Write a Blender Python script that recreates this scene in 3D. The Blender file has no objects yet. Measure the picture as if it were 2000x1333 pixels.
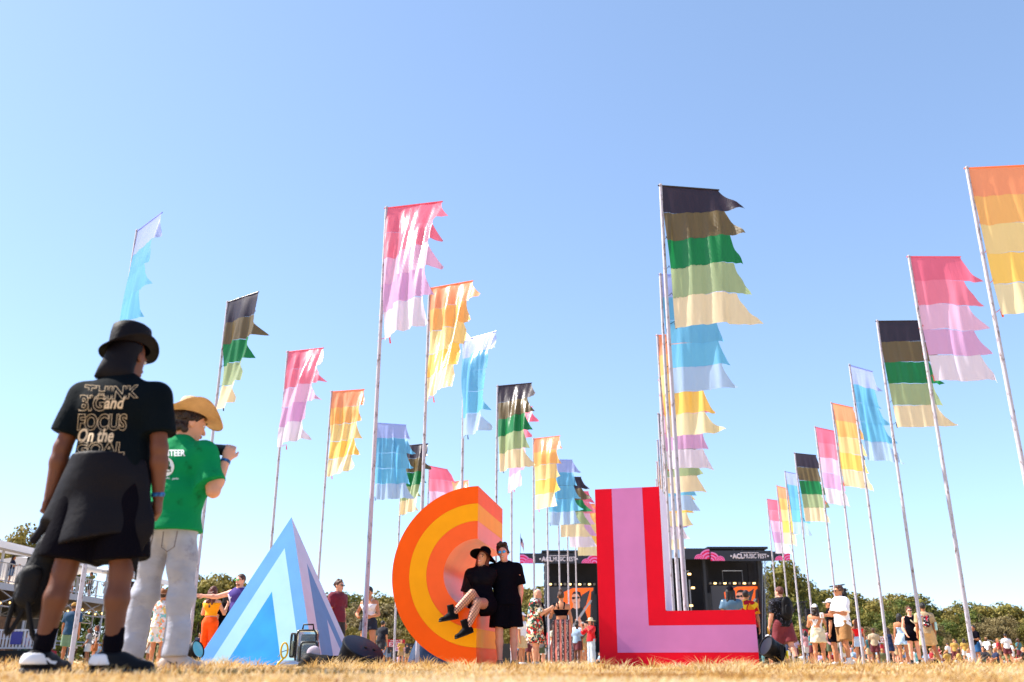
import bpy, bmesh, math, random
import numpy as np
from mathutils import Vector, Matrix, noise as mnoise
from mathutils.bvhtree import BVHTree

random.seed(7)
RNG = np.random.default_rng(7)
SC = bpy.context.scene
COL = SC.collection

# ------------------------------------------------------------------ camera
F_PX = 1770.0            # focal length in pixels of the 2000 px wide photograph
PITCH = math.atan(630.5 / F_PX)
CAM_H = 0.05
cam_data = bpy.data.cameras.new("camera")
cam = bpy.data.objects.new("camera", cam_data)
COL.objects.link(cam)
cam.location = (0, 0, CAM_H)
cam.rotation_euler = (math.pi / 2 + PITCH, 0, 0)
cam_data.sensor_width = 36.0
cam_data.lens = F_PX / 2000.0 * 36.0
cam_data.clip_start = 0.02
cam_data.clip_end = 3000
cam_data.dof.use_dof = True
cam_data.dof.focus_distance = 13.8
cam_data.dof.aperture_fstop = 2.0
SC.camera = cam

# ------------------------------------------------------------------ light
SUN_EL = math.radians(47)
SUN_AZ = math.radians(281)          # clockwise from +Y: from the left, a little ahead of the camera
SUN_DIR = Vector((math.cos(SUN_EL) * math.sin(SUN_AZ), math.cos(SUN_EL) * math.cos(SUN_AZ), math.sin(SUN_EL)))
world = bpy.data.worlds.new("World")
SC.world = world
world.use_nodes = True
nt = world.node_tree
nt.nodes.clear()
wout = nt.nodes.new("ShaderNodeOutputWorld")
wbg = nt.nodes.new("ShaderNodeBackground")
sky = nt.nodes.new("ShaderNodeTexSky")
sky.sky_type = 'NISHITA'
sky.sun_disc = False
sky.sun_elevation = SUN_EL
sky.sun_rotation = SUN_AZ
sky.altitude = 0
sky.air_density = 0.7
sky.dust_density = 0.3
sky.ozone_density = 7.0
wbg.inputs['Strength'].default_value = 0.15
sgam = nt.nodes.new("ShaderNodeGamma")      # softer contrast over the whole dome, as the photograph's tone curve has it
sgam.inputs['Gamma'].default_value = 0.68
nt.links.new(sky.outputs[0], sgam.inputs[0])
nt.links.new(sgam.outputs[0], wbg.inputs[0])
nt.links.new(wbg.outputs[0], wout.inputs[0])
sun_data = bpy.data.lights.new("sun", 'SUN')
sun_data.energy = 3.4
sun_data.angle = math.radians(0.5)
sun_data.color = (1.0, 0.94, 0.86)
sun = bpy.data.objects.new("sun", sun_data)
COL.objects.link(sun)
sun.rotation_euler = SUN_DIR.to_track_quat('Z', 'Y').to_euler()
sun.location = (-20, -8, 25)
SC.view_settings.view_transform = 'Standard'
SC.view_settings.look = 'None'
SC.view_settings.gamma = 1.0
SC.view_settings.exposure = 1.72
SC.view_settings.use_curve_mapping = False

# ------------------------------------------------------------------ helpers
CP, SP = math.cos(PITCH), math.sin(PITCH)

def ray(u, v):
    """direction (x, y, z) with y = 1 of a photo pixel"""
    dx = (u - 1000.0) / F_PX
    dy = (666.5 - v) / F_PX
    Y = CP - dy * SP
    Z = SP + dy * CP
    return dx / Y, 1.0, Z / Y

def at(u, v, y):
    r = ray(u, v)
    return Vector((r[0] * y, y, r[2] * y + CAM_H))

def dist_for_height(v, h):
    return (h - CAM_H) / ray(1000, v)[2]

def s2l(c):
    c = c / 255.0
    return c / 12.92 if c <= 0.04045 else ((c + 0.055) / 1.055) ** 2.4

def rgb(r, g, b, k=1.0):
    return (s2l(r) * k, s2l(g) * k, s2l(b) * k)

MATS = {}

def mat(name, col, rough=0.6, spec=0.35, metal=0.0, var=0.0, vscale=4.0, bump=0.0, bscale=40.0, sheen=0.0,
        dirt=None, emit=None, stretch=None, trans=0.0, coat=0.0, alpha=1.0, col2=None):
    """procedural principled material; var = value variation, dirt = (colour, scale, threshold)"""
    if name in MATS:
        return MATS[name]
    m = bpy.data.materials.new(name)
    MATS[name] = m
    m.use_nodes = True
    n = m.node_tree
    N = n.nodes
    L = n.links
    bs = N['Principled BSDF']
    out = N['Material Output']
    bs.inputs['Roughness'].default_value = rough
    bs.inputs['Specular IOR Level'].default_value = spec
    bs.inputs['Metallic'].default_value = metal
    if sheen:
        bs.inputs['Sheen Weight'].default_value = sheen
    if coat:
        bs.inputs['Coat Weight'].default_value = coat
        bs.inputs['Coat Roughness'].default_value = 0.12
    c4 = (*col, 1.0)
    bs.inputs['Base Color'].default_value = c4
    tc = None
    src = None

    def coords(scale_vec=None):
        nonlocal tc
        if tc is None:
            tc = N.new('ShaderNodeTexCoord')
        if scale_vec is None:
            return tc.outputs['Object']
        mp = N.new('ShaderNodeMapping')
        mp.inputs['Scale'].default_value = scale_vec
        L.new(tc.outputs['Object'], mp.inputs[0])
        return mp.outputs[0]
    if var > 0 or col2:
        nz = N.new('ShaderNodeTexNoise')
        nz.inputs['Scale'].default_value = vscale
        nz.inputs['Detail'].default_value = 5
        L.new(coords(stretch), nz.inputs['Vector'])
        rp = N.new('ShaderNodeValToRGB')
        if col2:
            rp.color_ramp.elements[0].color = c4
            rp.color_ramp.elements[1].color = (*col2, 1)
            rp.color_ramp.elements[0].position = 0.42
            rp.color_ramp.elements[1].position = 0.58
        else:
            rp.color_ramp.elements[0].color = tuple(c * (1 - var) for c in col) + (1,)
            rp.color_ramp.elements[1].color = tuple(min(1, c * (1 + var)) for c in col) + (1,)
            rp.color_ramp.elements[0].position = 0.3
            rp.color_ramp.elements[1].position = 0.7
        L.new(nz.outputs['Fac'], rp.inputs[0])
        src = rp.outputs[0]
    if dirt:
        dc, dsc, th = dirt[:3]
        nz = N.new('ShaderNodeTexNoise')
        nz.inputs['Scale'].default_value = dsc
        nz.inputs['Detail'].default_value = 8
        nz.inputs['Roughness'].default_value = 0.65
        L.new(coords(dirt[3] if len(dirt) > 3 else None), nz.inputs['Vector'])
        rp = N.new('ShaderNodeValToRGB')
        rp.color_ramp.elements[0].position = th
        rp.color_ramp.elements[1].position = min(1, th + 0.14)
        L.new(nz.outputs['Fac'], rp.inputs[0])
        mx = N.new('ShaderNodeMix')
        mx.data_type = 'RGBA'
        L.new(rp.outputs[0], mx.inputs['Factor'])
        if src:
            L.new(src, mx.inputs[6])
        else:
            mx.inputs[6].default_value = c4
        mx.inputs[7].default_value = (*dc, 1)
        src = mx.outputs[2]
    if src:
        L.new(src, bs.inputs['Base Color'])
    if bump > 0:
        nz = N.new('ShaderNodeTexNoise')
        nz.inputs['Scale'].default_value = bscale
        nz.inputs['Detail'].default_value = 6
        L.new(coords(stretch), nz.inputs['Vector'])
        bp = N.new('ShaderNodeBump')
        bp.inputs['Strength'].default_value = bump
        bp.inputs['Distance'].default_value = 0.02
        L.new(nz.outputs['Fac'], bp.inputs['Height'])
        L.new(bp.outputs[0], bs.inputs['Normal'])
    if emit:
        bs.inputs['Emission Color'].default_value = (*emit[0], 1)
        bs.inputs['Emission Strength'].default_value = emit[1]
    if trans > 0:
        tr = N.new('ShaderNodeBsdfTranslucent')
        if src:
            L.new(src, tr.inputs[0])
        else:
            tr.inputs[0].default_value = c4
        mx = N.new('ShaderNodeMixShader')
        mx.inputs[0].default_value = trans
        L.new(bs.outputs[0], mx.inputs[1])
        L.new(tr.outputs[0], mx.inputs[2])
        L.new(mx.outputs[0], out.inputs[0])
    if alpha < 1:
        bs.inputs['Alpha'].default_value = alpha
    return m

def mesh_obj(name, verts, faces, material=None, parent=None, smooth=False, mats=None, fmat=None):
    me = bpy.data.meshes.new(name)
    if isinstance(verts, np.ndarray):
        verts = verts.tolist()
    if isinstance(faces, np.ndarray):
        faces = faces.tolist()
    me.from_pydata([tuple(v) for v in verts], [], faces)
    if mats:
        for m in mats:
            me.materials.append(m)
        if fmat is not None:
            me.polygons.foreach_set('material_index', np.asarray(fmat, dtype=np.int32))
    elif material:
        me.materials.append(material)
    if smooth:
        me.polygons.foreach_set('use_smooth', [True] * len(me.polygons))
    me.update()
    o = bpy.data.objects.new(name, me)
    COL.objects.link(o)
    if parent:
        o.parent = parent
    return o

def quick_mesh(name, V, Fq, material, parent=None, smooth=True):
    """fast mesh from numpy quads"""
    me = bpy.data.meshes.new(name)
    n = len(V)
    f = len(Fq)
    k = Fq.shape[1]
    me.vertices.add(n)
    me.vertices.foreach_set('co', np.ascontiguousarray(V, dtype=np.float32).ravel())
    me.loops.add(f * k)
    me.loops.foreach_set('vertex_index', np.ascontiguousarray(Fq, dtype=np.int32).ravel())
    me.polygons.add(f)
    me.polygons.foreach_set('loop_start', np.arange(0, f * k, k, dtype=np.int32))
    me.polygons.foreach_set('loop_total', np.full(f, k, dtype=np.int32))
    if smooth:
        me.polygons.foreach_set('use_smooth', np.ones(f, dtype=bool))
    if material:
        me.materials.append(material)
    me.update(calc_edges=True)
    me.validate()
    o = bpy.data.objects.new(name, me)
    COL.objects.link(o)
    if parent:
        o.parent = parent
    return o

def empty(name, loc=(0, 0, 0), rz=0.0, label=None, cat=None, group=None):
    o = bpy.data.objects.new(name, None)
    o.empty_display_size = 0.2
    COL.objects.link(o)
    o.location = loc
    o.rotation_euler = (0, 0, rz)
    tag(o, label, cat, group)
    return o

def tag(o, label=None, cat=None, group=None, kind=None):
    if label:
        o['label'] = label
    if cat:
        o['category'] = cat
    if group:
        o['group'] = group
    if kind:
        o['kind'] = kind
    return o

class MB:
    """collects shapes, then builds one mesh object"""
    def __init__(self):
        self.v = []
        self.f = []
        self.m = []

    def add(self, verts, faces, mi=0):
        b = len(self.v)
        self.v += [tuple(v) for v in verts]
        self.f += [tuple(i + b for i in fc) for fc in faces]
        self.m += [mi] * len(faces)
        return self

    def box(self, c, s, rot=None, mi=0, bev=0.0):
        hx, hy, hz = s[0] / 2, s[1] / 2, s[2] / 2
        if bev <= 0:
            vs = [Vector((x, y, z)) for x in (-hx, hx) for y in (-hy, hy) for z in (-hz, hz)]
            fs = [(0, 1, 3, 2), (4, 6, 7, 5), (0, 4, 5, 1), (2, 3, 7, 6), (0, 2, 6, 4), (1, 5, 7, 3)]
        else:
            bm = bmesh.new()
            bmesh.ops.create_cube(bm, size=1.0)
            for v in bm.verts:
                v.co = Vector((v.co.x * s[0], v.co.y * s[1], v.co.z * s[2]))
            bmesh.ops.bevel(bm, geom=bm.edges[:] + bm.verts[:], offset=bev, segments=3, profile=0.5, affect='EDGES')
            bm.verts.index_update()
            vs = [v.co.copy() for v in bm.verts]
            fs = [tuple(v.index for v in f.verts) for f in bm.faces]
            bm.free()
        R = rot if rot is not None else Matrix.Identity(3)
        c = Vector(c)
        return self.add([R @ v + c for v in vs], fs, mi)

    def tube(self, pts, radii, n=10, cap=True, mi=0):
        pts = [Vector(p) for p in pts]
        if not hasattr(radii, '__len__'):
            radii = [radii] * len(pts)
        vs = []
        prev = None
        for i, p in enumerate(pts):
            if i == 0:
                t = pts[1] - pts[0]
            elif i == len(pts) - 1:
                t = pts[-1] - pts[-2]
            else:
                t = pts[i + 1] - pts[i - 1]
            t = t.normalized()
            if prev is None:
                a = Vector((0, 0, 1)) if abs(t.z) < 0.9 else Vector((1, 0, 0))
                x = t.cross(a).normalized()
            else:
                x = (prev - t * prev.dot(t)).normalized()
            prev = x
            y = t.cross(x)
            for k in range(n):
                an = 2 * math.pi * k / n
                vs.append(p + (x * math.cos(an) + y * math.sin(an)) * radii[i])
        fs = []
        for i in range(len(pts) - 1):
            for k in range(n):
                a = i * n + k
                b = i * n + (k + 1) % n
                fs.append((a, b, b + n, a + n))
        if cap:
            fs.append(tuple(range(n - 1, -1, -1)))
            fs.append(tuple((len(pts) - 1) * n + k for k in range(n)))
        return self.add(vs, fs, mi)

    def lathe(self, prof, n=24, mi=0, M=None, sx=1.0, sy=1.0):
        """prof: list of (r, z)"""
        vs = []
        for r, z in prof:
            for k in range(n):
                an = 2 * math.pi * k / n
                v = Vector((r * math.cos(an) * sx, r * math.sin(an) * sy, z))
                vs.append(M @ v if M is not None else v)
        fs = []
        for i in range(len(prof) - 1):
            for k in range(n):
                a = i * n + k
                b = i * n + (k + 1) % n
                fs.append((a, b, b + n, a + n))
        if prof[0][0] > 1e-4:
            fs.append(tuple(range(n - 1, -1, -1)))
        if prof[-1][0] > 1e-4:
            fs.append(tuple((len(prof) - 1) * n + k for k in range(n)))
        return self.add(vs, fs, mi)

    def prism(self, poly, depth_vec, mi=0):
        """poly: 3d points, extruded by depth_vec"""
        n = len(poly)
        d = Vector(depth_vec)
        vs = [Vector(p) for p in poly] + [Vector(p) + d for p in poly]
        fs = [tuple(range(n)), tuple(range(2 * n - 1, n - 1, -1))]
        for i in range(n):
            j = (i + 1) % n
            fs.append((j, i, i + n, j + n))
        return self.add(vs, fs, mi)

    def build(self, name, material=None, parent=None, smooth=False, mats=None, auto=None):
        o = mesh_obj(name, self.v, self.f, material, parent, smooth, mats, self.m if mats else None)
        bm = bmesh.new()
        bm.from_mesh(o.data)
        bmesh.ops.recalc_face_normals(bm, faces=bm.faces)
        bm.to_mesh(o.data)
        bm.free()
        if auto is not None:
            o.data.polygons.foreach_set('use_smooth', [True] * len(o.data.polygons))
            o.data.set_sharp_from_angle(angle=math.radians(auto))
        return o

def text_mesh(body, size=1.0, offset=0.0, outline=0.0, shear=0.0, align='CENTER', spacing=1.0, extrude=0.0, bold_x=1.0):
    """returns (verts, faces) of a line of lettering in the xz plane, origin at centre of baseline"""
    cu = bpy.data.curves.new("lettering", 'FONT')
    cu.body = body
    cu.size = size
    cu.align_x = align
    cu.shear = shear
    cu.space_character = spacing
    cu.resolution_u = 3
    if outline > 0:
        cu.fill_mode = 'NONE' if False else 'BOTH'
        cu.dimensions = '3D'
        cu.fill_mode = 'HALF'
        cu.bevel_depth = outline
        cu.bevel_resolution = 0
        cu.offset = offset
        cu.use_fill_caps = False
        cu.dimensions = '3D'
    else:
        cu.dimensions = '2D'
        cu.offset = offset
        cu.fill_mode = 'FRONT'
        if extrude:
            cu.extrude = extrude
            cu.fill_mode = 'BOTH'
    ob = bpy.data.objects.new("lettering", cu)
    COL.objects.link(ob)
    dg = bpy.context.evaluated_depsgraph_get()
    me = bpy.data.meshes.new_from_object(ob.evaluated_get(dg))
    vs = [Vector((v.co.x * bold_x, v.co.z, v.co.y)) for v in me.vertices]
    es = [tuple(e.vertices) for e in me.edges]
    fs = [tuple(p.vertices) for p in me.polygons]
    # boundary edges for outlines
    cnt = {}
    for f in fs:
        for i in range(len(f)):
            k = tuple(sorted((f[i], f[(i + 1) % len(f)])))
            cnt[k] = cnt.get(k, 0) + 1
    bpy.data.objects.remove(ob)
    bpy.data.curves.remove(cu)
    bpy.data.meshes.remove(me)
    return vs, fs, [k for k, c in cnt.items() if c == 1]
# ------------------------------------------------------------------ ground
def ground_material():
    m = bpy.data.materials.new("dry_ground")
    m.use_nodes = True
    n = m.node_tree
    N, L = n.nodes, n.links
    bs = N['Principled BSDF']
    bs.inputs['Roughness'].default_value = 0.95
    bs.inputs['Specular IOR Level'].default_value = 0.1
    tc = N.new('ShaderNodeTexCoord')
    n1 = N.new('ShaderNodeTexNoise'); n1.inputs['Scale'].default_value = 0.35; n1.inputs['Detail'].default_value = 6
    n2 = N.new('ShaderNodeTexNoise'); n2.inputs['Scale'].default_value = 9.0; n2.inputs['Detail'].default_value = 8
    n2.inputs['Roughness'].default_value = 0.7
    L.new(tc.outputs['Object'], n1.inputs[0]); L.new(tc.outputs['Object'], n2.inputs[0])
    r1 = N.new('ShaderNodeValToRGB')
    r1.color_ramp.elements[0].color = (0.504, 0.349, 0.163, 1); r1.color_ramp.elements[0].position = 0.3
    r1.color_ramp.elements[1].color = (0.648, 0.498, 0.310, 1); r1.color_ramp.elements[1].position = 0.7
    r2 = N.new('ShaderNodeValToRGB')
    r2.color_ramp.elements[0].color = (0.450, 0.282, 0.138, 1); r2.color_ramp.elements[0].position = 0.33
    r2.color_ramp.elements[1].color = (1, 1, 1, 1); r2.color_ramp.elements[1].position = 0.5
    mx = N.new('ShaderNodeMix'); mx.data_type = 'RGBA'; mx.blend_type = 'MULTIPLY'; mx.inputs['Factor'].default_value = 0.7
    L.new(n1.outputs['Fac'], r1.inputs[0]); L.new(n2.outputs['Fac'], r2.inputs[0])
    L.new(r1.outputs[0], mx.inputs[6]); L.new(r2.outputs[0], mx.inputs[7])
    L.new(mx.outputs[2], bs.inputs['Base Color'])
    bp = N.new('ShaderNodeBump'); bp.inputs['Strength'].default_value = 0.8; bp.inputs['Distance'].default_value = 0.03
    L.new(n2.outputs['Fac'], bp.inputs['Height']); L.new(bp.outputs[0], bs.inputs['Normal'])
    return m

# far hills rise behind the field; flat where people stand
def hill(x, y):
    t = max(0.0, min(1.0, (y - 185) / 120.0))
    t = t * t * (3 - 2 * t)
    lx = 0.55 + 0.45 * math.sin(x * 0.012 + 1.0)
    return t * (1.0 + 2.5 * lx)

gv, gf = [], []
gxs = [-900, -500, -300] + list(np.linspace(-220, 260, 49)) + [340, 600, 900]
gys = [-200, -60, -10, 0, 10, 30, 60, 100, 140, 170] + list(np.linspace(185, 330, 16)) + [500, 900, 1500]
for y in gys:
    for x in gxs:
        gv.append((x, y, hill(x, y)))
nx_ = len(gxs)
for j in range(len(gys) - 1):
    for i in range(nx_ - 1):
        a = j * nx_ + i
        gf.append((a, a + 1, a + 1 + nx_, a + nx_))
ground = mesh_obj("ground", gv, gf, ground_material(), smooth=True)
tag(ground, "dry straw-coloured field", None, None, 'structure')

# ------------------------------------------------------------------ dry grass
def grass_material():
    m = bpy.data.materials.new("dry_grass")
    m.use_nodes = True
    n = m.node_tree
    N, L = n.nodes, n.links
    bs = N['Principled BSDF']
    bs.inputs['Roughness'].default_value = 0.6
    bs.inputs['Specular IOR Level'].default_value = 0.25
    at_ = N.new('ShaderNodeAttribute'); at_.attribute_name = 'tint'
    rp = N.new('ShaderNodeValToRGB')
    e = rp.color_ramp.elements
    e[0].position = 0.0; e[0].color = (0.263, 0.121, 0.037, 1)
    e[1].position = 1.0; e[1].color = (0.681, 0.543, 0.370, 1)
    for p, c in ((0.14, (0.464, 0.257, 0.066, 1)), (0.4, (0.589, 0.385, 0.133, 1)), (0.72, (0.634, 0.471, 0.251, 1))):
        x = e.new(p); x.color = c
    L.new(at_.outputs['Fac'], rp.inputs[0])
    L.new(rp.outputs[0], bs.inputs['Base Color'])
    tr = N.new('ShaderNodeBsdfTranslucent'); L.new(rp.outputs[0], tr.inputs[0])
    mx = N.new('ShaderNodeMixShader'); mx.inputs[0].default_value = 0.35
    L.new(bs.outputs[0], mx.inputs[1]); L.new(tr.outputs[0], mx.inputs[2])
    L.new(mx.outputs[0], N['Material Output'].inputs[0])
    return m

def vnoise(x, y, s, seed=0):
    """cheap smooth value noise, numpy"""
    xs, ys = x * s, y * s
    xi, yi = np.floor(xs).astype(np.int64), np.floor(ys).astype(np.int64)
    xf, yf = xs - xi, ys - yi
    def h(a, b):
        k = (a * 374761393 + b * 668265263 + seed * 982451653) & 0x7fffffff
        k = ((k ^ (k >> 13)) * 1274126177) & 0x7fffffff
        return (k & 0xffff) / 65535.0
    u = xf * xf * (3 - 2 * xf); v = yf * yf * (3 - 2 * yf)
    return (h(xi, yi) * (1 - u) + h(xi + 1, yi) * u) * (1 - v) + (h(xi, yi + 1) * (1 - u) + h(xi + 1, yi + 1) * u) * v

def make_grass():
    zones = [  # y0, y1, count, height, width
        (0.9, 2.2, 17000, 0.014, 0.0022),
        (2.2, 4.2, 46000, 0.0165, 0.0026),
        (4.2, 8.0, 62000, 0.020, 0.0036),
        (8.0, 14.5, 74000, 0.027, 0.006),
        (14.5, 30.0, 56000, 0.035, 0.013),
        (30.0, 70.0, 34000, 0.06, 0.035),
    ]
    Vs, Fs, Ts = [], [], []
    base = 0
    for y0, y1, cnt, hh, ww in zones:
        y = np.sqrt(RNG.random(cnt) * (y1 * y1 - y0 * y0) + y0 * y0)
        x = (RNG.random(cnt) * 2 - 1) * (0.60 * y + 1.6)
        cl = vnoise(x, y, 1.9, 1) * 0.55 + vnoise(x, y, 5.5, 2) * 0.45
        tuft = np.clip((cl - 0.60) * 5.5, 0, 1)
        keep = RNG.random(cnt) < (0.52 + 0.6 * tuft)
        x, y, cl, tuft = x[keep], y[keep], cl[keep], tuft[keep]
        n = len(x)
        nearlim = np.clip((y - 1.0) / 2.0, 0.15, 1.0)
        h = hh * (0.35 + 0.7 * RNG.random(n) + 0.95 * tuft * RNG.random(n)) * (0.4 + 0.6 * nearlim)
        h = h * (1 + 1.3 * np.clip((vnoise(x, y, 1.1, 21) - 0.74) * 6, 0, 1) * np.clip((y - 3) / 2, 0, 1))
        sprig = RNG.random(n) < 0.006
        h = np.where(sprig & (y > 6), h * 1.9, h)
        w = ww * (0.6 + 0.8 * RNG.random(n))
        an = RNG.random(n) * 2 * np.pi
        ca, sa = np.cos(an), np.sin(an)
        la = RNG.random(n) * 2 * np.pi
        lm = h * (0.25 + 1.0 * RNG.random(n))
        lx, ly = np.cos(la) * lm + 0.25 * h, np.sin(la) * lm
        V = np.zeros((n, 5, 3), np.float32)
        V[:, 0] = np.stack([x - ca * w, y - sa * w, np.full(n, -0.004)], 1)
        V[:, 1] = np.stack([x + ca * w, y + sa * w, np.full(n, -0.004)], 1)
        V[:, 2] = np.stack([x + lx * .4 + ca * w * .7, y + ly * .4 + sa * w * .7, h * .62], 1)
        V[:, 3] = np.stack([x + lx * .4 - ca * w * .7, y + ly * .4 - sa * w * .7, h * .62], 1)
        V[:, 4] = np.stack([x + lx, y + ly, h], 1)
        idx = np.arange(n)[:, None] * 5 + base
        F = np.concatenate([idx + np.array([[0, 1, 2]]), idx + np.array([[0, 2, 3]]), idx + np.array([[3, 2, 4]])], 0)
        t = np.clip(0.50 + 0.62 * (vnoise(x, y, 0.8, 5) - 0.5) + 0.34 * RNG.standard_normal(n) - 0.34 * tuft + 0.16 * np.clip(y / 14, 0, 1), 0, 1)
        # scattered brown dead clumps
        dead = np.clip((vnoise(x, y, 2.6, 9) - 0.70) * 7, 0, 1)
        t = t * (1 - 0.8 * dead)
        Vs.append(V.reshape(-1, 3)); Fs.append(F); Ts.append(np.repeat(t, 5))
        base += n * 5
    # taller scattered tufts
    nt_ = 420
    ty = 4.2 + 9.6 * RNG.random(nt_) ** 0.8
    tx = (RNG.random(nt_) * 2 - 1) * (0.60 * ty + 1.2)
    th = (0.040 + 0.085 * RNG.random(nt_) ** 2.0) * np.clip(ty / 9.0, 0.5, 1.15)
    tt = 0.10 + 0.75 * RNG.random(nt_)
    nb = 34
    n = nt_ * nb
    k = np.repeat(np.arange(nt_), nb)
    sp = 0.018 + 0.05 * RNG.random(nt_)
    x = tx[k] + RNG.standard_normal(n) * sp[k]; y = ty[k] + RNG.standard_normal(n) * sp[k]
    h = th[k] * (0.45 + 0.75 * RNG.random(n)); w = (0.0022 + 0.00025 * y) * (0.6 + 0.8 * RNG.random(n))
    an = RNG.random(n) * 6.28; ca, sa = np.cos(an), np.sin(an)
    lx = (x - tx[k]) * 1.4 + RNG.standard_normal(n) * h * 0.45 + 0.15 * h; ly = (y - ty[k]) * 1.4 + RNG.standard_normal(n) * h * 0.45
    V = np.zeros((n, 5, 3), np.float32)
    V[:, 0] = np.stack([x - ca * w, y - sa * w, np.full(n, -0.004)], 1); V[:, 1] = np.stack([x + ca * w, y + sa * w, np.full(n, -0.004)], 1)
    V[:, 2] = np.stack([x + lx * .35 + ca * w * .7, y + ly * .35 + sa * w * .7, h * .62], 1); V[:, 3] = np.stack([x + lx * .35 - ca * w * .7, y + ly * .35 - sa * w * .7, h * .62], 1)
    V[:, 4] = np.stack([x + lx, y + ly, h], 1)
    idx = np.arange(n)[:, None] * 5 + base
    Fs.append(np.concatenate([idx + np.array([[0, 1, 2]]), idx + np.array([[0, 2, 3]]), idx + np.array([[3, 2, 4]])], 0))
    Vs.append(V.reshape(-1, 3)); Ts.append(np.repeat(np.clip(tt[k] + 0.15 * RNG.standard_normal(n), 0, 1), 5))
    V = np.concatenate(Vs); Fm = np.concatenate(Fs); T = np.concatenate(Ts)
    o = quick_mesh("dry_grass", V, Fm, grass_material(), smooth=False)
    a = o.data.attributes.new('tint', 'FLOAT', 'POINT')
    a.data.foreach_set('value', T.astype(np.float32))
    tag(o, "dry yellow grass and straw tufts covering the field", "grass", None, 'stuff')
make_grass()

# ------------------------------------------------------------------ letters
PAINT = dict(rough=0.5, spec=0.14, bump=0.03, bscale=120, var=0.05, vscale=3.0)
red_p = mat("red_paint", rgb(222, 0, 34), **PAINT)
pink_p = mat("pink_paint", rgb(204, 124, 180), **PAINT)
lav_p = mat("lavender_paint", rgb(226, 214, 240), **PAINT)
org_p = mat("orange_paint", rgb(252, 92, 0), **PAINT)
yel_p = mat("amber_paint", rgb(252, 164, 0), **PAINT)
blue_p = mat("blue_paint", rgb(34, 138, 204), rough=0.5, spec=0.15, bump=0.03, bscale=120, var=0.16, vscale=2.2)
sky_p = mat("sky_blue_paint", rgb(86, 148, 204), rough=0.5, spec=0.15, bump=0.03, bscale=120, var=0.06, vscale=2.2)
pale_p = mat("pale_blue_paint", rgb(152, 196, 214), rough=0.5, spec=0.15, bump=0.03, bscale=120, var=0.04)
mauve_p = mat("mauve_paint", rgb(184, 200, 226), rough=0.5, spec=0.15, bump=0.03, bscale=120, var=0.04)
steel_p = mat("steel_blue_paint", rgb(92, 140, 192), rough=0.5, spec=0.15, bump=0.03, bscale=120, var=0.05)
black_base = mat("black_base", (0.012, 0.012, 0.014), rough=0.7)

# --- letter L
LH, LW, LST, LFT, LDEP = 2.45, 2.116, 0.93, 0.735, 1.0
ang = -14.5
Lr = empty("letter_sculpture", (1.21, 13.2, 0.0), math.radians(ang),
           "tall letter L sculpture painted in red and pink stripes", "sculpture")

def el_band(a0, a1, name, m, par):
    """an L shaped band between offsets a0..a1 (fractions across the stroke)"""
    xa, xb = LST * a0, LST * a1
    za, zb = LFT * a0, LFT * a1
    poly = [(xa, 0, LH), (xb, 0, LH), (xb, 0, zb), (LW, 0, zb), (LW, 0, za), (xa, 0, za)]
    if a0 == 0:
        poly = [(0, 0, LH), (xb, 0, LH), (xb, 0, zb), (LW, 0, zb), (LW, 0, 0.02), (0, 0, 0.02)]
    mb = MB()
    # front cap as two quads plus sides
    n = len(poly)
    vs = [Vector(p) for p in poly] + [Vector(p) + Vector((0, LDEP, 0)) for p in poly]
    fs = [(0, 1, 2, 5), (2, 3, 4, 5), (n, n + 5, n + 2, n + 1), (n + 2, n + 5, n + 4, n + 3)]
    for i in range(n):
        j = (i + 1) % n
        fs.append((j, i, i + n, j + n))
    mb.add(vs, fs)
    return mb.build(name, m, par)
el_band(0, 0.262, "outer_band", red_p, Lr)
el_band(0.264, 0.74, "middle_band", pink_p, Lr)
el_band(0.742, 1.0, "inner_band", red_p, Lr)
mb = MB()
mb.box((LST + 0.004, LDEP / 2 + 0.001, (LH + LFT) / 2 + 0.003), (0.006, LDEP - 0.004, LH - LFT - 0.01))
mb.build("side_panel", lav_p, Lr)
mb = MB(); mb.box((LW / 2, LDEP / 2, 0.008), (LW - 0.1, LDEP - 0.1, 0.022)); mb.build("base_plate", black_base, Lr)

# --- letter C : three nested half rings
CR, CRI, CDEP = 1.225, 0.48, 2.1
Cr = empty("letter_sculpture", (-0.485, 12.98, 0.0), math.radians(-9.0),
           "rounded letter C sculpture in orange and amber rings with a couple at its end", "sculpture")

def half_ring(r0, r1, name, m, par):
    n = 56
    vs, fs = [], []
    for i in range(n + 1):
        a = math.pi / 2 + math.pi * i / n
        for (r, y) in ((r1, 0), (r0, 0), (r0, CDEP), (r1, CDEP)):
            vs.append((r * math.cos(a), y, CR + r * math.sin(a) + 0.01))
    for i in range(n):
        b = i * 4
        for k in range(4):
            fs.append((b + k, b + (k + 1) % 4, b + 4 + (k + 1) % 4, b + 4 + k))
    fs.append((0, 3, 2, 1)); fs.append((n * 4, n * 4 + 1, n * 4 + 2, n * 4 + 3))
    o = mesh_obj(name, vs, fs, m, par, True)
    o.data.set_sharp_from_angle(angle=math.radians(40))
    bm = bmesh.new(); bm.from_mesh(o.data); bmesh.ops.recalc_face_normals(bm, faces=bm.faces); bm.to_mesh(o.data); bm.free()
    return o
w3 = (CR - CRI) / 3
gloss_org = mat("glossy_orange_paint", rgb(252, 92, 0), rough=0.33, spec=0.3, bump=0.03, bscale=60, var=0.05)
half_ring(CRI + 2 * w3 + 0.001, CR, "outer_band", org_p, Cr)
half_ring(CRI + w3 + 0.001, CRI + 2 * w3 - 0.001, "middle_band", yel_p, Cr)
half_ring(CRI, CRI + w3 - 0.001, "inner_band", gloss_org, Cr)

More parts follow.
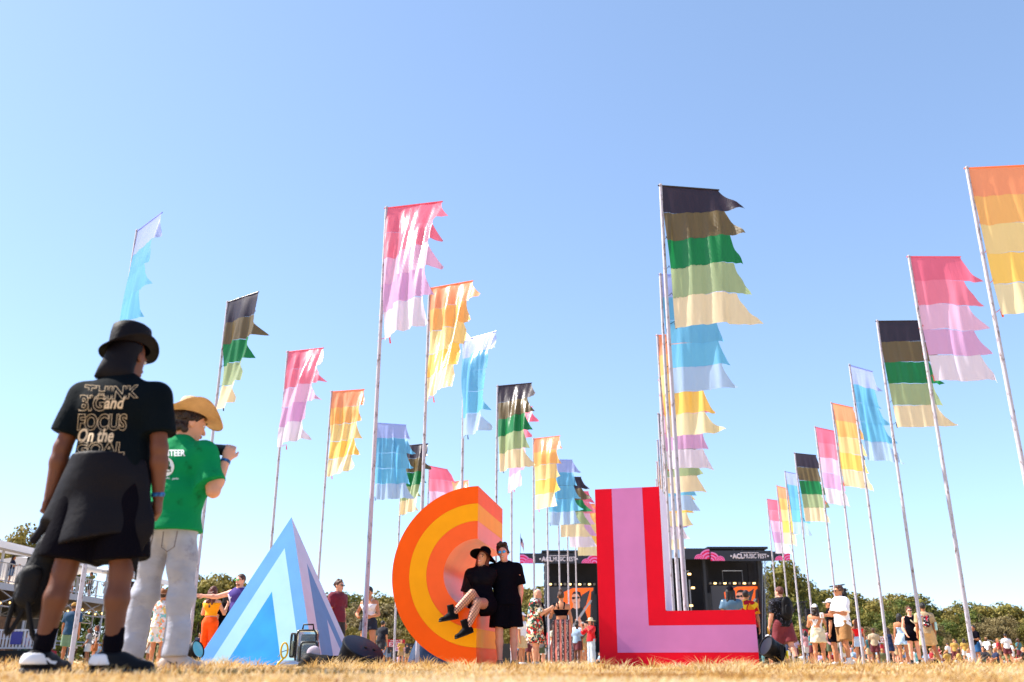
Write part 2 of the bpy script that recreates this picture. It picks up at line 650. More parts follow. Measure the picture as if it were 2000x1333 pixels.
# --- letter A : a pyramid with painted chevrons on each face
AM = Vector((-0.2054 * 14.7, 14.7, 0))
AS, ATH, AH = 1.98, math.radians(9.76), 2.45
Ar = empty("letter_sculpture", AM, 0.0, "blue pyramid sculpture standing for letter A with pale chevrons", "sculpture")
ux = Vector((math.cos(ATH), -math.sin(ATH), 0)); uy = Vector((math.sin(ATH), math.cos(ATH), 0))
cs = [-ux * AS, Vector((0, 0, 0)), uy * AS, uy * AS - ux * AS]
for c in cs:
    c.z = 0.03
apex = (uy - ux) * AS / 2 + Vector((0, 0, AH))

def chevron_face(p, q, mats3, cuts, bottom=None):
    """triangle p,q,apex split into outer band / chevron / inner triangle (parallel offsets)"""
    def tri(s, tl, tr):
        # legs inset: s = inset fraction measured on base from both corners
        a = p.lerp(q, tl); b = q.lerp(p, tr)
        top_h = 1 - s
        base_c = p.lerp(q, 0.5)
        return a, b
    names = ("outer_band", "chevron", "inner_panel")
    prev = (p, q, apex)
    for i, c in enumerate(cuts + [None]):
        if c is not None:
            l, r = c
            a = p.lerp(q, l); b = q.lerp(p, r)
            # apex of inner triangle: legs parallel to the outer ones
            k = 1 - l - r
            t = a + (apex - p) * k
            cur = (a, b, t)
            P, Q, T = prev
            vs = [P, a, t, T, b, Q]
            fs = [(0, 1, 2, 3), (3, 2, 4, 5)]
        else:
            vs = list(prev); fs = [(0, 1, 2)]
            cur = None
        mesh_obj(names[i], vs, fs, mats3[i], Ar)
        prev = cur
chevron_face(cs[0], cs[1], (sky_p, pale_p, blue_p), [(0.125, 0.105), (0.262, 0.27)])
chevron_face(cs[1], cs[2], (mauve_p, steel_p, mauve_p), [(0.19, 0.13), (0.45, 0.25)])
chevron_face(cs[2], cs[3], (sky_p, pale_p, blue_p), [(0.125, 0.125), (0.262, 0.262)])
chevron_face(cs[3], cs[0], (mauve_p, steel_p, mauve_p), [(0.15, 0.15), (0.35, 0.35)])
mb = MB()
ce = (uy - ux) * AS / 2
R9 = Matrix.Rotation(-ATH, 3, 'Z')
mb.box(ce + Vector((0, 0, 0.014)), (AS - 0.04, AS - 0.04, 0.026), R9)
mb.build("base_plate", black_base, Ar)

# ------------------------------------------------------------------ flags
POLE_H = 9.0
FLAGCOL = {
    'pink': [(228, 48, 104), (236, 92, 132), (226, 172, 212), (208, 148, 206), (222, 212, 234)],
    'orange': [(244, 132, 40), (244, 172, 30), (238, 206, 116), (250, 200, 6), (232, 216, 160)],
    'blue': [(140, 162, 230), (10, 158, 212), (40, 168, 220), (54, 180, 232), (154, 192, 236)],
    'black': [(50, 36, 44), (104, 88, 50), (20, 122, 58), (142, 166, 98), (232, 212, 164)],
}
FLAGDESC = {'pink': 'pink to pale lilac', 'orange': 'orange and yellow', 'blue': 'blue', 'black': 'black, olive and green'}

def cloth_mat(fam, i):
    key = "cloth_%s_%d" % (fam, i)
    if key in MATS:
        return MATS[key]
    col = tuple(0.86 * c + 0.14 * 0.9 for c in rgb(*FLAGCOL[fam][i])) if not (fam == 'black' and i < 3) else rgb(*FLAGCOL[fam][i])
    m = bpy.data.materials.new(key)
    MATS[key] = m
    m.use_nodes = True
    n = m.node_tree
    N, L = n.nodes, n.links
    bs = N['Principled BSDF']
    bs.inputs['Base Color'].default_value = (*col, 1)
    bs.inputs['Roughness'].default_value = 0.32
    bs.inputs['Specular IOR Level'].default_value = 1.0
    tc = N.new('ShaderNodeTexCoord')
    mp = N.new('ShaderNodeMapping'); mp.inputs['Scale'].default_value = (9.0, 9.0, 1.6)
    L.new(tc.outputs['Object'], mp.inputs[0])
    nz = N.new('ShaderNodeTexNoise'); nz.inputs['Scale'].default_value = 1.0; nz.inputs['Detail'].default_value = 4
    nz.inputs['Distortion'].default_value = 0.6
    L.new(mp.outputs[0], nz.inputs[0])
    bp = N.new('ShaderNodeBump'); bp.inputs['Strength'].default_value = 0.55; bp.inputs['Distance'].default_value = 0.02
    L.new(nz.outputs['Fac'], bp.inputs['Height'])
    L.new(bp.outputs[0], bs.inputs['Normal'])
    tr = N.new('ShaderNodeBsdfTranslucent'); tr.inputs[0].default_value = (*col, 1)
    L.new(bp.outputs[0], tr.inputs['Normal'])
    mx = N.new('ShaderNodeMixShader'); mx.inputs[0].default_value = 0.5
    L.new(bs.outputs[0], mx.inputs[1]); L.new(tr.outputs[0], mx.inputs[2])
    L.new(mx.outputs[0], N['Material Output'].inputs[0])
    return m

pole_m = mat("weathered_aluminium", rgb(176, 172, 184), rough=0.45, spec=0.5, metal=0.0,
             dirt=(rgb(96, 70, 54), 5.0, 0.54, (3.0, 3.0, 1.4)), bump=0.05, bscale=30)
cord_m = {'pink': mat("red_cord", rgb(220, 70, 70), rough=0.8), 'orange': mat("orange_cord", rgb(225, 90, 50), rough=0.8),
          'blue': mat("dark_cord", rgb(40, 40, 48), rough=0.8), 'black': mat("dark_cord", rgb(40, 40, 48), rough=0.8)}

def smoothstep(a, b, x):
    t = np.clip((x - a) / (b - a), 0, 1)
    return t * t * (3 - 2 * t)

def flag_panels(par, fam, azim, seed, H=3.04, W=1.2, tail=0.40, gusty=1.0, drift=0.10, near=True, yaw=0.0, tilt=0.42):
    r = np.random.default_rng(seed)
    dirx = np.array([math.cos(azim), math.sin(azim), 0.0])
    nrm = np.array([-math.sin(azim), math.cos(azim), 0.0])
    ph = r.random(8) * 6.28
    wl = 0.75 + 0.6 * r.random(3)
    am = 0.6 + 0.9 * r.random(3)
    nx, nz = (30, 11) if near else (18, 6)
    sh = H / 5
    hems = r.random(5)
    for i in range(5):
        tl = tail * (0.5 + 0.9 * hems[i])
        a = np.linspace(0, 1, nx)[None, :]
        t = np.linspace(0, 1, nz)[:, None]
        xe = W * (1.0 - 0.02 * (i > 0)) + tl * (0.15 * t + 0.85 * t ** 1.25) - 0.03 * np.sin(np.pi * t)
        T = (i + t) / 5.0
        x0 = drift * (T ** 1.2) + 0 * a
        # more vertices towards the tail
        x = x0 + (xe - x0) * a
        amp = np.clip(T * 3.0, 0.08, 1.0)
        y = amp * gusty * (0.060 * am[0] * np.sin(2 * np.pi * x / (0.62 * wl[0]) + ph[0] + 2.2 * T) * smoothstep(0, 0.3, x)
                           + 0.030 * am[1] * np.sin(2 * np.pi * x / (0.34 * wl[1]) + ph[1] - 3.0 * T)
                           + 0.016 * am[2] * np.sin(2 * np.pi * x / (0.19 * wl[2]) + ph[2] + 5.0 * T)
                           + 0.10 * np.sin(1.9 * x + ph[3] + 2.5 * T) * smoothstep(0, 0.8, x))
        y = y - gusty * tilt * T * (0.35 + 0.65 * smoothstep(0, 1.0, x)) + gusty * 0.10 * T * np.sin(4.0 * T + ph[6])
        y = y - yaw * x * np.clip(T * 4, 0, 1)
        over = np.clip(x - W, 0, None)
        y = y + over * (0.55 * math.sin(ph[4] + i * 1.7) + 0.35 * np.sin(9 * over + ph[5] + i)) * gusty
        z = -sh * (i + t) + 0.02 * np.sin(3 * x + ph[6] + 0.8 * i) * np.clip(T * 2, 0, 1)
        z = z + 0.10 * over * np.sin(ph[7] + i * 2.1)
        x = x - 0.12 * over * (1 + math.sin(ph[5] + i * 2.0))
        P = x[..., None] * dirx + y[..., None] * nrm
        P[..., 2] = z
        V = P.reshape(-1, 3) + np.array([0, 0, POLE_H - 0.02])
        jj, ii = np.meshgrid(np.arange(nz - 1), np.arange(nx - 1), indexing='ij')
        q = (jj * nx + ii).ravel()
        Fq = np.stack([q, q + 1, q + 1 + nx, q + nx], 1)
        quick_mesh("flag_panel", V, Fq, cloth_mat(fam, i), par, True)

def flag_pole(u, v, u2, v2, fam, label, group, seed, gusty=1.0, near=True, y=None, drift=0.10, xy=None, azim=None, yaw=0.0, tilt=0.42):
    """pole top at photo pixel (u, v); rod end at (u2, v2)"""
    if xy is None:
        if y is None:
            y = dist_for_height(v, POLE_H)
        p = at(u, v, y)
        x, y = p.x, y
    else:
        x, y = xy
    par = empty("flag_pole", (x, y, 0), 0.0, label, "flag", group)
    r = random.Random(seed)
    if azim is None:
        best = None
        for k in range(-85, 86, 2):
            a = math.radians(k)
            ex, ey = x + 1.2 * math.cos(a), y + 1.2 * math.sin(a)
            # project
            dz = POLE_H - CAM_H
            dep = ey * CP + dz * SP
            uu = 1000 + F_PX * ex / dep
            vv = 666.5 - F_PX * (dz * CP - ey * SP) / dep
            e = (uu - u2) ** 2 + (vv - v2) ** 2 * 2.0
            if best is None or e < best[0]:
                best = (e, a)
        azim = best[1]
    # slightly bent tapered pole
    bx, by = r.uniform(-.05, .05), r.uniform(-.05, .05)
    pts, rad = [], []
    n = 13
    for i in range(n):
        t = i / (n - 1)
        s = math.sin(math.pi * t) * 0.6 + math.sin(2.3 * math.pi * t + r.random()) * 0.16 * (1 - t)
        pts.append((bx * s, by * s, -0.03 + t * (POLE_H + 0.03)))
        rad.append(0.046 - 0.014 * t)
    mb = MB(); mb.tube(pts, rad, 12 if near else 8)
    mb.build("pole", pole_m, par, auto=40)
    mb = MB(); mb.lathe([(0.0345, POLE_H - 0.02), (0.036, POLE_H + 0.012), (0.02, POLE_H + 0.03), (0.0, POLE_H + 0.032)], 12)
    mb.build("pole_cap", pole_m, par, auto=40)
    d = Vector((math.cos(azim), math.sin(azim), 0))
    mb = MB(); mb.tube([d * -0.05 + Vector((0, 0, POLE_H - 0.012)), d * 1.22 + Vector((0, 0, POLE_H - 0.005))], 0.016, 8)
    mb.build("top_rod", cloth_mat(fam, 0), par, auto=40)
    flag_panels(par, fam, azim, seed, gusty=gusty, near=near, drift=drift, yaw=yaw, tilt=tilt)
    if near:
        for k in range(5):
            z = POLE_H - 0.5 - k * 0.6 + r.uniform(-.05, .05)
            T = (POLE_H - z) / 3.04
            e = d * (drift * T ** 1.2 + 0.02) + Vector((0, 0, z))
            mb = MB()
            mb.tube([Vector((0, 0, z - 0.09)) + d * -0.045, Vector((0, 0, z - 0.05)) + d * 0.045, e], 0.006, 5)
            mb.tube([e, e + Vector((0, 0, -0.05)) + d * 0.015], 0.004, 4)
            if k == 4:
                mb.tube([e + Vector((0, 0, -0.03)), e + Vector((0, 0, -0.15)) + d * 0.02], [0.012, 0.018], 6)
            mb.build("tie_cord", cord_m[fam], par, auto=60)
    return par

G_ = "festival flags on tall aluminium poles"
# right hand row
rowR = [(1888, 328, 2030, 330, 'orange'), (1775, 501, 1879, 503, 'pink'), (1713, 627, 1800, 627, 'black'),
        (1659, 713, 1704, 728, 'blue'), (1624, 787, 1668, 800, 'orange'), (1592, 834, 1627, 838, 'pink'),
        (1552, 885, 1594, 890, 'black'), (1533, 921, 1560, 925, 'blue'), (1517, 949, 1538, 951, 'orange'),
        (1498, 975, 1524, 976, 'pink')]
ORD = ['nearest the letter sculptures', 'second along', 'third along', 'fourth along', 'fifth along', 'sixth along', 'seventh along',
       'eighth along', 'ninth along', 'tenth along']
for i, (u, v, u2, v2, fam) in enumerate(rowR):
    flag_pole(u, v, u2, v2, fam, "%s striped flag, %s the pole row beside the walkers" % (FLAGDESC[fam], ORD[i].replace('nearest the letter sculptures', 'first along')),
              G_, 100 + i, gusty=0.55 + 0.1 * (i == 3), near=i < 8)
# row behind the letter L
fams = ['black', 'blue', 'orange', 'pink', 'black', 'blue', 'orange', 'pink', 'black', 'blue']
pA = at(1290, 362, dist_for_height(362, POLE_H)); pB = at(1277, 655, dist_for_height(655, POLE_H))
for i in range(10):
    p = pA + (pB - pA) * (i / 2.0)
    p.x += 0.09 * (i == 1) + 0.10 * (i == 2) + (0.10 + 0.05 * i) * (i > 2)
    az = math.radians([9, 4, -12, 2, 6, 0, -4, 3, 2, 0][i])
    flag_pole(0, 0, 0, 0, fams[i], "%s striped flag, %s the pole row behind letter L" % (FLAGDESC[fams[i]], ORD[i].replace('nearest the letter sculptures', 'first along')),
              G_, 200 + i, gusty=0.8, near=i < 4, yaw=0.18, xy=(p.x, p.y), azim=az)
# row behind the letter C
fams = ['pink', 'orange', 'blue', 'black', 'pink', 'orange', 'blue', 'black', 'pink', 'orange']
q0 = at(755, 406, dist_for_height(406, POLE_H)); q5 = at(1042, 857, dist_for_height(857, POLE_H))
ends = {0: (853, 396), 1: (910, 556), 2: (958, 659), 3: (1030, 752), 5: (1088, 856)}
starts = {0: (755, 406), 1: (839, 563), 2: (906, 664), 3: (972, 754), 5: (1042, 857)}
for i in range(10):
    lab = "%s striped flag, %s the pole row behind letter C" % (FLAGDESC[fams[i]], ORD[i].replace('nearest the letter sculptures', 'first along'))
    if i in starts:
        flag_pole(*starts[i], *ends[i], fams[i], lab, G_, 300 + i, gusty=1.05, near=True, yaw=0.24, tilt=0.62, drift=0.20)
    else:
        p = q0 + (q5 - q0) * (i / 5.0)
        flag_pole(0, 0, 0, 0, fams[i], lab, G_, 300 + i, gusty=0.9, near=i < 7, yaw=0.2, xy=(p.x - (0.2 if i == 4 else 0), p.y), azim=math.radians(-52 if i == 4 else 6))
# left hand row
rowL = [(268, 451, 310, 424, 'blue'), (445, 590, 503, 571, 'black'), (562, 687, 625, 685, 'pink'), (648, 765, 708, 763, 'orange'),
        (734, 826, 787, 828, 'blue'), (787, 871, 831, 871, 'black'), (838, 910, 872, 914, 'pink'), (874, 942, 912, 942, 'orange')]
for i, (u, v, u2, v2, fam) in enumerate(rowL):
    flag_pole(u, v, u2, v2, fam, "%s striped flag, %s the pole row beyond the pyramid" % (FLAGDESC[fam], ORD[i].replace('nearest the letter sculptures', 'first along')),
              G_, 400 + i, gusty=[0.6, 0.8, 1.1, 1.1, 1.1, 1.1, 1.0, 1.0][i], near=i < 6, yaw=[0.0, 0.0, 0.16, 0.16, 0.2, 0.2, 0.2, 0.2][i], tilt=[0.45, 0.6, 0.6, 0.6, 0.55, 0.5, 0.5, 0.5][i], drift=[0.1, 0.3, 0.22, 0.2, 0.1, 0.1, 0.1, 0.1][i])
# ------------------------------------------------------------------ trees
def leaf_mat(name, c0, c1, c2):
    m = bpy.data.materials.new(name)
    m.use_nodes = True
    N, L = m.node_tree.nodes, m.node_tree.links
    bs = N['Principled BSDF']
    bs.inputs['Roughness'].default_value = 0.65
    bs.inputs['Specular IOR Level'].default_value = 0.2
    a = N.new('ShaderNodeAttribute'); a.attribute_name = 'tint'
    rp = N.new('ShaderNodeValToRGB')
    e = rp.color_ramp.elements
    e[0].color = (*c0, 1); e[1].color = (*c2, 1); e[0].position = 0.0; e[1].position = 1.0
    x = e.new(0.5); x.color = (*c1, 1)
    L.new(a.outputs['Fac'], rp.inputs[0]); L.new(rp.outputs[0], bs.inputs['Base Color'])
    tr = N.new('ShaderNodeBsdfTranslucent'); L.new(rp.outputs[0], tr.inputs[0])
    mx = N.new('ShaderNodeMixShader'); mx.inputs[0].default_value = 0.25
    L.new(bs.outputs[0], mx.inputs[1]); L.new(tr.outputs[0], mx.inputs[2]); L.new(mx.outputs[0], N['Material Output'].inputs[0])
    return m
LEAF = [leaf_mat("olive_leaves", (0.078, 0.083, 0.016), (0.157, 0.146, 0.030), (0.256, 0.217, 0.048)),
        leaf_mat("golden_leaves", (0.121, 0.093, 0.020), (0.213, 0.168, 0.036), (0.313, 0.247, 0.062)),
        leaf_mat("green_leaves", (0.051, 0.078, 0.016), (0.107, 0.135, 0.028), (0.199, 0.209, 0.044)),
        leaf_mat("brown_leaves", (0.121, 0.090, 0.033), (0.199, 0.149, 0.062), (0.270, 0.209, 0.090))]
bark_m = mat("bark", (0.07, 0.05, 0.035), rough=0.9, bump=0.5, bscale=6, var=0.3)

def crown_data(seed, n_leaf=4200, leaf=0.36, open_=0.0):
    """unit-ish crown: radius 5, from z=1.2 to z=10"""
    r = np.random.default_rng(seed)
    nb = 46
    cen, rad = [], []
    for i in range(nb):
        a = r.random() * 6.283
        zz = r.random() ** 0.8
        z = 1.6 + 7.6 * zz
        prof = 4.6 * math.sin(math.pi * min(1, 0.22 + 0.74 * zz)) ** 0.7
        rr = prof * (0.45 + 0.6 * r.random())
        cen.append((rr * math.cos(a), rr * math.sin(a), z + r.normal() * .3))
        rad.append(0.75 + 0.75 * r.random())
    cen = np.array(cen); rad = np.array(rad)
    k = r.integers(0, nb, n_leaf)
    d = r.normal(size=(n_leaf, 3)); d /= np.linalg.norm(d, axis=1)[:, None]
    P = cen[k] + d * (rad[k] * (0.75 + 0.35 * r.random(n_leaf)))[:, None] * np.array([1.15, 1.15, 0.8])
    nrm = d * 0.9 + r.normal(size=(n_leaf, 3)) * 0.55 + np.array([0, 0, 0.25])
    nrm /= np.linalg.norm(nrm, axis=1)[:, None]
    up = r.normal(size=(n_leaf, 3))
    t1 = np.cross(nrm, up); t1 /= np.linalg.norm(t1, axis=1)[:, None]
    t2 = np.cross(nrm, t1)
    s = (leaf * (0.6 + 0.9 * r.random(n_leaf)))[:, None]
    V = np.stack([P - t1 * s * .5, P - t2 * s * .42, P + t1 * s * .5, P + t2 * s * .42], 1).reshape(-1, 3)
    F = np.arange(n_leaf * 4).reshape(-1, 4)
    tint = np.clip(0.5 + 0.22 * r.normal(size=nb)[k] + 0.16 * r.normal(size=n_leaf), 0, 1)
    return V, F, np.repeat(tint, 4)

CROWNS = []
for i in range(6):
    V, F, T = crown_data(900 + i, 4400)
    me_o = quick_mesh("crown", V, F, LEAF[0], None, False)
    a = me_o.data.attributes.new('tint', 'FLOAT', 'POINT'); a.data.foreach_set('value', T.astype(np.float32))
    CROWNS.append(me_o.data)
    bpy.data.objects.remove(me_o)
TRUNKS = []
for i in range(3):
    r = random.Random(50 + i)
    mb = MB()
    mb.tube([(0, 0, -0.2), (0.05, 0, 1.2), (0.1 * r.uniform(-1, 1), 0.1, 2.6), (r.uniform(-.3, .3), 0.2, 6.5)], [0.42, 0.30, 0.25, 0.08], 8)
    for k in range(6):
        an = k * 1.05 + r.random()
        z0 = 1.9 + 0.45 * k
        mb.tube([(0, 0, z0), (1.3 * math.cos(an), 1.3 * math.sin(an), z0 + 1.1), (2.9 * math.cos(an), 2.9 * math.sin(an), z0 + 2.3)], [0.14, 0.10, 0.03], 6)
    o = mb.build("trunk", bark_m, None, auto=60)
    TRUNKS.append(o.data)
    bpy.data.objects.remove(o)

def tree(u, vtop, d, wide=1.0, kind=0, seed=0, label="", group="", low=True):
    p = at(u, vtop, d)
    H = p.z
    r = random.Random(seed * 77 + int(u))
    t = empty("tree", (p.x, d, 0), r.random() * 6.28, label, "tree", group)
    s = H / 10.0
    c = bpy.data.objects.new("crown", CROWNS[r.randrange(6)])
    COL.objects.link(c); c.parent = t
    c.scale = (s * wide, s * wide, s)
    c.material_slots[0].link = 'OBJECT'; c.material_slots[0].material = LEAF[kind]
    if low:
        c.location.z = -0.9 * s
        c.scale = (s * wide, s * wide, s * 1.09)
    k = bpy.data.objects.new("trunk", TRUNKS[r.randrange(3)])
    COL.objects.link(k); k.parent = t
    k.scale = (s, s, s)
    return t

rt = random.Random(5)
GW = "trees of the wood beyond the field"
KN = ['olive green', 'golden green', 'dark green', 'brown tinged']
def skyline(u, tab):
    for (a, va), (b, vb) in zip(tab, tab[1:]):
        if a <= u <= b:
            return va + (vb - va) * (u - a) / (b - a)
    return tab[-1][1]
tabR = [(1480, 1150), (1560, 1140), (1600, 1148), (1640, 1160), (1690, 1166), (1735, 1160), (1765, 1163), (1800, 1180), (1860, 1184), (1900, 1178), (1940, 1186), (2060, 1192)]
for layer, (d, dv) in enumerate([(178, 0), (165, 14), (152, 34), (142, 58)]):
    u = 1485 + layer * 9
    while u < 2060:
        v = skyline(u, tabR) + dv + rt.uniform(-9, 9)
        k = rt.choice([0, 0, 1, 1, 2, 3] if layer < 2 else [0, 2, 2, 1, 3])
        tree(u, v, d + rt.uniform(-4, 4), rt.uniform(.75, 1.35), k, int(u), "%s tree in the wood beyond the sitting crowd" % KN[k], GW)
        u += rt.uniform(26, 40)
tree(1523, 1099, 150, 0.8, 0, 3, "tall olive green tree rising beside the stage banner", None, low=False)
tree(1552, 1128, 160, 0.8, 0, 4, "olive tree just right of the tall tree by the stage", None)
# slope left of the stage
tabM = [(560, 1160), (640, 1172), (675, 1160), (700, 1166), (740, 1162), (770, 1160), (900, 1150), (1000, 1148), (1040, 1146), (1075, 1140)]
for layer, (d, dv) in enumerate([(165, 0), (150, 18), (138, 42), (128, 62)]):
    u = 590 + layer * 8
    while u < 1072:
        v = skyline(u, tabM) + dv + rt.uniform(-4, 6)
        k = rt.choice([0, 1, 3, 3] if u < 850 else [1, 1, 0])
        tree(u, v, d + rt.uniform(-4, 4), rt.uniform(.95, 1.3), k, int(u), "%s tree on the slope behind the letter C" % KN[k], "trees behind the letter C")
        u += rt.uniform(26, 40)
# left clumps
for i, (u, v, d, w, k) in enumerate([(62, 1036, 92, .62, 1), (20, 1060, 96, .7, 0), (-30, 1050, 96, .8, 1), (120, 1075, 100, .8, 0)]):
    tree(u, v, d, w, k, i, "%s tree behind the white canopied platform" % KN[k], "trees behind the platform", low=False)
for i, (u, v, d, w, k) in enumerate([(378, 1130, 100, .8, 0), (402, 1120, 105, .8, 1), (436, 1117, 102, .85, 1), (462, 1128, 108, .8, 0), (350, 1142, 104, .8, 2), (320, 1160, 110, .9, 2), (285, 1165, 112, .9, 2),
                                     (392, 1160, 90, .9, 2), (430, 1175, 92, .9, 0), (490, 1140, 104, .9, 0), (250, 1190, 96, .9, 2), (200, 1185, 98, .9, 2), (150, 1195, 96, .9, 2), (100, 1200, 94, .9, 2), (50, 1205, 94, .9, 2), (5, 1200, 94, .9, 2), (30, 1240, 84, 1.3, 2), (80, 1236, 84, 1.3, 0), (130, 1240, 84, 1.3, 2), (180, 1236, 84, 1.3, 2), (230, 1240, 84, 1.3, 0), (280, 1236, 84, 1.3, 2), (330, 1240, 84, 1.3, 2)]):
    tree(u, v, d, w, k, i, "%s tree behind the woman in orange" % KN[k] if u > 340 else "%s tree low behind the platform" % KN[k],
         "trees left of the pyramid" if u > 340 else "low trees behind the platform")

# ------------------------------------------------------------------ concert stage
DST = 120.0
stage = empty("concert_stage", (at(1280, 1290, DST).x, DST, 0), 0, "black concert stage with ACL MUSIC FEST banners and video screens", "stage")
SO = Vector(stage.location)
def SPt(u, v, dy=0.0):
    return at(u, v, DST) + Vector((0, dy, 0)) - SO
blk = mat("stage_black", (0.010, 0.010, 0.016), rough=0.7, var=0.3, vscale=0.6)
blk2 = mat("stage_dark_grey", (0.022, 0.024, 0.032), rough=0.6, var=0.2, vscale=0.4)
navy = mat("banner_charcoal", rgb(46, 50, 62), rough=0.7, var=0.05)
truss_m = mat("truss_metal", rgb(120, 124, 136), rough=0.45, metal=0.3)
ring_pink = mat("banner_pink", rgb(226, 130, 196), rough=0.7)
ring_mag = mat("banner_magenta", rgb(222, 22, 88), rough=0.7)
white_let = mat("banner_white", rgb(214, 206, 218), rough=0.7)
lamp_on = mat("lit_lamp", (1.0, 0.75, 0.4), emit=((1.0, 0.62, 0.22), 1.1))
lamp_off = mat("unlit_lamp", rgb(120, 112, 104), rough=0.4)

def rect(name, u0, v0, u1, v1, dy, th, m, par=None, out=False):
    a = SPt(u0, v0, dy); b = SPt(u1, v1, dy)
    mb = MB()
    mb.box(((a.x + b.x) / 2, dy + th / 2, (a.z + b.z) / 2), (abs(b.x - a.x), th, abs(a.z - b.z)))
    o = mb.build(name, m, par or stage)
    return o
rect("back_wall", 1066, 1072, 1530, 1291, 7.0, 0.3, blk)
rect("roof_slab", 1058, 1076, 1384, 1080, -0.5, 8.0, blk2)
rect("roof_slab", 1380, 1069, 1498, 1073, -0.5, 8.0, blk2)
rect("roof_fascia", 1060, 1078, 1384, 1086, 0.4, 0.3, blk)
rect("roof_fascia", 1384, 1071, 1496, 1082, 0.4, 0.3, blk)
rect("stage_deck", 1064, 1274, 1500, 1291, 0.2, 6.6, blk2)
for (u0, u1, v) in ((1062, 1071, 1078), (1166, 1172, 1086), (1376, 1386, 1074), (1486, 1497, 1071)):
    rect("tower_leg", u0, v, u1, 1291, 0.1, 1.0, blk2)
for (u0, u1, v0, v1) in ((1388, 1392, 1100, 1290), (1310, 1314, 1100, 1275), (1480, 1484, 1098, 1290)):
    rect("speaker_drape", u0, v0, u1, v1, 2.0, 0.3, blk)
for u in (1065, 1069, 1489, 1494):
    a, b = SPt(u, 1082, -0.05), SPt(u, 1288, -0.05)
    mb = MB(); mb.tube([a, b], 0.05, 6)
    n = 26
    for i in range(n):
        z0 = a.z + (b.z - a.z) * i / n; z1 = a.z + (b.z - a.z) * (i + 1) / n
        s = 0.22 * (1 if i % 2 else -1)
        mb.tube([(a.x - s, a.y, z0), (a.x + s, a.y, z1)], 0.03, 4)
    mb.build("truss", truss_m, stage)
for (u0, u1, v) in ((1100, 1101, 0), (1432, 1433, 0), (1448, 1449, 0), (1472, 1473, 0)):
    rect("hang_cable", u0, 1072, u1, 1080, -0.3, 0.1, truss_m)
for (u0, u1) in ((1416, 1417.4), (1455, 1456.4)):
    rect("hang_cable", u0, 1114, u1, 1137, 1.5, 0.1, truss_m)
rect("light_bar", 1416, 1112.4, 1455, 1113.6, 1.5, 0.2, mat("pale_bar", rgb(170, 180, 200), rough=0.5))
rect("light_bar", 1336, 1113, 1350, 1114, 1.5, 0.2, mat("pale_bar", rgb(170, 180, 200), rough=0.5))
rect("speaker_array", 1383, 1158, 1394, 1206, 0.6, 0.8, blk2)
rect("speaker_array", 1158, 1160, 1168, 1215, 0.6, 0.8, blk2)
# banners
def banner(name, u0, v0, u1, v1, dy):
    return rect(name, u0, v0, u1, v1, dy, 0.12, navy)
bl = banner("banner", 1015, 1082.5, 1170, 1102, -0.8)
bc = banner("banner", 1300, 1073, 1383, 1094, -0.9)
br = banner("banner", 1384, 1078, 1503, 1098, -1.2)
be = banner("banner", 1506, 1079, 1540, 1096.5, -0.8)

def ring_cloud(u, v, rpx, par, dy, clip=(0, 9999), n=20):
    """half-round cloud of concentric pink and magenta rings, base centre at (u, v)"""
    fr = [1.0, 0.86, 0.68, 0.52, 0.36, 0.2, 0.0]
    for i in range(6):
        r1, r0 = rpx * fr[i], rpx * fr[i + 1]
        vs, fs = [], []
        for k in range(n + 1):
            a = math.pi * k / n
            for r in (r1, r0):
                uu = min(max(u + r * math.cos(a), clip[0]), clip[1])
                vs.append(SPt(uu, v - r * math.sin(a), dy - 0.004 * i))
        for k in range(n):
            fs.append((2 * k, 2 * k + 1, 2 * k + 3, 2 * k + 2))
        mesh_obj("cloud_ring", vs, fs, ring_pink if i % 2 == 0 else ring_mag, par)
ring_cloud(1019, 1101.8, 17, bl, -0.83, (1015.4, 1160))
ring_cloud(1034, 1101.8, 9.5, bl, -0.87)
ring_cloud(1160, 1101.8, 17, bl, -0.83, (0, 1169.5)); ring_cloud(1144, 1101.8, 9, bl, -0.87)
ring_cloud(1381, 1093.8, 19, bc, -0.93, (0, 1382.8)); ring_cloud(1363, 1093.8, 9.5, bc, -0.97)
ring_cloud(1385, 1097.8, 17, br, -1.23, (1384.3, 1500)); ring_cloud(1402, 1097.8, 9.5, br, -1.27)
ring_cloud(1537, 1096.3, 15, be, -0.83, (0, 1539.6)); ring_cloud(1519, 1096.3, 9, be, -0.87)

def stage_text(body, u, v, hpx, wpx, par, dy, m=white_let, off=0.0, outline=False):
    vs, fs, bd = text_mesh(body, 1.0, offset=off)
    xs = [p.x for p in vs]; zs = [p.z for p in vs]
    w, h = max(xs) - min(xs), max(zs) - min(zs)
    o0 = SPt(u, v, dy); o1 = SPt(u + wpx, v - hpx, dy)
    out = [Vector((o0.x + (p.x - min(xs)) / w * (o1.x - o0.x), dy, o0.z + (p.z - min(zs)) / h * (o1.z - o0.z))) for p in vs]
    if outline:
        mb = MB()
        for a, b in bd:
            if (out[a] - out[b]).length > 1e-4:
                mb.tube([out[a], out[b]], 0.05, 4, cap=False)
        return mb.build("lettering", m, par)
    return mesh_obj("lettering", out, fs, m, par)
for (u0, v0, par, dy) in ((1058, 1098, bl, -0.84), (1427, 1093, br, -1.24)):
    stage_text("ACL", u0, v0, 8.6, 20, par, dy, outline=True)
    stage_text("MUSIC FEST", u0 + 22, v0, 8.8, 43, par, dy, off=0.018)
    for uu in (u0 - 3.2, u0 + 68):
        a = SPt(uu, v0 - 4.5, dy)
        mb = MB(); mb.lathe([(0.12, 0), (0.12, 0.02)], 10, M=Matrix.Translation(a) @ Matrix.Rotation(math.pi / 2, 4, 'X'))
        mb.build("dot", white_let, par)
    rect("caption_line", u0 + 14, v0 - 11.4, u0 + 50, v0 - 10.4, dy, 0.01, white_let, par)
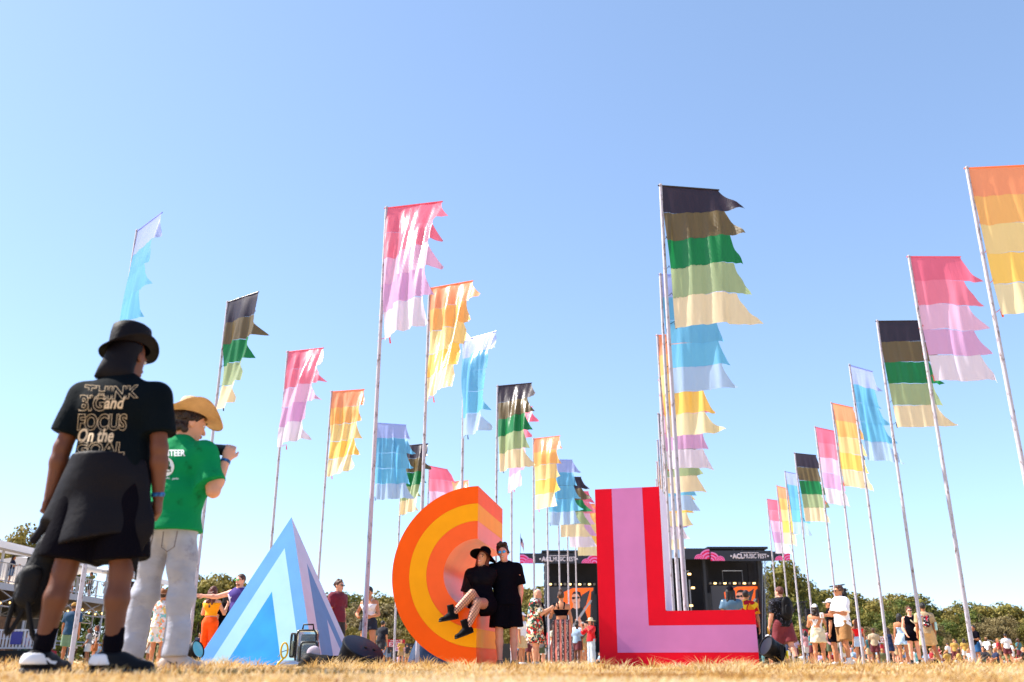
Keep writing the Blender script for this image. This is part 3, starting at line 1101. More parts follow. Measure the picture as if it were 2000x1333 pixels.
# lamps
for k in range(11):
    for (u0, v0) in ((1066, 1140.5), (1390, 1138.6)):
        u = u0 + k * 9.6
        if u > 1164 and u < 1300:
            continue
        a = SPt(u, v0, 0.9)
        mb = MB(); on = k % 2 == 1
        mb.box(a, (0.34 if on else 0.28, 0.3, 0.20 if on else 0.28), bev=0.04)
        mb.build("stage_lamp", lamp_on if on else lamp_off, stage)
for (u, v) in ((1349, 1120.5), (1356, 1147.5), (1352.5, 1182.5)):
    mb = MB(); mb.box(SPt(u, v, 0.9), (0.42, 0.3, 0.24), bev=0.05); mb.build("stage_lamp", lamp_on, stage)
rect("light_tower", 1351, 1131, 1352.2, 1192, 1.2, 0.1, truss_m)

# video screens showing a guitarist
scr_dark = mat("screen_dark", rgb(52, 52, 60), rough=0.4, emit=(rgb(52, 52, 60), 0.10))
scr_or = mat("screen_orange", rgb(240, 96, 20), rough=0.4, emit=(rgb(240, 96, 20), 0.18))
scr_skin = mat("screen_skin", rgb(196, 140, 120), rough=0.4, emit=(rgb(196, 140, 120), 0.12))
scr_blk = mat("screen_black", rgb(24, 22, 28), rough=0.4)
scr_gry = mat("screen_grey", rgb(150, 150, 158), rough=0.4, emit=(rgb(150, 150, 158), 0.10))

def flat(par, pts, m, dy, ox, oy, k=1.0, name="picture"):
    vs = [SPt(ox + x * k, oy + y * k, dy) for x, y in pts]
    return mesh_obj(name, vs, [tuple(range(len(vs)))], m, par)
def ell_pts(cx, cy, rx, ry, n=18, rot=0):
    return [(cx + rx * math.cos(2 * math.pi * i / n) * math.cos(rot) - ry * math.sin(2 * math.pi * i / n) * math.sin(rot),
             cy + rx * math.cos(2 * math.pi * i / n) * math.sin(rot) + ry * math.sin(2 * math.pi * i / n) * math.cos(rot)) for i in range(n)]

def video_screen(u0, v0, u1, v1, ox, oy):
    par = rect("video_screen", u0, v0, u1, v1, 1.2, 0.25, scr_dark)
    y = 1.19
    # orange burst
    flat(par, [(0, 12), (26, 1), (66, 0), (68, 40), (66, 92), (30, 88), (8, 60)], scr_or, y, ox, oy)
    flat(par, [(44, 14), (60, 4), (52, 34), (40, 50), (36, 30)], scr_dark, y - .01, ox, oy)
    flat(par, [(62, 8), (67, 4), (67, 60), (60, 60)], scr_dark, y - .01, ox, oy)
    flat(par, [(0, 62), (20, 50), (40, 70), (60, 62), (67, 90), (66, 110), (0, 110)], scr_dark, y - .012, ox, oy)
    # body in a dark pullover
    flat(par, [(17, 52), (24, 40), (31, 37), (41, 37), (50, 44), (56, 62), (55, 110), (10, 110), (12, 70)], scr_blk, y - .02, ox, oy)
    # neck and head
    flat(par, [(27, 28), (39, 28), (40, 39), (33, 43), (26, 39)], scr_skin, y - .03, ox, oy)
    flat(par, ell_pts(32, 22, 8.6, 12.5, rot=-0.08), scr_skin, y - .04, ox, oy)
    flat(par, [(24, 14), (27, 8), (34, 6.5), (41, 9), (42.5, 18), (41, 26), (39.5, 17), (36, 12.5), (29, 12)], scr_blk, y - .05, ox, oy)
    flat(par, ell_pts(27.4, 20.5, 3.8, 2.4), scr_blk, y - .06, ox, oy)
    flat(par, ell_pts(35.4, 19.6, 3.8, 2.4), scr_blk, y - .06, ox, oy)
    flat(par, [(24, 19), (39, 18), (39, 19.2), (24, 20.2)], scr_blk, y - .061, ox, oy)
    flat(par, ell_pts(30.5, 29.6, 2.8, 0.8), mat("screen_lip", rgb(140, 80, 76), rough=.4), y - .06, ox, oy)
    # guitar neck, hand and forearm
    flat(par, [(22, 78), (56, 30), (60, 24), (64, 25), (60, 33), (58, 34), (26, 82)], scr_gry, y - .07, ox, oy)
    flat(par, [(14, 90), (22, 78), (34, 84), (30, 104), (10, 108)], scr_blk, y - .075, ox, oy)
    flat(par, [(30, 62), (40, 60), (44, 68), (56, 72), (58, 80), (46, 80), (34, 74)], scr_skin, y - .08, ox, oy)
    for k in range(4):
        flat(par, ell_pts(33.5 + k * 2.0, 63.5 - k * 1.6, 1.2, 3.6, 10, 0.3), scr_skin, y - .09, ox, oy)
    return par
video_screen(1074, 1145, 1166, 1268, 1094, 1147)
video_screen(1392, 1143, 1489, 1276, 1418, 1144)

# flag on the stage's far end
fl = empty("national_flag", at(1017, 1290, 121).xy.to_3d(), 0, "small stars and stripes flag hanging from a thin pole by the stage", "flag")
top = at(1017, 1047, 121)
mb = MB(); mb.tube([(0, 0, 0), (0, 0, top.z + 0.3)], 0.04, 6); mb.build("pole", truss_m, fl)
nst = 7
for i in range(nst):
    vs, fs = [], []
    nx = 9
    for j in range(nx):
        t = j / (nx - 1)
        x = 0.05 + 0.42 * t; zt = top.z - 1.0 * t - 0.08 * math.sin(t * 9)
        y = 0.10 * math.sin(t * 8)
        h = 1.05
        vs.append((x, y, zt - h * i / nst)); vs.append((x, y, zt - h * (i + 1) / nst))
    for j in range(nx - 1):
        fs.append((2 * j, 2 * j + 1, 2 * j + 3, 2 * j + 2))
    mesh_obj("stripe", vs, fs, mat("flag_red", rgb(190, 40, 50)) if i % 2 == 0 else mat("flag_white", rgb(230, 226, 230)), fl)
vs = []
for j in range(5):
    t = j / 8
    x = 0.05 + 0.42 * t; zt = top.z - 1.0 * t - 0.08 * math.sin(t * 9)
    vs.append((x, 0.10 * math.sin(t * 8) - 0.03, zt)); vs.append((x, 0.10 * math.sin(t * 8) - 0.03, zt - 0.55))
mesh_obj("canton", vs, [(2 * j, 2 * j + 1, 2 * j + 3, 2 * j + 2) for j in range(4)], mat("flag_navy", rgb(40, 48, 96)), fl)

# ------------------------------------------------------------------ viewing platform on the left
VX0, VX1, VY0, VY1 = -38.0, -26.6, 45.0, 71.5
DECK = 4.0
plat = empty("viewing_platform", ((VX0 + VX1) / 2, (VY0 + VY1) / 2, 0), 0, "two storey scaffold viewing platform with white canopy roofs", "platform")
PO = Vector(plat.location)
alu = mat("scaffold_metal", rgb(170, 170, 178), rough=0.4, metal=0.4)
canopy_m = mat("white_canopy", rgb(236, 236, 242), rough=0.6, trans=0.15, bump=0.1, bscale=1.5)
deck_m = mat("deck_plywood", rgb(120, 100, 84), rough=0.8, var=0.2)
wood_m = mat("brown_boards", rgb(120, 84, 56), rough=0.8, var=0.25)
def pl(x, y, z):
    return Vector((x, y, z)) - PO
mb = MB(); mb.box(pl((VX0 + VX1) / 2, (VY0 + VY1) / 2, DECK - 0.1), (VX1 - VX0, VY1 - VY0, 0.2)); mb.build("deck", deck_m, plat)
mb = MB(); mb.box(pl(VX1 + 0.06, (VY0 + VY1) / 2, DECK - 0.14), (0.1, VY1 - VY0 - 0.1, 0.34)); mb.build("deck_fascia", alu, plat)
ys = list(np.arange(VY0 + 0.3, VY1, 3.25))
for y in ys:
    for x in (VX1 - 0.1, VX1 - 5.0, VX0 + 0.2):
        mb = MB(); mb.tube([pl(x, y, 0), pl(x, y, 5.95)], 0.075, 8); mb.build("post", alu, plat)
for a, b in zip(ys, ys[1:]):
    for x in (VX1 - 0.1, VX1 - 5.0):
        mb = MB()
        mb.tube([pl(x, a, 2.9), pl(x, b, DECK - 0.2)], 0.035, 5)
        mb.tube([pl(x, b, 2.9), pl(x, a, DECK - 0.2)], 0.035, 5)
        mb.tube([pl(x, a, 2.9), pl(x, b, 2.9)], 0.04, 5)
        mb.tube([pl(x, a, 1.3), pl(x, b, 1.3)], 0.04, 5)
        mb.build("brace", alu, plat)
    mb = MB()
    for z in (DECK + 0.15, DECK + 1.05):
        mb.tube([pl(VX1, a, z), pl(VX1, b, z)], 0.03, 5)
    k = 12
    for i in range(k):
        y = a + (b - a) * (i + 0.5) / k
        mb.tube([pl(VX1, y, DECK + 0.15), pl(VX1, y, DECK + 1.05)], 0.014, 4)
    mb.build("railing", alu, plat)
# canopy bays with a soft ridge
bay = [(VY0, 58.2), (60.5, VY1)]
for (a, b) in bay:
    vs, fs = [], []
    n, m_ = 14, 8
    for j in range(m_ + 1):
        for i in range(n + 1):
            x = VX0 - 0.4 + (VX1 + 0.6 - VX0 + 0.4) * j / m_
            y = a + (b - a) * i / n
            k = 1 - abs(2 * j / m_ - 1)
            z = 5.75 + 0.9 * k + 0.22 * abs(math.sin(math.pi * i / n * 3)) * (1 - 0.5 * k)
            vs.append(pl(x, y, z))
    for j in range(m_):
        for i in range(n):
            q = j * (n + 1) + i
            fs.append((q, q + 1, q + n + 2, q + n + 1))
    mesh_obj("canopy_roof", vs, fs, canopy_m, plat, True)
    mb = MB(); mb.box(pl(VX1 + 0.62, (a + b) / 2, 5.80), (0.04, b - a, 0.34)); mb.build("canopy_valance", canopy_m, plat)
    mb = MB(); mb.tube([pl(VX1, a, 5.7), pl(VX1, b, 5.7)], 0.06, 6); mb.build("eave_beam", alu, plat)
mb = MB(); mb.box(pl(VX1 - 3, 47.0, 1.2), (5.5, 9.0, 2.4)); mb.build("bar_counter", wood_m, plat)
mb = MB(); mb.box(pl(VX1 - 8.5, (VY0 + VY1) / 2, 1.9), (0.2, VY1 - VY0 - 1, 3.8)); mb.build("dark_backdrop", blk2, plat)
for i, (y, z) in enumerate(((52.0, 5.3), (63.0, 5.3), (66.6, 5.2))):
    mb = MB(); mb.box(pl(VX1 - 0.25, y, z), (0.5, 0.45, 0.75), bev=0.04); mb.build("loudspeaker", blk2, plat)
for i in range(26):
    y = VY0 + 2 + i * 0.95
    z = 3.25 - 0.22 * abs(math.sin(i * 0.8))
    mb = MB(); mb.lathe([(0.0, -0.07), (0.055, -0.03), (0.05, 0.03), (0.0, 0.06)], 8, M=Matrix.Translation(pl(VX1 + 0.02, y, z)))
    mb.build("string_bulb", mat("warm_bulb", (1, .7, .3), emit=((1, .6, .2), 1.0)), plat, smooth=True)
# white picket barrier at its foot
bar = empty("crowd_barrier", (at(0, 1290, 47).x, 47, 0), 0, "white slatted crowd barrier on a black base in front of the platform", "barrier")
w_m = mat("white_slats", rgb(206, 204, 212), rough=0.6)
x0b, x1b = -6.0, 2.6
mb = MB(); mb.box(((x0b + x1b) / 2, 0, 0.33), (x1b - x0b, 0.4, 0.66)); mb.build("base", black_base, bar)
for z in (0.78, 1.62):
    mb = MB(); mb.box(((x0b + x1b) / 2, 0, z), (x1b - x0b, 0.06, 0.08)); mb.build("rail", w_m, bar)
xx = x0b + 0.06
while xx < x1b:
    mb = MB(); mb.box((xx, -0.035, 1.2), (0.09, 0.022, 0.86)); mb.build("slat", w_m, bar)
    xx += 0.17
mb = MB(); mb.box((0.65, -0.07, 1.25), (0.55, 0.02, 0.6)); mb.build("blue_panel", mat("blue_panel", rgb(70, 72, 150)), bar)

# ------------------------------------------------------------------ signs, towers, lamp beyond the crowd
red_s = mat("sign_red", rgb(178, 28, 44), rough=0.6)
def billboard(u, v0, v1, wpx, d, m, label, text=None, tm=white_let, name="sign_board", extra=None):
    a, b = at(u - wpx / 2, v0, d), at(u + wpx / 2, v1, d)
    cx = (a.x + b.x) / 2
    s = empty(name, (cx, d, 0), 0, label, "sign")
    w, h = b.x - a.x, a.z - b.z
    mb = MB(); mb.box((0, 0, (a.z + b.z) / 2), (w, 0.06, h)); mb.build("board", m, s)
    for sx in (-1, 1):
        mb = MB(); mb.tube([(sx * w * 0.42, 0.06, 0), (sx * w * 0.42, 0.06, a.z)], 0.04, 6); mb.build("post", truss_m, s)
    if text:
        for (t, fz, fh, fw) in text:
            vs, fs, bd = text_mesh(t, 1.0, offset=0.02)
            xs = [p.x for p in vs]; zs = [p.z for p in vs]
            W_, H_ = max(xs) - min(xs), max(zs) - min(zs)
            out = [Vector(((p.x - min(xs)) / W_ * w * fw - w * fw / 2, -0.034, b.z + h * (fz + fh * (p.z - min(zs)) / H_))) for p in vs]
            mesh_obj("lettering", out, fs, tm, s)
    return s, a, b
billboard(772, 1249.5, 1264, 37, 72, red_s, "red EMERGENCY EXIT sign board beyond the pyramid", [("EXIT", 0.06, 0.56, 0.62), ("EMERGENCY", 0.74, 0.16, 0.5)])
billboard(780, 1264.5, 1272, 22, 71.5, mat("lilac_board", rgb(206, 176, 214)), "lilac notice board under the red exit sign", [("INFO & CO", 0.3, 0.4, 0.6)], red_s)
s, a, b = billboard(1721, 1243.5, 1256, 14, 64, mat("sign_white", rgb(226, 222, 226)), "white and red sign on a red pillar among the crowd", [("CO", 0.15, 0.7, 0.8)], red_s, "pillar_sign")
mb = MB(); mb.box((0.12, 0.1, b.z / 2 - 0.05), (0.36, 0.1, b.z - 0.1)); mb.build("pillar", red_s, s)
s, a, b = billboard(1573, 1229, 1238, 10, 62, red_s, "small red sign held high above the crowd near the delay tower", None)
billboard(1577, 1241, 1248.5, 9, 61.6, mat("sign_white", rgb(226, 222, 226)), "small white placard below the little red sign", None)
def tower(u, vtop, d, wpx, label, boxes):
    p = at(u, vtop, d)
    w = wpx * d / F_PX
    t = empty("loudspeaker_tower", (p.x, d, 0), 0, label, "tower")
    for sx in (-1, 1):
        for sy in (-1, 1):
            mb = MB(); mb.tube([(sx * w / 2, sy * w / 2, 0), (sx * w / 2, sy * w / 2, p.z)], 0.045, 5); mb.build("leg", blk2, t)
    n = 14
    mb = MB()
    for i in range(n):
        z0, z1 = p.z * i / n, p.z * (i + 1) / n
        s = 1 if i % 2 else -1
        mb.tube([(-s * w / 2, -w / 2, z0), (s * w / 2, -w / 2, z1)], 0.028, 4)
        mb.tube([(-s * w / 2, w / 2, z0), (s * w / 2, w / 2, z1)], 0.028, 4)
        mb.tube([(-w / 2, -w / 2, z1), (w / 2, -w / 2, z1)], 0.028, 4)
    mb.build("lattice", blk2, t)
    mb = MB(); mb.box((-0.2 * w, 0, p.z + 0.08), (w * 2.2, w * 1.6, 0.12), Matrix.Rotation(math.radians(-7), 3, 'Y')); mb.build("top_frame", blk2, t)
    for (du, v0, v1, wp) in boxes:
        za, zb = at(u, v0, d).z, at(u, v1, d).z
        k = 4
        for i in range(k):
            mb = MB(); mb.box((du * d / F_PX, -w / 2 - 0.3, zb + (za - zb) * (i + 0.5) / k), (wp * d / F_PX, 0.6, (za - zb) / k * 0.94), bev=0.03)
            mb.build("speaker_box", blk, t)
tower(1637, 1146, 92, 11, "black lattice loudspeaker tower behind the man in white", [(-2, 1160, 1200, 8), (6, 1150, 1180, 6)])
tower(1567, 1178, 98, 8, "dark lattice tower with speaker box behind the walking man", [(6, 1190, 1212, 10)])
lp = empty("street_lamp", (at(1950, 1290, 128).x, 128, 0), 0, "grey double armed street lamp rising above the crowd", "street lamp")
zt = at(1950, 1252, 128).z
g_m = mat("lamp_grey", rgb(170, 170, 176), rough=0.5)
mb = MB(); mb.tube([(0, 0, 0), (0, 0, zt - 0.5)], [0.09, 0.06], 8); mb.build("post", g_m, lp)
for s in (-1, 1):
    mb = MB(); mb.tube([(0, 0, zt - 0.5), (s * 0.35, 0, zt - 0.1), (s * 0.5, 0, zt)], 0.04, 6); mb.build("arm", g_m, lp)
    mb = MB(); mb.box((s * 0.72, 0, zt + 0.03), (0.5, 0.2, 0.09), Matrix.Rotation(-s * 0.12, 3, 'Y'), bev=0.03); mb.build("lamp_head", g_m, lp)
# dark mesh fence far behind the letter C
fn = empty("mesh_fence", (at(800, 1290, 95).x, 95, 0), 0, "dark screened fence running behind the exit sign", "fence")
fm = mat("fence_screen", rgb(52, 52, 54), rough=0.8, var=0.2, vscale=0.8)
for i in range(9):
    mb = MB(); mb.box((-8 + i * 2.45, 0, 1.0), (2.4, 0.04, 1.9)); mb.build("panel", fm, fn)
    mb = MB(); mb.tube([(-9.22 + i * 2.45, 0, 0), (-9.22 + i * 2.45, 0, 2.1)], 0.03, 5); mb.build("post", truss_m, fn)
# pale gravel wall strip behind the ponytail woman
# ------------------------------------------------------------------ people : signed distance bodies
def V3(*a):
    return np.array(a, dtype=np.float64)
def nrm_(v):
    v = np.asarray(v, float)
    return v / max(1e-9, np.linalg.norm(v))

def cone(a, b, ra, rb, k=0.03, flat=None, cuts=None, sub=False):
    return dict(t='c', a=np.asarray(a, float), b=np.asarray(b, float), ra=ra, rb=rb, k=k, flat=flat, cuts=cuts, sub=sub)
def ell(c, r, R=None, k=0.02, sub=False, cuts=None):
    return dict(t='e', c=np.asarray(c, float), r=np.asarray(r, float), R=np.eye(3) if R is None else np.asarray(R), k=k, sub=sub, cuts=cuts)

def sdf_mesh(name, prims, vox, material, parent, cuts=None, wrinkle=None, smooth=1):
    lo = np.full(3, 1e9); hi = np.full(3, -1e9)
    for p in prims:
        if p['sub']:
            continue
        if p['t'] == 'c':
            r = max(p['ra'], p['rb'])
            lo = np.minimum(lo, np.minimum(p['a'], p['b']) - r); hi = np.maximum(hi, np.maximum(p['a'], p['b']) + r)
        else:
            r = p['r'].max()
            lo = np.minimum(lo, p['c'] - r); hi = np.maximum(hi, p['c'] + r)
    pad = 3 * vox + 0.01
    lo -= pad; hi += pad
    n = np.ceil((hi - lo) / vox).astype(int) + 1
    D = np.full(n, 1.0, np.float32)
    ax = [lo[i] + vox * np.arange(n[i]) for i in range(3)]
    for p in prims:
        k = p['k']
        if p['t'] == 'c':
            r = max(p['ra'], p['rb']) + k + 3 * vox
            bl = np.minimum(p['a'], p['b']) - r; bh = np.maximum(p['a'], p['b']) + r
        else:
            r = p['r'].max() + k + 3 * vox
            bl = p['c'] - r; bh = p['c'] + r
        i0 = np.clip(np.floor((bl - lo) / vox).astype(int), 0, n - 1); i1 = np.clip(np.ceil((bh - lo) / vox).astype(int) + 1, 1, n)
        if np.any(i1 <= i0):
            continue
        X, Y, Z = np.meshgrid(*(ax[i][i0[i]:i1[i]] for i in range(3)), indexing='ij')
        P = np.stack([X, Y, Z], -1)
        if p['t'] == 'c':
            ab = p['b'] - p['a']
            L2 = max(1e-9, ab @ ab)
            t = np.clip(((P - p['a']) @ ab) / L2, 0, 1)
            q = P - (p['a'] + t[..., None] * ab)
            f = 1.0
            if p['flat'] is not None:
                nn, f = p['flat']
                nn = nrm_(nn)
                q = q + nn * ((q @ nn) * (1 / f - 1))[..., None]
            d = (np.sqrt((q * q).sum(-1)) - (p['ra'] + (p['rb'] - p['ra']) * t)) * (0.5 + 0.5 * min(1, f))
        else:
            q = (P - p['c']) @ p['R']
            qn = q / p['r']
            l = np.sqrt((qn * qn).sum(-1))
            g = np.sqrt(((qn / p['r']) ** 2).sum(-1)) + 1e-9
            d = l * (l - 1) / g
            d = np.where(l < 0.3, -p['r'].min() * 0.7, d)
        if p['cuts']:
            for c, nv in p['cuts']:
                d = np.maximum(d, (P - np.asarray(c)) @ nrm_(nv))
        sl = tuple(slice(i0[i], i1[i]) for i in range(3))
        E = D[sl]
        if p['sub']:
            D[sl] = np.maximum(E, -d)
        else:
            h = np.clip(0.5 + 0.5 * (E - d) / k, 0, 1)
            D[sl] = E * (1 - h) + d * h - k * h * (1 - h)
    if wrinkle or cuts:
        X, Y, Z = np.meshgrid(*ax, indexing='ij')
        if wrinkle:
            amp, fq, seed = wrinkle
            rr = np.random.default_rng(seed)
            w = np.zeros_like(D)
            for _ in range(6):
                dv = rr.normal(size=3) * np.array([0.6, 0.6, 1.1])
                dv = dv / np.linalg.norm(dv) * fq * (0.5 + rr.random())
                e = rr.normal(size=3) * 5
                w += np.sin(dv[0] * X + dv[1] * Y + dv[2] * Z + rr.random() * 6 + 0.9 * np.sin(e[0] * X + e[1] * Y + e[2] * Z))
            D += (amp / 3.0) * w.astype(np.float32) - 0.45 * amp
        if cuts:
            for c, nv in cuts:
                nv = nrm_(nv)
                D = np.maximum(D, ((X - c[0]) * nv[0] + (Y - c[1]) * nv[1] + (Z - c[2]) * nv[2]).astype(np.float32))
    Vv, Ff = surface_nets(D, lo, vox)
    if smooth and len(Vv):
        for _ in range(smooth):
            e = np.concatenate([Ff[:, [0, 1]], Ff[:, [1, 2]], Ff[:, [2, 3]], Ff[:, [3, 0]]])
            acc = np.zeros_like(Vv); cnt = np.zeros(len(Vv))
            for c_ in range(3):
                acc[:, c_] = np.bincount(e[:, 0], Vv[e[:, 1], c_], len(Vv)) + np.bincount(e[:, 1], Vv[e[:, 0], c_], len(Vv))
            cnt = np.bincount(e[:, 0], minlength=len(Vv)) + np.bincount(e[:, 1], minlength=len(Vv))
            Vv = Vv * 0.5 + 0.5 * acc / np.maximum(cnt, 1)[:, None]
    return quick_mesh(name, Vv, Ff, material, parent, True)

def surface_nets(D, lo, vox):
    S = D < 0
    nx, ny, nz = D.shape
    c = np.zeros((nx - 1, ny - 1, nz - 1), np.uint8)
    for a in (0, 1):
        for b in (0, 1):
            for d in (0, 1):
                c += S[a:nx - 1 + a, b:ny - 1 + b, d:nz - 1 + d]
    act = (c > 0) & (c < 8)
    I, J, K = np.nonzero(act)
    idx = np.full(act.shape, -1, np.int64)
    idx[I, J, K] = np.arange(len(I))
    acc = np.zeros((len(I), 3)); cnt = np.zeros(len(I))
    cor = [(a, b, d) for a in (0, 1) for b in (0, 1) for d in (0, 1)]
    for p in cor:
        for axis in range(3):
            if p[axis] == 1:
                continue
            q = list(p); q[axis] = 1
            da = D[I + p[0], J + p[1], K + p[2]]; db = D[I + q[0], J + q[1], K + q[2]]
            m = (da < 0) != (db < 0)
            t = np.where(m, da / np.where(m, da - db, 1), 0)
            for ax_ in range(3):
                acc[:, ax_] += np.where(m, p[ax_] + (t if ax_ == axis else 0), 0)
            cnt += m
    V = lo + (np.stack([I, J, K], 1) + acc / cnt[:, None]) * vox
    Fs = []
    for axis in range(3):
        sl0 = [slice(1, -1)] * 3; sl1 = [slice(1, -1)] * 3
        sl0[axis] = slice(0, -1); sl1[axis] = slice(1, None)
        A, B = S[tuple(sl0)], S[tuple(sl1)]
        m = A != B
        ii = np.stack(np.nonzero(m), 1)
        off = np.array([1, 1, 1]); off[axis] = 0
        ii = ii + off
        flip = A[m]
        u, v = [(1, 2), (2, 0), (0, 1)][axis]
        def cell(du, dv):
            k = ii.copy(); k[:, u] += du; k[:, v] += dv
            return idx[k[:, 0], k[:, 1], k[:, 2]]
        q = np.stack([cell(-1, -1), cell(0, -1), cell(0, 0), cell(-1, 0)], 1)
        q[~flip] = q[~flip][:, ::-1]
        Fs.append(q)
    F = np.concatenate(Fs)
    F = F[(F >= 0).all(1)]
    return V, F

def rotm(yaw=0, pitch=0, tilt=0):
    """head frame: yaw about z, pitch down (+) , tilt to local +x"""
    return np.array((Matrix.Rotation(yaw, 3, 'Z') @ Matrix.Rotation(tilt, 3, 'Y') @ Matrix.Rotation(pitch, 3, 'X')))

def skeleton(H=1.75, fem=False, lean=(0, 0, 1), twist=0.0, arms=None, legs=None, head=(0, 0, 0), pelvis=None, feet=None, hipdrop=0.0, broad=1.0):
    q = H / 1.75
    up = nrm_(lean)
    side = np.array([math.cos(twist), math.sin(twist), 0.0]); side = nrm_(side - up * (side @ up))
    fwd = np.cross(up, side) * 1.0   # side x, up z -> fwd = z cross x = +y ; body faces -y
    fwd = -fwd
    hw = (0.165 if fem else 0.185) * broad
    J = dict(q=q, up=up, side=side, fwd=fwd, fem=fem, H=H, broad=broad)
    legs = legs or {}
    arms = arms or {}
    hips = {s: V3(s * 0.088, 0, -0.05) for s in (-1, 1)}
    LG = {}
    for s in (-1, 1):
        td, sd = legs.get(s, ((s * 0.05, -0.01, -1), (s * 0.01, 0.03, -1)))
        k = hips[s] + nrm_(td) * 0.43
        a = k + nrm_(sd) * 0.41
        LG[s] = [hips[s], k, a]
    if pelvis is None:
        pz = 0.072 - min(LG[s][2][2] for s in (-1, 1))
        P = V3(0, 0, pz)
    else:
        P = np.asarray(pelvis, float) / q
    J['P'] = P * q
    J['leg'] = {s: [(P + v) * q for v in LG[s]] for s in (-1, 1)}
    C = P + up * 0.36
    N = P + up * 0.52
    J['C'] = C * q; J['N'] = N * q
    J['W'] = (P + up * 0.14) * q
    J['sh'] = {}; J['arm'] = {}
    for s in (-1, 1):
        sh = C + up * 0.068 + side * s * hw
        ud, fd = arms.get(s, ((s * 0.16, 0.03, -1), (s * 0.06, -0.16, -1)))
        e = sh + nrm_(ud) * 0.285
        w = e + nrm_(fd) * 0.25
        J['sh'][s] = sh * q
        J['arm'][s] = [sh * q, e * q, w * q, nrm_(fd)]
    R = rotm(*head)
    J['hR'] = R
    hc = N + R @ V3(0, -0.018, 0.145)
    J['hc'] = hc * q
    J['feet'] = feet or {}
    return J

def torso_prims(J, inf=0.0, hem=None, waist_in=1.0, fat=0.0):
    q, up, side, fwd = J['q'], J['up'], J['side'], J['fwd']
    P, C, N = J['P'], J['C'], J['N']
    fem = J['fem']
    b = J['broad']
    wr = (0.108 if fem else 0.128) * b
    fl = (fwd, 0.74 + fat)
    pr = [
        cone(P - side * 0.05 * q - up * 0.02 * q, P + side * 0.05 * q - up * 0.02 * q, (0.118 if fem else 0.108) * q + inf, (0.118 if fem else 0.108) * q + inf, 0.05, (fwd, 0.92)),
        cone(P, P + up * 0.2 * q, (0.14 * q * b) + inf, wr * q + inf, 0.06, fl),
        cone(P + up * 0.17 * q, C, wr * q + inf, (0.135 if fem else 0.15) * q * b + inf, 0.06, fl),
        cone(C - side * 0.075 * q, C + side * 0.075 * q, 0.112 * q * b + inf, 0.112 * q * b + inf, 0.05),
        cone(J['sh'][-1] - up * 0.008 * q, J['C'] + up * 0.085 * q, 0.055 * q + inf, 0.062 * q + inf, 0.06),
        cone(J['sh'][1] - up * 0.008 * q, J['C'] + up * 0.085 * q, 0.055 * q + inf, 0.062 * q + inf, 0.06),
        cone(C + up * 0.05 * q, N - up * 0.02 * q, 0.10 * q + inf * 0.8, 0.055 * q + inf * 0.3, 0.06, (fwd, 0.85)),
    ]
    if fem:
        for s in (-1, 1):
            pr.append(ell(C + fwd * 0.085 * q + side * s * 0.065 * q - up * 0.035 * q, np.array([0.062, 0.056, 0.06]) * q + inf, None, 0.04))
    return pr

def hand_prims(w, d, n, t, q, curl=(0.25, 0.35), r=0.0085, spread=0.0, thumb=0.5):
    """w wrist, d pointing to fingers, n palm normal (fingers curl to n), t thumb side"""
    d, n, t = nrm_(d), nrm_(n), nrm_(t)
    pr = [cone(w, w + d * 0.045 * q, 0.026 * q, 0.034 * q, 0.02, (n, 0.62)),
          cone(w + d * 0.04 * q - t * 0.016 * q, w + d * 0.078 * q - t * 0.018 * q, 0.022 * q, 0.019 * q, 0.015, (n, 0.68)),
          cone(w + d * 0.04 * q + t * 0.016 * q, w + d * 0.080 * q + t * 0.018 * q, 0.022 * q, 0.019 * q, 0.015, (n, 0.68))]
    offs = [0.029, 0.0105, -0.0085, -0.027]
    lens = [0.072, 0.082, 0.076, 0.060]
    for i in range(4):
        a0 = curl[0] * (1 + 0.12 * i); a1 = a0 + curl[1] * (1 + 0.1 * i); a2 = a1 + curl[1] * 0.8
        b = w + (d * 0.085 + t * offs[i]) * q
        sp = t * offs[i] * spread
        d0 = nrm_(d * math.cos(a0) + n * math.sin(a0) + sp); d1 = nrm_(d * math.cos(a1) + n * math.sin(a1) + sp); d2 = nrm_(d * math.cos(a2) + n * math.sin(a2))
        p1 = b + d0 * lens[i] * 0.46 * q; p2 = p1 + d1 * lens[i] * 0.32 * q; p3 = p2 + d2 * lens[i] * 0.24 * q
        pr += [cone(b - d0 * 0.012 * q, p1, r * 1.1, r, 0.006), cone(p1, p2, r, r * 0.95, 0.005), cone(p2, p3, r * 0.95, r * 0.8, 0.005)]
    b = w + (d * 0.022 + t * 0.026) * q
    d0 = nrm_(d * 0.75 + t * 0.62 + n * 0.35 * thumb); d1 = nrm_(d * 0.95 + t * 0.18 + n * 0.5 * thumb)
    p1 = b + d0 * 0.042 * q; p2 = p1 + d1 * 0.034 * q
    pr += [cone(b, p1, r * 1.6, r * 1.2, 0.012), cone(p1, p2, r * 1.2, r * 0.95, 0.006)]
    return pr

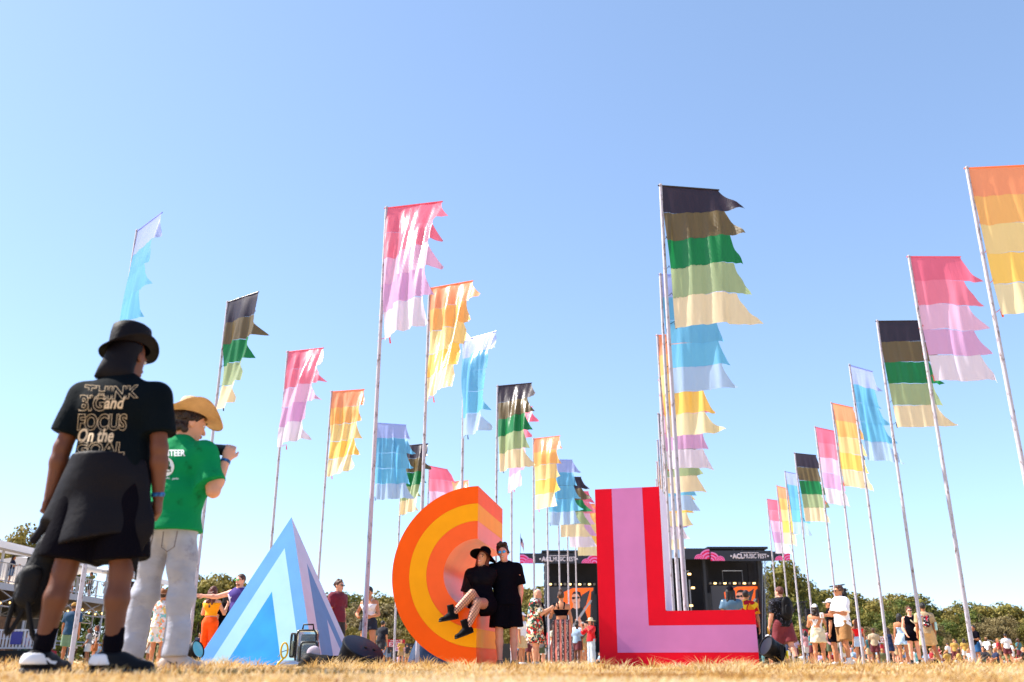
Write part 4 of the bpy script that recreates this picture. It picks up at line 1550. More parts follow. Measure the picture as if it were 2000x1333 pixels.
def body_prims(J, fat=0.0, hand=None, fingers=True, bare=False, fr=0.009, barefoot=True):
    q, up, fwd = J['q'], J['up'], J['fwd']
    fem = J['fem']
    g = 0.9 if fem else 1.0
    pr = torso_prims(J, fat)
    hc, R = J['hc'], J['hR']
    def h(x, y, z):
        return hc + R @ V3(x, y, z) * q
    pr += [cone(J['N'] - up * 0.05 * q, h(0, 0.022, -0.07), (0.046 if fem else 0.056) * q, (0.044 if fem else 0.053) * q, 0.03),
           ell(h(0, 0.014, 0.028), np.array([0.0745, 0.095, 0.094]) * q, R, 0.03),
           ell(h(0, -0.022, -0.035), np.array([0.058, 0.068, 0.083]) * q, R, 0.03),
           ell(h(0, -0.056, -0.098), np.array([0.032, 0.032, 0.026]) * q, R, 0.03),
           cone(h(0, -0.088, 0.002), h(0, -0.108, -0.036), 0.009 * q, 0.0145 * q, 0.012),
           ell(h(0, -0.083, 0.022), np.array([0.05, 0.014, 0.011]) * q, R, 0.02),
           ell(h(0, -0.083, -0.066), np.array([0.024, 0.014, 0.012]) * q, R, 0.014)]
    for s in (-1, 1):
        pr.append(ell(h(s * 0.077, 0.012, -0.012), np.array([0.010, 0.022, 0.032]) * q, R, 0.010))
        pr.append(ell(h(s * 0.031, -0.1, 0.004), np.array([0.015, 0.013, 0.009]) * q, R, 0.01, sub=True))
    for s in (-1, 1):
        sh, e, w, fd = J['arm'][s]
        pr += [cone(sh, e, 0.054 * q * g + fat * .5, 0.042 * q * g + fat * .4, 0.03),
               cone(e, e + (w - e) * 0.3, 0.042 * q * g, 0.044 * q * g + fat * .3, 0.02),
               cone(e + (w - e) * 0.3, w, 0.044 * q * g + fat * .3, 0.028 * q * g, 0.02)]
        hs = (hand or {}).get(s, {})
        n = np.asarray(hs.get('n', -J['side'] * s + 0.2 * fwd), float)
        n = n - fd * (n @ fd); n = nrm_(n)
        t = np.cross(n, fd) * 1.0
        tt = np.asarray(hs.get('t', fwd), float)
        if t @ tt < 0:
            t = -t
        if fingers:
            pr += hand_prims(w, hs.get('d', fd), n, t, q * (0.93 if fem else 1), hs.get('curl', (0.3, 0.4)), fr, hs.get('spread', 0.0), hs.get('thumb', 0.5))
        else:
            pr += [cone(w, w + fd * 0.08 * q, 0.026 * q, 0.036 * q, 0.02, (n, 0.6)), cone(w + fd * 0.08 * q, w + (fd * 0.15 + n * 0.03) * q, 0.034 * q, 0.022 * q, 0.02, (n, 0.6)),
                   cone(w + fd * 0.03 * q, w + (fd * 0.08 + t * 0.05) * q, 0.014, 0.011, 0.012)]
        hp, k, a = J['leg'][s]
        ld = nrm_(a - k)
        bk = -fwd
        bk = nrm_(bk - ld * (bk @ ld))
        pr += [cone(hp + V3(0, 0, 0.02), k, (0.092 if fem else 0.088) * q + fat, 0.056 * q + fat * .5, 0.05),
               cone(k, k + (a - k) * 0.32 + bk * 0.012 * q, 0.053 * q, 0.056 * q + fat * .5, 0.025),
               cone(k + (a - k) * 0.32 + bk * 0.012 * q, a, 0.055 * q + fat * .4, 0.034 * q, 0.025)]
        f = foot_dir(J, s)
        pr += [cone(a - f * 0.035 * q + V3(0, 0, -0.035) * q, a + f * 0.13 * q + V3(0, 0, -0.045) * q, 0.030 * q, 0.026 * q, 0.02, (V3(0, 0, 1), 0.8))]
    return pr

def foot_dir(J, s):
    f = J['feet'].get(s)
    if f is None:
        f = nrm_(J['fwd'] * V3(1, 1, 0) + J['side'] * 0.22 * s)
    return np.asarray(f, float) / np.linalg.norm(f)

def tee_prims(J, inf=0.016, sleeve=0.6, hem=-0.06, flare=0.02, fat=0.0, neck=0.066, arm_inf=None, vneck=0.0):
    q, up, side, fwd = J['q'], J['up'], J['side'], J['fwd']
    pr = torso_prims(J, inf + fat)
    if hem < 0.02:
        hb = (0.142 if J['fem'] else 0.15) * q * J['broad'] + inf + flare + fat
        pr.append(cone(J['P'] + up * 0.12 * q, J['P'] + up * hem * q, (0.14 * q * J['broad']) + inf + fat + flare * 0.6, hb, 0.05, (fwd, 0.86)))
    ai = inf * 1.3 if arm_inf is None else arm_inf
    if sleeve > 0:
        for s in (-1, 1):
            sh, e, w, fd = J['arm'][s]
            if sleeve <= 1:
                en = sh + (e - sh) * sleeve
                pr.append(cone(sh, en + (e - sh) * 0.3, 0.056 * q + ai, 0.058 * q + ai + 0.008, 0.035, cuts=[(en, e - sh)]))
            else:
                pr.append(cone(sh, e, 0.056 * q + ai, 0.050 * q + ai, 0.035))
                en = e + (w - e) * (sleeve - 1)
                pr.append(cone(e, en + (w - e) * 0.1, 0.050 * q + ai, 0.040 * q + ai, 0.02, cuts=[(en, w - e)]))
    # neck hole
    pr.append(cone(J['N'] - up * (0.035 + vneck) * q + fwd * (0.03 + vneck * .5), J['N'] + up * 0.12 * q, neck * q * 0.9, neck * q * 1.1, 0.01, sub=True))
    return pr

def hem_cut(J, hem):
    return [(J['P'] + J['up'] * hem * J['q'], -J['up'])]

def tank_prims(J, inf=0.012, hem=-0.05, top=0.10, strap=True, fat=0.0):
    q, up, side, fwd = J['q'], J['up'], J['side'], J['fwd']
    pr = torso_prims(J, inf + fat)
    return pr

def leg_prims(J, inf, to=1.0, flare=0.0, cuff=0.06, fat=0.0):
    """trouser legs; to = fraction of the leg (1 = thigh only end, 2 = ankle)"""
    q, up, side, fwd = J['q'], J['up'], J['side'], J['fwd']
    P = J['P']
    pr = [cone(P - side * 0.05 * q - up * 0.02 * q, P + side * 0.05 * q - up * 0.02 * q, 0.116 * q + inf + fat, 0.116 * q + inf + fat, 0.05, (fwd, 0.95)),
          cone(P - up * 0.02 * q, P + up * 0.09 * q, 0.138 * q * J['broad'] + inf + fat, 0.128 * q * J['broad'] + inf + fat, 0.05, (fwd, 0.78))]
    for s in (-1, 1):
        hp, k, a = J['leg'][s]
        if to <= 1:
            en = hp + (k - hp) * to
            pr.append(cone(hp + V3(0, 0, 0.02), en + (k - hp) * 0.15, 0.098 * q + inf + fat, 0.082 * q + inf + flare + fat, 0.035, cuts=[(en, k - hp)]))
        else:
            pr.append(cone(hp + V3(0, 0, 0.02), k, 0.096 * q + inf + fat, 0.064 * q + inf + flare * 0.5, 0.035))
            en = k + (a - k) * (to - 1)
            pr.append(cone(k, en + (a - k) * 0.1, 0.064 * q + inf + flare * 0.5, cuff * q + inf + flare, 0.03, cuts=[(en, a - k)]))
    return pr

def waist_cut(J, z=0.12):
    return [(J['P'] + J['up'] * z * J['q'], J['up'])]

def skirt_prims(J, length, r0=0.13, r1=0.22, depth=0.8):
    q, up, fwd = J['q'], J['up'], J['fwd']
    P = J['P']
    a = P + up * 0.11 * q
    b = P + V3(0, 0, -length) * q
    return [cone(a, P, r0 * q, (r0 * 0.6 + r1 * 0.4 + 0.02) * q, 0.04, (fwd, depth)), cone(P, b, (r0 * 0.6 + r1 * 0.4 + 0.02) * q, r1 * q, 0.04, (fwd, depth), cuts=[(b, V3(0, 0, -1))])]

SKIN = {}
def skin(name, r, g, b):
    if name not in SKIN:
        SKIN[name] = mat("skin_" + name, rgb(r, g, b), rough=0.5, spec=0.3, var=0.10, vscale=9, bump=0.08, bscale=160)
    return SKIN[name]
skin('light', 212, 152, 122); skin('tan', 190, 126, 90); skin('olive', 168, 108, 74); skin('brown', 100, 58, 38); skin('pink', 220, 158, 132)

def cloth(name, r, g, b, rough=0.85, var=0.10, bump=0.6, bscale=16, col2=None, vscale=5.0):
    return mat("fabric_" + name, rgb(r, g, b), rough=rough, spec=0.2, var=var, vscale=vscale, bump=bump, bscale=bscale, sheen=0.1, col2=col2, stretch=(1, 1, 1.7))

def print_mat(name, base, cols, scale=14, dens=0.55):
    """blotchy printed fabric: voronoi cells of several colours on a base"""
    key = "fabric_" + name
    if key in MATS:
        return MATS[key]
    m = bpy.data.materials.new(key); MATS[key] = m
    m.use_nodes = True
    N, L = m.node_tree.nodes, m.node_tree.links
    bs = N['Principled BSDF']; bs.inputs['Roughness'].default_value = 0.8; bs.inputs['Specular IOR Level'].default_value = 0.2
    tc = N.new('ShaderNodeTexCoord')
    nz = N.new('ShaderNodeTexNoise'); nz.inputs['Scale'].default_value = scale * 0.7
    L.new(tc.outputs['Object'], nz.inputs[0])
    ad = N.new('ShaderNodeMix'); ad.data_type = 'VECTOR'; ad.inputs['Factor'].default_value = 0.12
    L.new(tc.outputs['Object'], ad.inputs[4]); L.new(nz.outputs['Color'], ad.inputs[5])
    vo = N.new('ShaderNodeTexVoronoi'); vo.inputs['Scale'].default_value = scale
    L.new(ad.outputs[1], vo.inputs['Vector'])
    sp = N.new('ShaderNodeSeparateColor'); L.new(vo.outputs['Color'], sp.inputs[0])
    rp = N.new('ShaderNodeValToRGB'); rp.color_ramp.interpolation = 'CONSTANT'
    e = rp.color_ramp.elements
    allc = [base] + cols
    e[0].position = 0; e[0].color = (*rgb(*base), 1)
    step = (1 - (1 - dens)) / len(cols)
    e[1].position = 1 - dens; e[1].color = (*rgb(*cols[0]), 1)
    for i, c in enumerate(cols[1:]):
        x = e.new(1 - dens + step * (i + 1)); x.color = (*rgb(*c), 1)
    L.new(sp.outputs[0], rp.inputs[0]); L.new(rp.outputs[0], bs.inputs['Base Color'])
    return m

def stripe_mat(name, c1, c2, c3, freq):
    key = "fabric_" + name
    m = bpy.data.materials.new(key); MATS[key] = m
    m.use_nodes = True
    N, L = m.node_tree.nodes, m.node_tree.links
    bs = N['Principled BSDF']; bs.inputs['Roughness'].default_value = 0.85
    tc = N.new('ShaderNodeTexCoord'); sx = N.new('ShaderNodeSeparateXYZ'); L.new(tc.outputs['Object'], sx.inputs[0])
    ma = N.new('ShaderNodeMath'); ma.operation = 'MULTIPLY'; ma.inputs[1].default_value = freq; L.new(sx.outputs[0], ma.inputs[0])
    fr = N.new('ShaderNodeMath'); fr.operation = 'FRACT'; L.new(ma.outputs[0], fr.inputs[0])
    rp = N.new('ShaderNodeValToRGB'); rp.color_ramp.interpolation = 'CONSTANT'
    e = rp.color_ramp.elements
    e[0].color = (*rgb(*c1), 1); e[1].position = 0.4; e[1].color = (*rgb(*c2), 1)
    x = e.new(0.6); x.color = (*rgb(*c3), 1)
    L.new(fr.outputs[0], rp.inputs[0])
    vo = N.new('ShaderNodeTexVoronoi'); vo.inputs['Scale'].default_value = 55; L.new(tc.outputs['Object'], vo.inputs['Vector'])
    lt = N.new('ShaderNodeMath'); lt.operation = 'LESS_THAN'; lt.inputs[1].default_value = 0.42; L.new(vo.outputs['Distance'], lt.inputs[0])
    gt = N.new('ShaderNodeMath'); gt.operation = 'GREATER_THAN'; gt.inputs[1].default_value = 0.6; L.new(fr.outputs[0], gt.inputs[0])
    mu = N.new('ShaderNodeMath'); mu.operation = 'MULTIPLY'; L.new(lt.outputs[0], mu.inputs[0]); L.new(gt.outputs[0], mu.inputs[1])
    mx = N.new('ShaderNodeMix'); mx.data_type = 'RGBA'; L.new(mu.outputs[0], mx.inputs['Factor']); L.new(rp.outputs[0], mx.inputs[6]); mx.inputs[7].default_value = (*rgb(226, 206, 200), 1)
    L.new(mx.outputs[2], bs.inputs['Base Color'])
    return m

HAIRM = {k: mat("hair_" + k, rgb(*c), rough=0.45, spec=0.4, bump=0.9, bscale=90, var=0.35, vscale=30, stretch=(1, 1, 0.35)) for k, c in
         dict(black=(26, 20, 20), dark=(44, 28, 22), brown=(78, 48, 32), auburn=(98, 44, 28), blond=(170, 120, 70), grey=(176, 168, 164)).items()}

def hair_prims(J, style, seed=0):
    q, R, hc = J['q'], J['hR'], J['hc']
    def h(x, y, z):
        return hc + R @ V3(x, y, z) * q
    rr = random.Random(seed)
    fr_cut = [(h(0, -0.055, 0.052), R @ V3(0, -1.0, -0.75))]
    ear = [(h(0, 0.0, -0.055), R @ V3(0, -0.35, -1))]
    pr = [ell(h(0, 0.022, 0.036), np.array([0.083, 0.103, 0.102]) * q, R, 0.02, cuts=fr_cut + ear)]
    if style in ('curly', 'wavy'):
        n = 46 if style == 'curly' else 30
        for i in range(n):
            a = rr.uniform(0, 6.28); z = rr.uniform(-0.25, 1)
            d = V3(math.sqrt(max(0, 1 - z * z)) * math.cos(a), math.sqrt(max(0, 1 - z * z)) * math.sin(a), z)
            p = V3(0, 0.02, 0.035) + d * V3(0.082, 0.098, 0.098)
            if p[1] < -0.055 and p[2] < 0.07:
                continue
            rad = rr.uniform(0.018, 0.028)
            pr.append(ell(h(*p), np.array([rad] * 3) * q, None, 0.008))
    if style == 'top':
        for i in range(30):
            a = rr.uniform(-0.5, 3.64); z = rr.uniform(0.0, 0.10)
            pr.append(ell(h(0.078 * math.cos(a), 0.02 + 0.095 * math.sin(a), z), np.array([0.024] * 3) * q, None, 0.01))
        for i in range(34):
            x = rr.uniform(-0.06, 0.06); y = rr.uniform(-0.08, 0.07)
            pr.append(ell(h(x, y, 0.125 + rr.uniform(-0.012, 0.02) - 0.9 * x * x / 0.2), np.array([0.026] * 3) * q, None, 0.01))
    if style == 'bun':
        pr.append(ell(h(0, 0.05, 0.135), np.array([0.052, 0.055, 0.05]) * q, R, 0.012))
    if style in ('long', 'longwavy'):
        L = 0.34
        for s in (-1, 0, 1):
            b = h(s * 0.06, 0.06, 0.0)
            e = b + (J['up'] * -L + J['fwd'] * -0.05 + J['side'] * s * 0.03) * q
            pr.append(cone(b, e, 0.052 * q, 0.03 * q, 0.03))
        if style == 'longwavy':
            for i in range(26):
                t = rr.random(); s = rr.uniform(-1, 1)
                b = h(s * 0.08, 0.06, 0.0) + (J['up'] * -L * t + J['fwd'] * -0.06) * q
                pr.append(ell(b, np.array([0.032] * 3) * q, None, 0.012))
    if style == 'front':   # long hair falling over the shoulders
        for s in (-1, 1):
            b = h(s * 0.075, 0.02, -0.01)
            m_ = b + (J['up'] * -0.16 + J['side'] * s * 0.03 + J['fwd'] * 0.03) * q
            e = m_ + (J['up'] * -0.2 + J['fwd'] * 0.06) * q
            pr += [cone(b, m_, 0.036 * q, 0.034 * q, 0.02), cone(m_, e, 0.034 * q, 0.016 * q, 0.02)]
        pr.append(cone(h(0, 0.07, 0.0), h(0, 0.08, -0.2), 0.07 * q, 0.06 * q, 0.03))
    if style == 'pony':
        b = h(-0.05, 0.05, -0.06)
        m_ = b + (J['up'] * -0.14 + J['side'] * -0.05 + J['fwd'] * 0.10) * q
        e = m_ + (J['up'] * -0.24 + J['fwd'] * 0.05 + J['side'] * 0.03) * q
        pr += [cone(b, m_, 0.034 * q, 0.03 * q, 0.02), cone(m_, e, 0.03 * q, 0.012 * q, 0.02)]
    if style == 'bob':
        for s in (-1, 1):
            pr.append(cone(h(s * 0.06, 0.03, 0.0), h(s * 0.075, 0.04, -0.13), 0.045 * q, 0.035 * q, 0.03))
        pr.append(cone(h(0, 0.07, 0.0), h(0, 0.07, -0.14), 0.06 * q, 0.05 * q, 0.03))
    return pr

def face_parts(par, J, lip=(150, 70, 66), brow=None, glasses=None, smile=False, eyes=True):
    """eyes, brows, mouth, ears already in the body"""
    q, R, hc = J['q'], J['hR'], J['hc']
    Rm = Matrix(R.tolist())
    def h(x, y, z):
        return Vector((hc + R @ V3(x, y, z) * q).tolist())
    def blob(name, c, r, m, par=par, n=10):
        mb = MB()
        prof = [(math.sin(math.pi * i / 6), -math.cos(math.pi * i / 6)) for i in range(7)]
        M = Matrix.Translation(c) @ Rm.to_4x4() @ Matrix.Diagonal((r[0] * q, r[1] * q, r[2] * q, 1))
        mb.lathe([(a if 0 < i < 6 else 0.0, b) for i, (a, b) in enumerate(prof)], n, M=M)
        return mb.build(name, m, par, smooth=True)
    if eyes and not glasses:
        for s in (-1, 1):
            e = blob("eye", h(s * 0.031, -0.083, 0.004), (0.0145, 0.011, 0.0095), mat("eye_white", rgb(214, 206, 200), rough=0.2))
            blob("iris", h(s * 0.031, -0.0905, 0.004), (0.0085, 0.005, 0.0085), mat("iris_brown", rgb(50, 30, 22), rough=0.15), e)
            blob("eyebrow", h(s * 0.033, -0.094, 0.026), (0.021, 0.007, 0.0055), brow or HAIRM['dark'])
    blob("lips", h(0, -0.0955, -0.066), (0.027 if smile else 0.021, 0.008, 0.011), mat("lips_%d" % lip[0], rgb(*lip), rough=0.35))
    if smile:
        blob("teeth", h(0, -0.1005, -0.065), (0.020, 0.0045, 0.0058), mat("teeth", rgb(232, 226, 216), rough=0.25))
    if glasses:
        gm, fm_ = glasses
        g = None
        for s in (-1, 1):
            b = blob("lens", h(s * 0.033, -0.103, 0.003), (0.0265, 0.007, 0.021), gm)
        mb = MB(); mb.tube([h(-0.012, -0.107, 0.008), h(0.012, -0.107, 0.008)], 0.0025 * q, 5)
        for s in (-1, 1):
            mb.tube([h(s * 0.055, -0.098, 0.008), h(s * 0.08, -0.04, 0.008), h(s * 0.08, 0.01, 0.0)], 0.003 * q, 5)
        mb.build("glasses_frame", fm_, par, smooth=True)

def shoe_pair(par, J, m, sole=None, sides=(-1, 1), high=0.0, vox=0.012, big=1.0, name="shoe"):
    out = {}
    for s in sides:
        hp, k, a = J['leg'][s]
        q = J['q']
        f = foot_dir(J, s)
        upv = nrm_(np.cross(np.cross(f, V3(0, 0, 1)), f)) if abs(f[2]) < 0.98 else V3(0, 1, 0)
        if f[2] < -0.5 or f[2] > 0.5:
            ld = nrm_(k - a); upv = nrm_(ld - f * (ld @ f))
        sd = np.cross(f, upv)
        b = a - upv * 0.07 * q
        pr = [cone(b - f * 0.045 * q + upv * 0.045 * q, b + f * 0.06 * q + upv * 0.043 * q, 0.048 * q * big, 0.050 * q * big, 0.03, (sd, 0.86)),
              cone(b + f * 0.05 * q + upv * 0.038 * q, b + f * 0.155 * q + upv * 0.03 * q, 0.050 * q * big, 0.042 * q * big, 0.03, (upv, 0.72)),
              cone(a - upv * 0.02 * q, a + upv * (0.025 + high) * q, 0.046 * q * big, 0.045 * q * big, 0.03, cuts=[(a + upv * (0.025 + high) * q, upv)])]
        out[s] = sdf_mesh(name, pr, vox, m, par, cuts=[(b + upv * 0.004, -upv)])
        if sole is not None:
            pr2 = [cone(b - f * 0.045 * q + upv * 0.012 * q, b + f * 0.06 * q + upv * 0.012 * q, 0.048 * q * big, 0.051 * q * big, 0.03, (sd, 0.88)),
                   cone(b + f * 0.05 * q + upv * 0.012 * q, b + f * 0.158 * q + upv * 0.012 * q, 0.051 * q * big, 0.044 * q * big, 0.03)]
            sdf_mesh("sole", pr2, vox, sole, out[s], cuts=[(b, -upv), (b + upv * 0.026 * q, upv)])
    return out

def sock_pair(par, J, m, h=0.12, vox=0.012, sides=(-1, 1)):
    for s in sides:
        hp, k, a = J['leg'][s]
        d = nrm_(k - a); q = J['q']
        sdf_mesh("sock", [cone(a - d * 0.02, a + d * h * 0.5, 0.040 * q, 0.043 * q, 0.02), cone(a + d * h * 0.5, a + d * (h + 0.05), 0.043 * q, 0.052 * q, 0.02, cuts=[(a + d * h, d)])], vox, m, par)

def lathe_hat(par, J, prof, m, name="hat", tilt=0.0, off=(0, 0.012, 0.0), wav=None, n=40, sx=0.93, sy=1.1, yaw=0.0):
    """prof (r, z) measured from the head centre"""
    q, R, hc = J['q'], J['hR'], J['hc']
    Rm = Matrix(R.tolist()).to_4x4() @ Matrix.Rotation(tilt, 4, 'X') @ Matrix.Rotation(yaw, 4, 'Z')
    c = Vector((hc + R @ V3(*off) * q).tolist())
    vs, fs = [], []
    for r, z in prof:
        for k in range(n):
            a = 2 * math.pi * k / n
            dz = wav(a, r) if wav else 0.0
            v = Vector((r * math.cos(a) * sx, r * math.sin(a) * sy, z + dz)) * q
            vs.append(Matrix.Translation(c) @ Rm @ v)
    for i in range(len(prof) - 1):
        for k in range(n):
            a = i * n + k; b = i * n + (k + 1) % n
            fs.append((a, b, b + n, a + n))
    mb = MB(); mb.add(vs, fs)
    o = mb.build(name, m, par, smooth=True)
    o.data.set_sharp_from_angle(angle=math.radians(50))
    return o

def cap_hat(par, J, m, backwards=False, name="cap"):
    q, R, hc = J['q'], J['hR'], J['hc']
    def h(x, y, z):
        return hc + R @ V3(x, y, z) * q
    pr = [ell(h(0, 0.018, 0.045), np.array([0.088, 0.108, 0.098]) * q, R, 0.02, cuts=[(h(0, 0, 0.035), R @ V3(0, 0.0, -1))])]
    sg = 1 if backwards else -1
    pr.append(ell(h(0, 0.018 + sg * 0.12, 0.04), np.array([0.075, 0.085, 0.012]) * q, R, 0.01))
    return sdf_mesh(name, pr, 0.011, m, par)

def person(u, v, H, rot, label, y=None, group=None, xy=None, hat_extra=0.0, **sk):
    if xy is None:
        d = y if y else dist_for_height(v, H + hat_extra)
        x = ray(u, 1296)[0] * d
    else:
        x, d = xy
    e = empty("person", (x, d, 0), math.radians(rot), label, "person", group)
    J = skeleton(H, **sk)
    return e, J
# ------------------------------------------------------------------ printing on clothes
def world_of(o):
    M = o.matrix_basis.copy()
    p = o.parent
    while p is not None:
        M = p.matrix_basis @ M
        p = p.parent
    return M

def bvh_of(o):
    M = world_of(o)
    vs = [M @ v.co for v in o.data.vertices]
    return BVHTree.FromPolygons(vs, [tuple(p.vertices) for p in o.data.polygons]), M.inverted()

CAMO = Vector((0, 0, CAM_H))
def hit(bv, u, v, off=0.003):
    r = Vector(ray(u, v)).normalized()
    loc, n, i, d = bv[0].ray_cast(CAMO, r)
    if loc is None:
        return None
    return bv[1] @ (loc - r * off)

def print_text(o, bv, body, u, v, wpx, hpx, m, outline=0.0, off=0.0, shear=0.0, slope=0.0, arch=0.0, name="lettering"):
    vs, fs, bd = text_mesh(body, 1.0, offset=off, shear=shear)
    xs = [p.x for p in vs]; zs = [p.z for p in vs]
    x0, x1, z0, z1 = min(xs), max(xs), min(zs), max(zs)
    P = []
    for p in vs:
        fx = (p.x - x0) / (x1 - x0); fz = (p.z - z0) / (z1 - z0)
        uu = u + fx * wpx - slope * fz * hpx
        vv = v - fz * hpx - arch * math.sin(math.pi * fx)
        P.append(hit(bv, uu, vv))
    if outline > 0:
        mb = MB()
        for a, b in bd:
            if P[a] is None or P[b] is None or (P[a] - P[b]).length > 0.16 or (P[a] - P[b]).length < 1e-5:
                continue
            mb.tube([P[a], P[b]], outline, 4, cap=False)
        return mb.build(name, m, o)
    good = [f for f in fs if all(P[i] is not None for i in f) and max((P[f[0]] - P[i]).length for i in f) < 0.12]
    idx = sorted({i for f in good for i in f})
    mp = {k: j for j, k in enumerate(idx)}
    if not good:
        return None
    return mesh_obj(name, [P[i] for i in idx], [tuple(mp[i] for i in f) for f in good], m, o)

def print_poly(o, bv, pts, m, off=0.004, name="print"):
    P = [hit(bv, a, b, off) for a, b in pts]
    P = [p for p in P if p is not None]
    if len(P) < 3:
        return None
    return mesh_obj(name, P, [tuple(range(len(P)))], m, o)

def print_stroke(o, bv, pts, m, rad=0.003, off=0.003, name="print"):
    P = [hit(bv, a, b, off) for a, b in pts]
    P = [p for p in P if p is not None]
    if len(P) < 2:
        return None
    mb = MB(); mb.tube(P, rad, 5)
    return mb.build(name, m, o)

HV = 0.0075     # voxel of the two men in front
blackc = mat("fabric_black", (0.0035, 0.003, 0.006), rough=0.9, spec=0.04, var=0.15, bump=0.2, bscale=40)
nylon = mat("fabric_black_nylon", (0.005, 0.004, 0.007), rough=0.6, spec=0.12, bump=0.25, bscale=14)
cream_print = mat("cream_print", rgb(214, 190, 158), rough=0.8)
white_c = cloth("white", 226, 224, 230)

# ------------------------------------------------------------------ man in black
bm_e, J = person(0, 0, 1.79, 180, "man seen from behind in black hat, lettered black t-shirt and jacket tied at waist",
                 xy=(-2.135, 4.76), broad=1.03,
                 arms={1: ((0.24, 0.05, -1), (0.10, -0.02, -1)), -1: ((-0.20, 0.03, -1), (-0.05, -0.14, -1))},
                 legs={1: ((0.13, 0.03, -1), (0.10, 0.06, -1)), -1: ((-0.10, -0.02, -1), (-0.05, 0.04, -1))},
                 head=(math.radians(-14), 0.12, 0.05), feet={1: V3(-0.28, -1, 0), -1: V3(-0.95, -0.42, 0)})
sdf_mesh("body", body_prims(J, hand={-1: dict(curl=(0.55, 0.75), n=V3(1, 0.1, 0), t=V3(0, -1, 0)), 1: dict(curl=(0.9, 0.9), n=V3(-1, 0, 0))}, fr=0.0092),
         HV, skin('brown', 112, 66, 42), bm_e)
face_parts(bm_e, J)
b_shirt = sdf_mesh("t_shirt", tee_prims(J, 0.020, 0.74, -0.10, 0.02, arm_inf=0.026), HV, mat("fabric_black_green", (0.003, 0.0055, 0.008), rough=0.85, spec=0.05, bump=0.2, bscale=40, var=0.15), bm_e,
                   cuts=hem_cut(J, -0.10), wrinkle=(0.007, 24, 11))
sdf_mesh("shorts", leg_prims(J, 0.026, 0.86, 0.03), HV * 1.3, blackc, bm_e, cuts=waist_cut(J), wrinkle=(0.006, 18, 3))
P = J['P']
jk = [cone(P + V3(0, 0, 0.13), P + V3(0.0, 0, -0.02), 0.165, 0.19, 0.06, (V3(0, 1, 0), 0.88)),
      cone(P + V3(0, 0, -0.02), P + V3(0.0, 0.02, -0.36), 0.19, 0.212, 0.05, (V3(0, 1, 0), 0.84), cuts=[(P + V3(0, 0, -0.345), V3(-0.22, 0, -1))]),
      cone(P + V3(0.02, 0.03, 0.10), P + V3(0.24, 0.05, -0.34), 0.14, 0.065, 0.06, (V3(0, 1, 0), 0.8), cuts=[(P + V3(0, 0, -0.36), V3(0.5, 0, -1))]),
      cone(P + V3(0.10, 0.05, 0.02), P + V3(0.31, 0.05, -0.33), 0.05, 0.02, 0.06, (V3(0, 1, 0), 0.6)),
      cone(P + V3(-0.185, 0.05, 0.05), P + V3(-0.215, 0.05, -0.28), 0.03, 0.06, 0.04, (V3(0, 1, 0), 0.5)),
      cone(P + V3(-0.20, 0.06, -0.25), P + V3(-0.235, 0.05, -0.53), 0.075, 0.008, 0.03, (V3(0, 1, 0), 0.3))]
sdf_mesh("tied_jacket", jk, HV * 1.2, nylon, bm_e, wrinkle=(0.010, 17, 21), cuts=[(P + V3(0, 0, 0.105), V3(0, 0, 1))])
sock_pair(bm_e, J, blackc, 0.15, 0.009)
shoes = shoe_pair(bm_e, J, mat("shoe_black", rgb(16, 14, 18), rough=0.5, spec=0.15, bump=0.1), mat("sole_black", rgb(40, 38, 44), rough=0.6), vox=0.0075, big=1.1)
wht = mat("shoe_white", rgb(226, 224, 228), rough=0.4)
for s_ in (-1, 1):
    a_ = J['leg'][s_][2]; f_ = foot_dir(J, s_); q_ = J['q']; b_h = a_ - V3(0, 0, 0.07) * q_
    sdf_mesh("heel_panel", [cone(b_h - f_ * 0.045 * q_ + V3(0, 0, 0.050), b_h + f_ * 0.06 * q_ + V3(0, 0, 0.046), 0.0575 * q_, 0.058 * q_, 0.03, (np.cross(f_, V3(0, 0, 1)), 0.88)),
                            cone(a_ - V3(0, 0, 0.02), a_ + V3(0, 0, 0.02), 0.0535 * q_, 0.0525 * q_, 0.03)], 0.0075, wht, shoes[s_],
             cuts=[(b_h - f_ * 0.008 + V3(0, 0, 0.05), f_ + V3(0, 0, 0.45)), (b_h + V3(0, 0, 0.040), V3(0, 0, -1)), (a_ + V3(0, 0, 0.022), V3(0, 0, 1))])
    sdf_mesh("side_panel", [cone(b_h + f_ * 0.03 * q_ + V3(0, 0, 0.038), b_h + f_ * 0.11 * q_ + V3(0, 0, 0.034), 0.0575 * q_, 0.054 * q_, 0.03, (V3(0, 0, 1), 0.75))], 0.0075, wht, shoes[s_],
             cuts=[(b_h + f_ * 0.075 + V3(0, 0, 0.03), f_ + V3(0, 0, 1.3)), (b_h + f_ * 0.035 + V3(0, 0, 0.03), -f_ - V3(0, 0, 1.0)), (b_h + V3(0, 0, 0.028), V3(0, 0, -1))])
sb = bvh_of(shoes[-1])
print_poly(shoes[-1], sb, [(160, 1289), (168, 1296), (182, 1300), (196, 1299), (206, 1292), (194, 1293.5), (180, 1293), (168, 1289)], wht, name="swoosh")
sb1 = bvh_of(shoes[1])
print_poly(shoes[1], sb1, [(88, 1286), (98, 1296), (108, 1298), (112, 1292), (101, 1291), (94, 1285)], wht, name="swoosh")
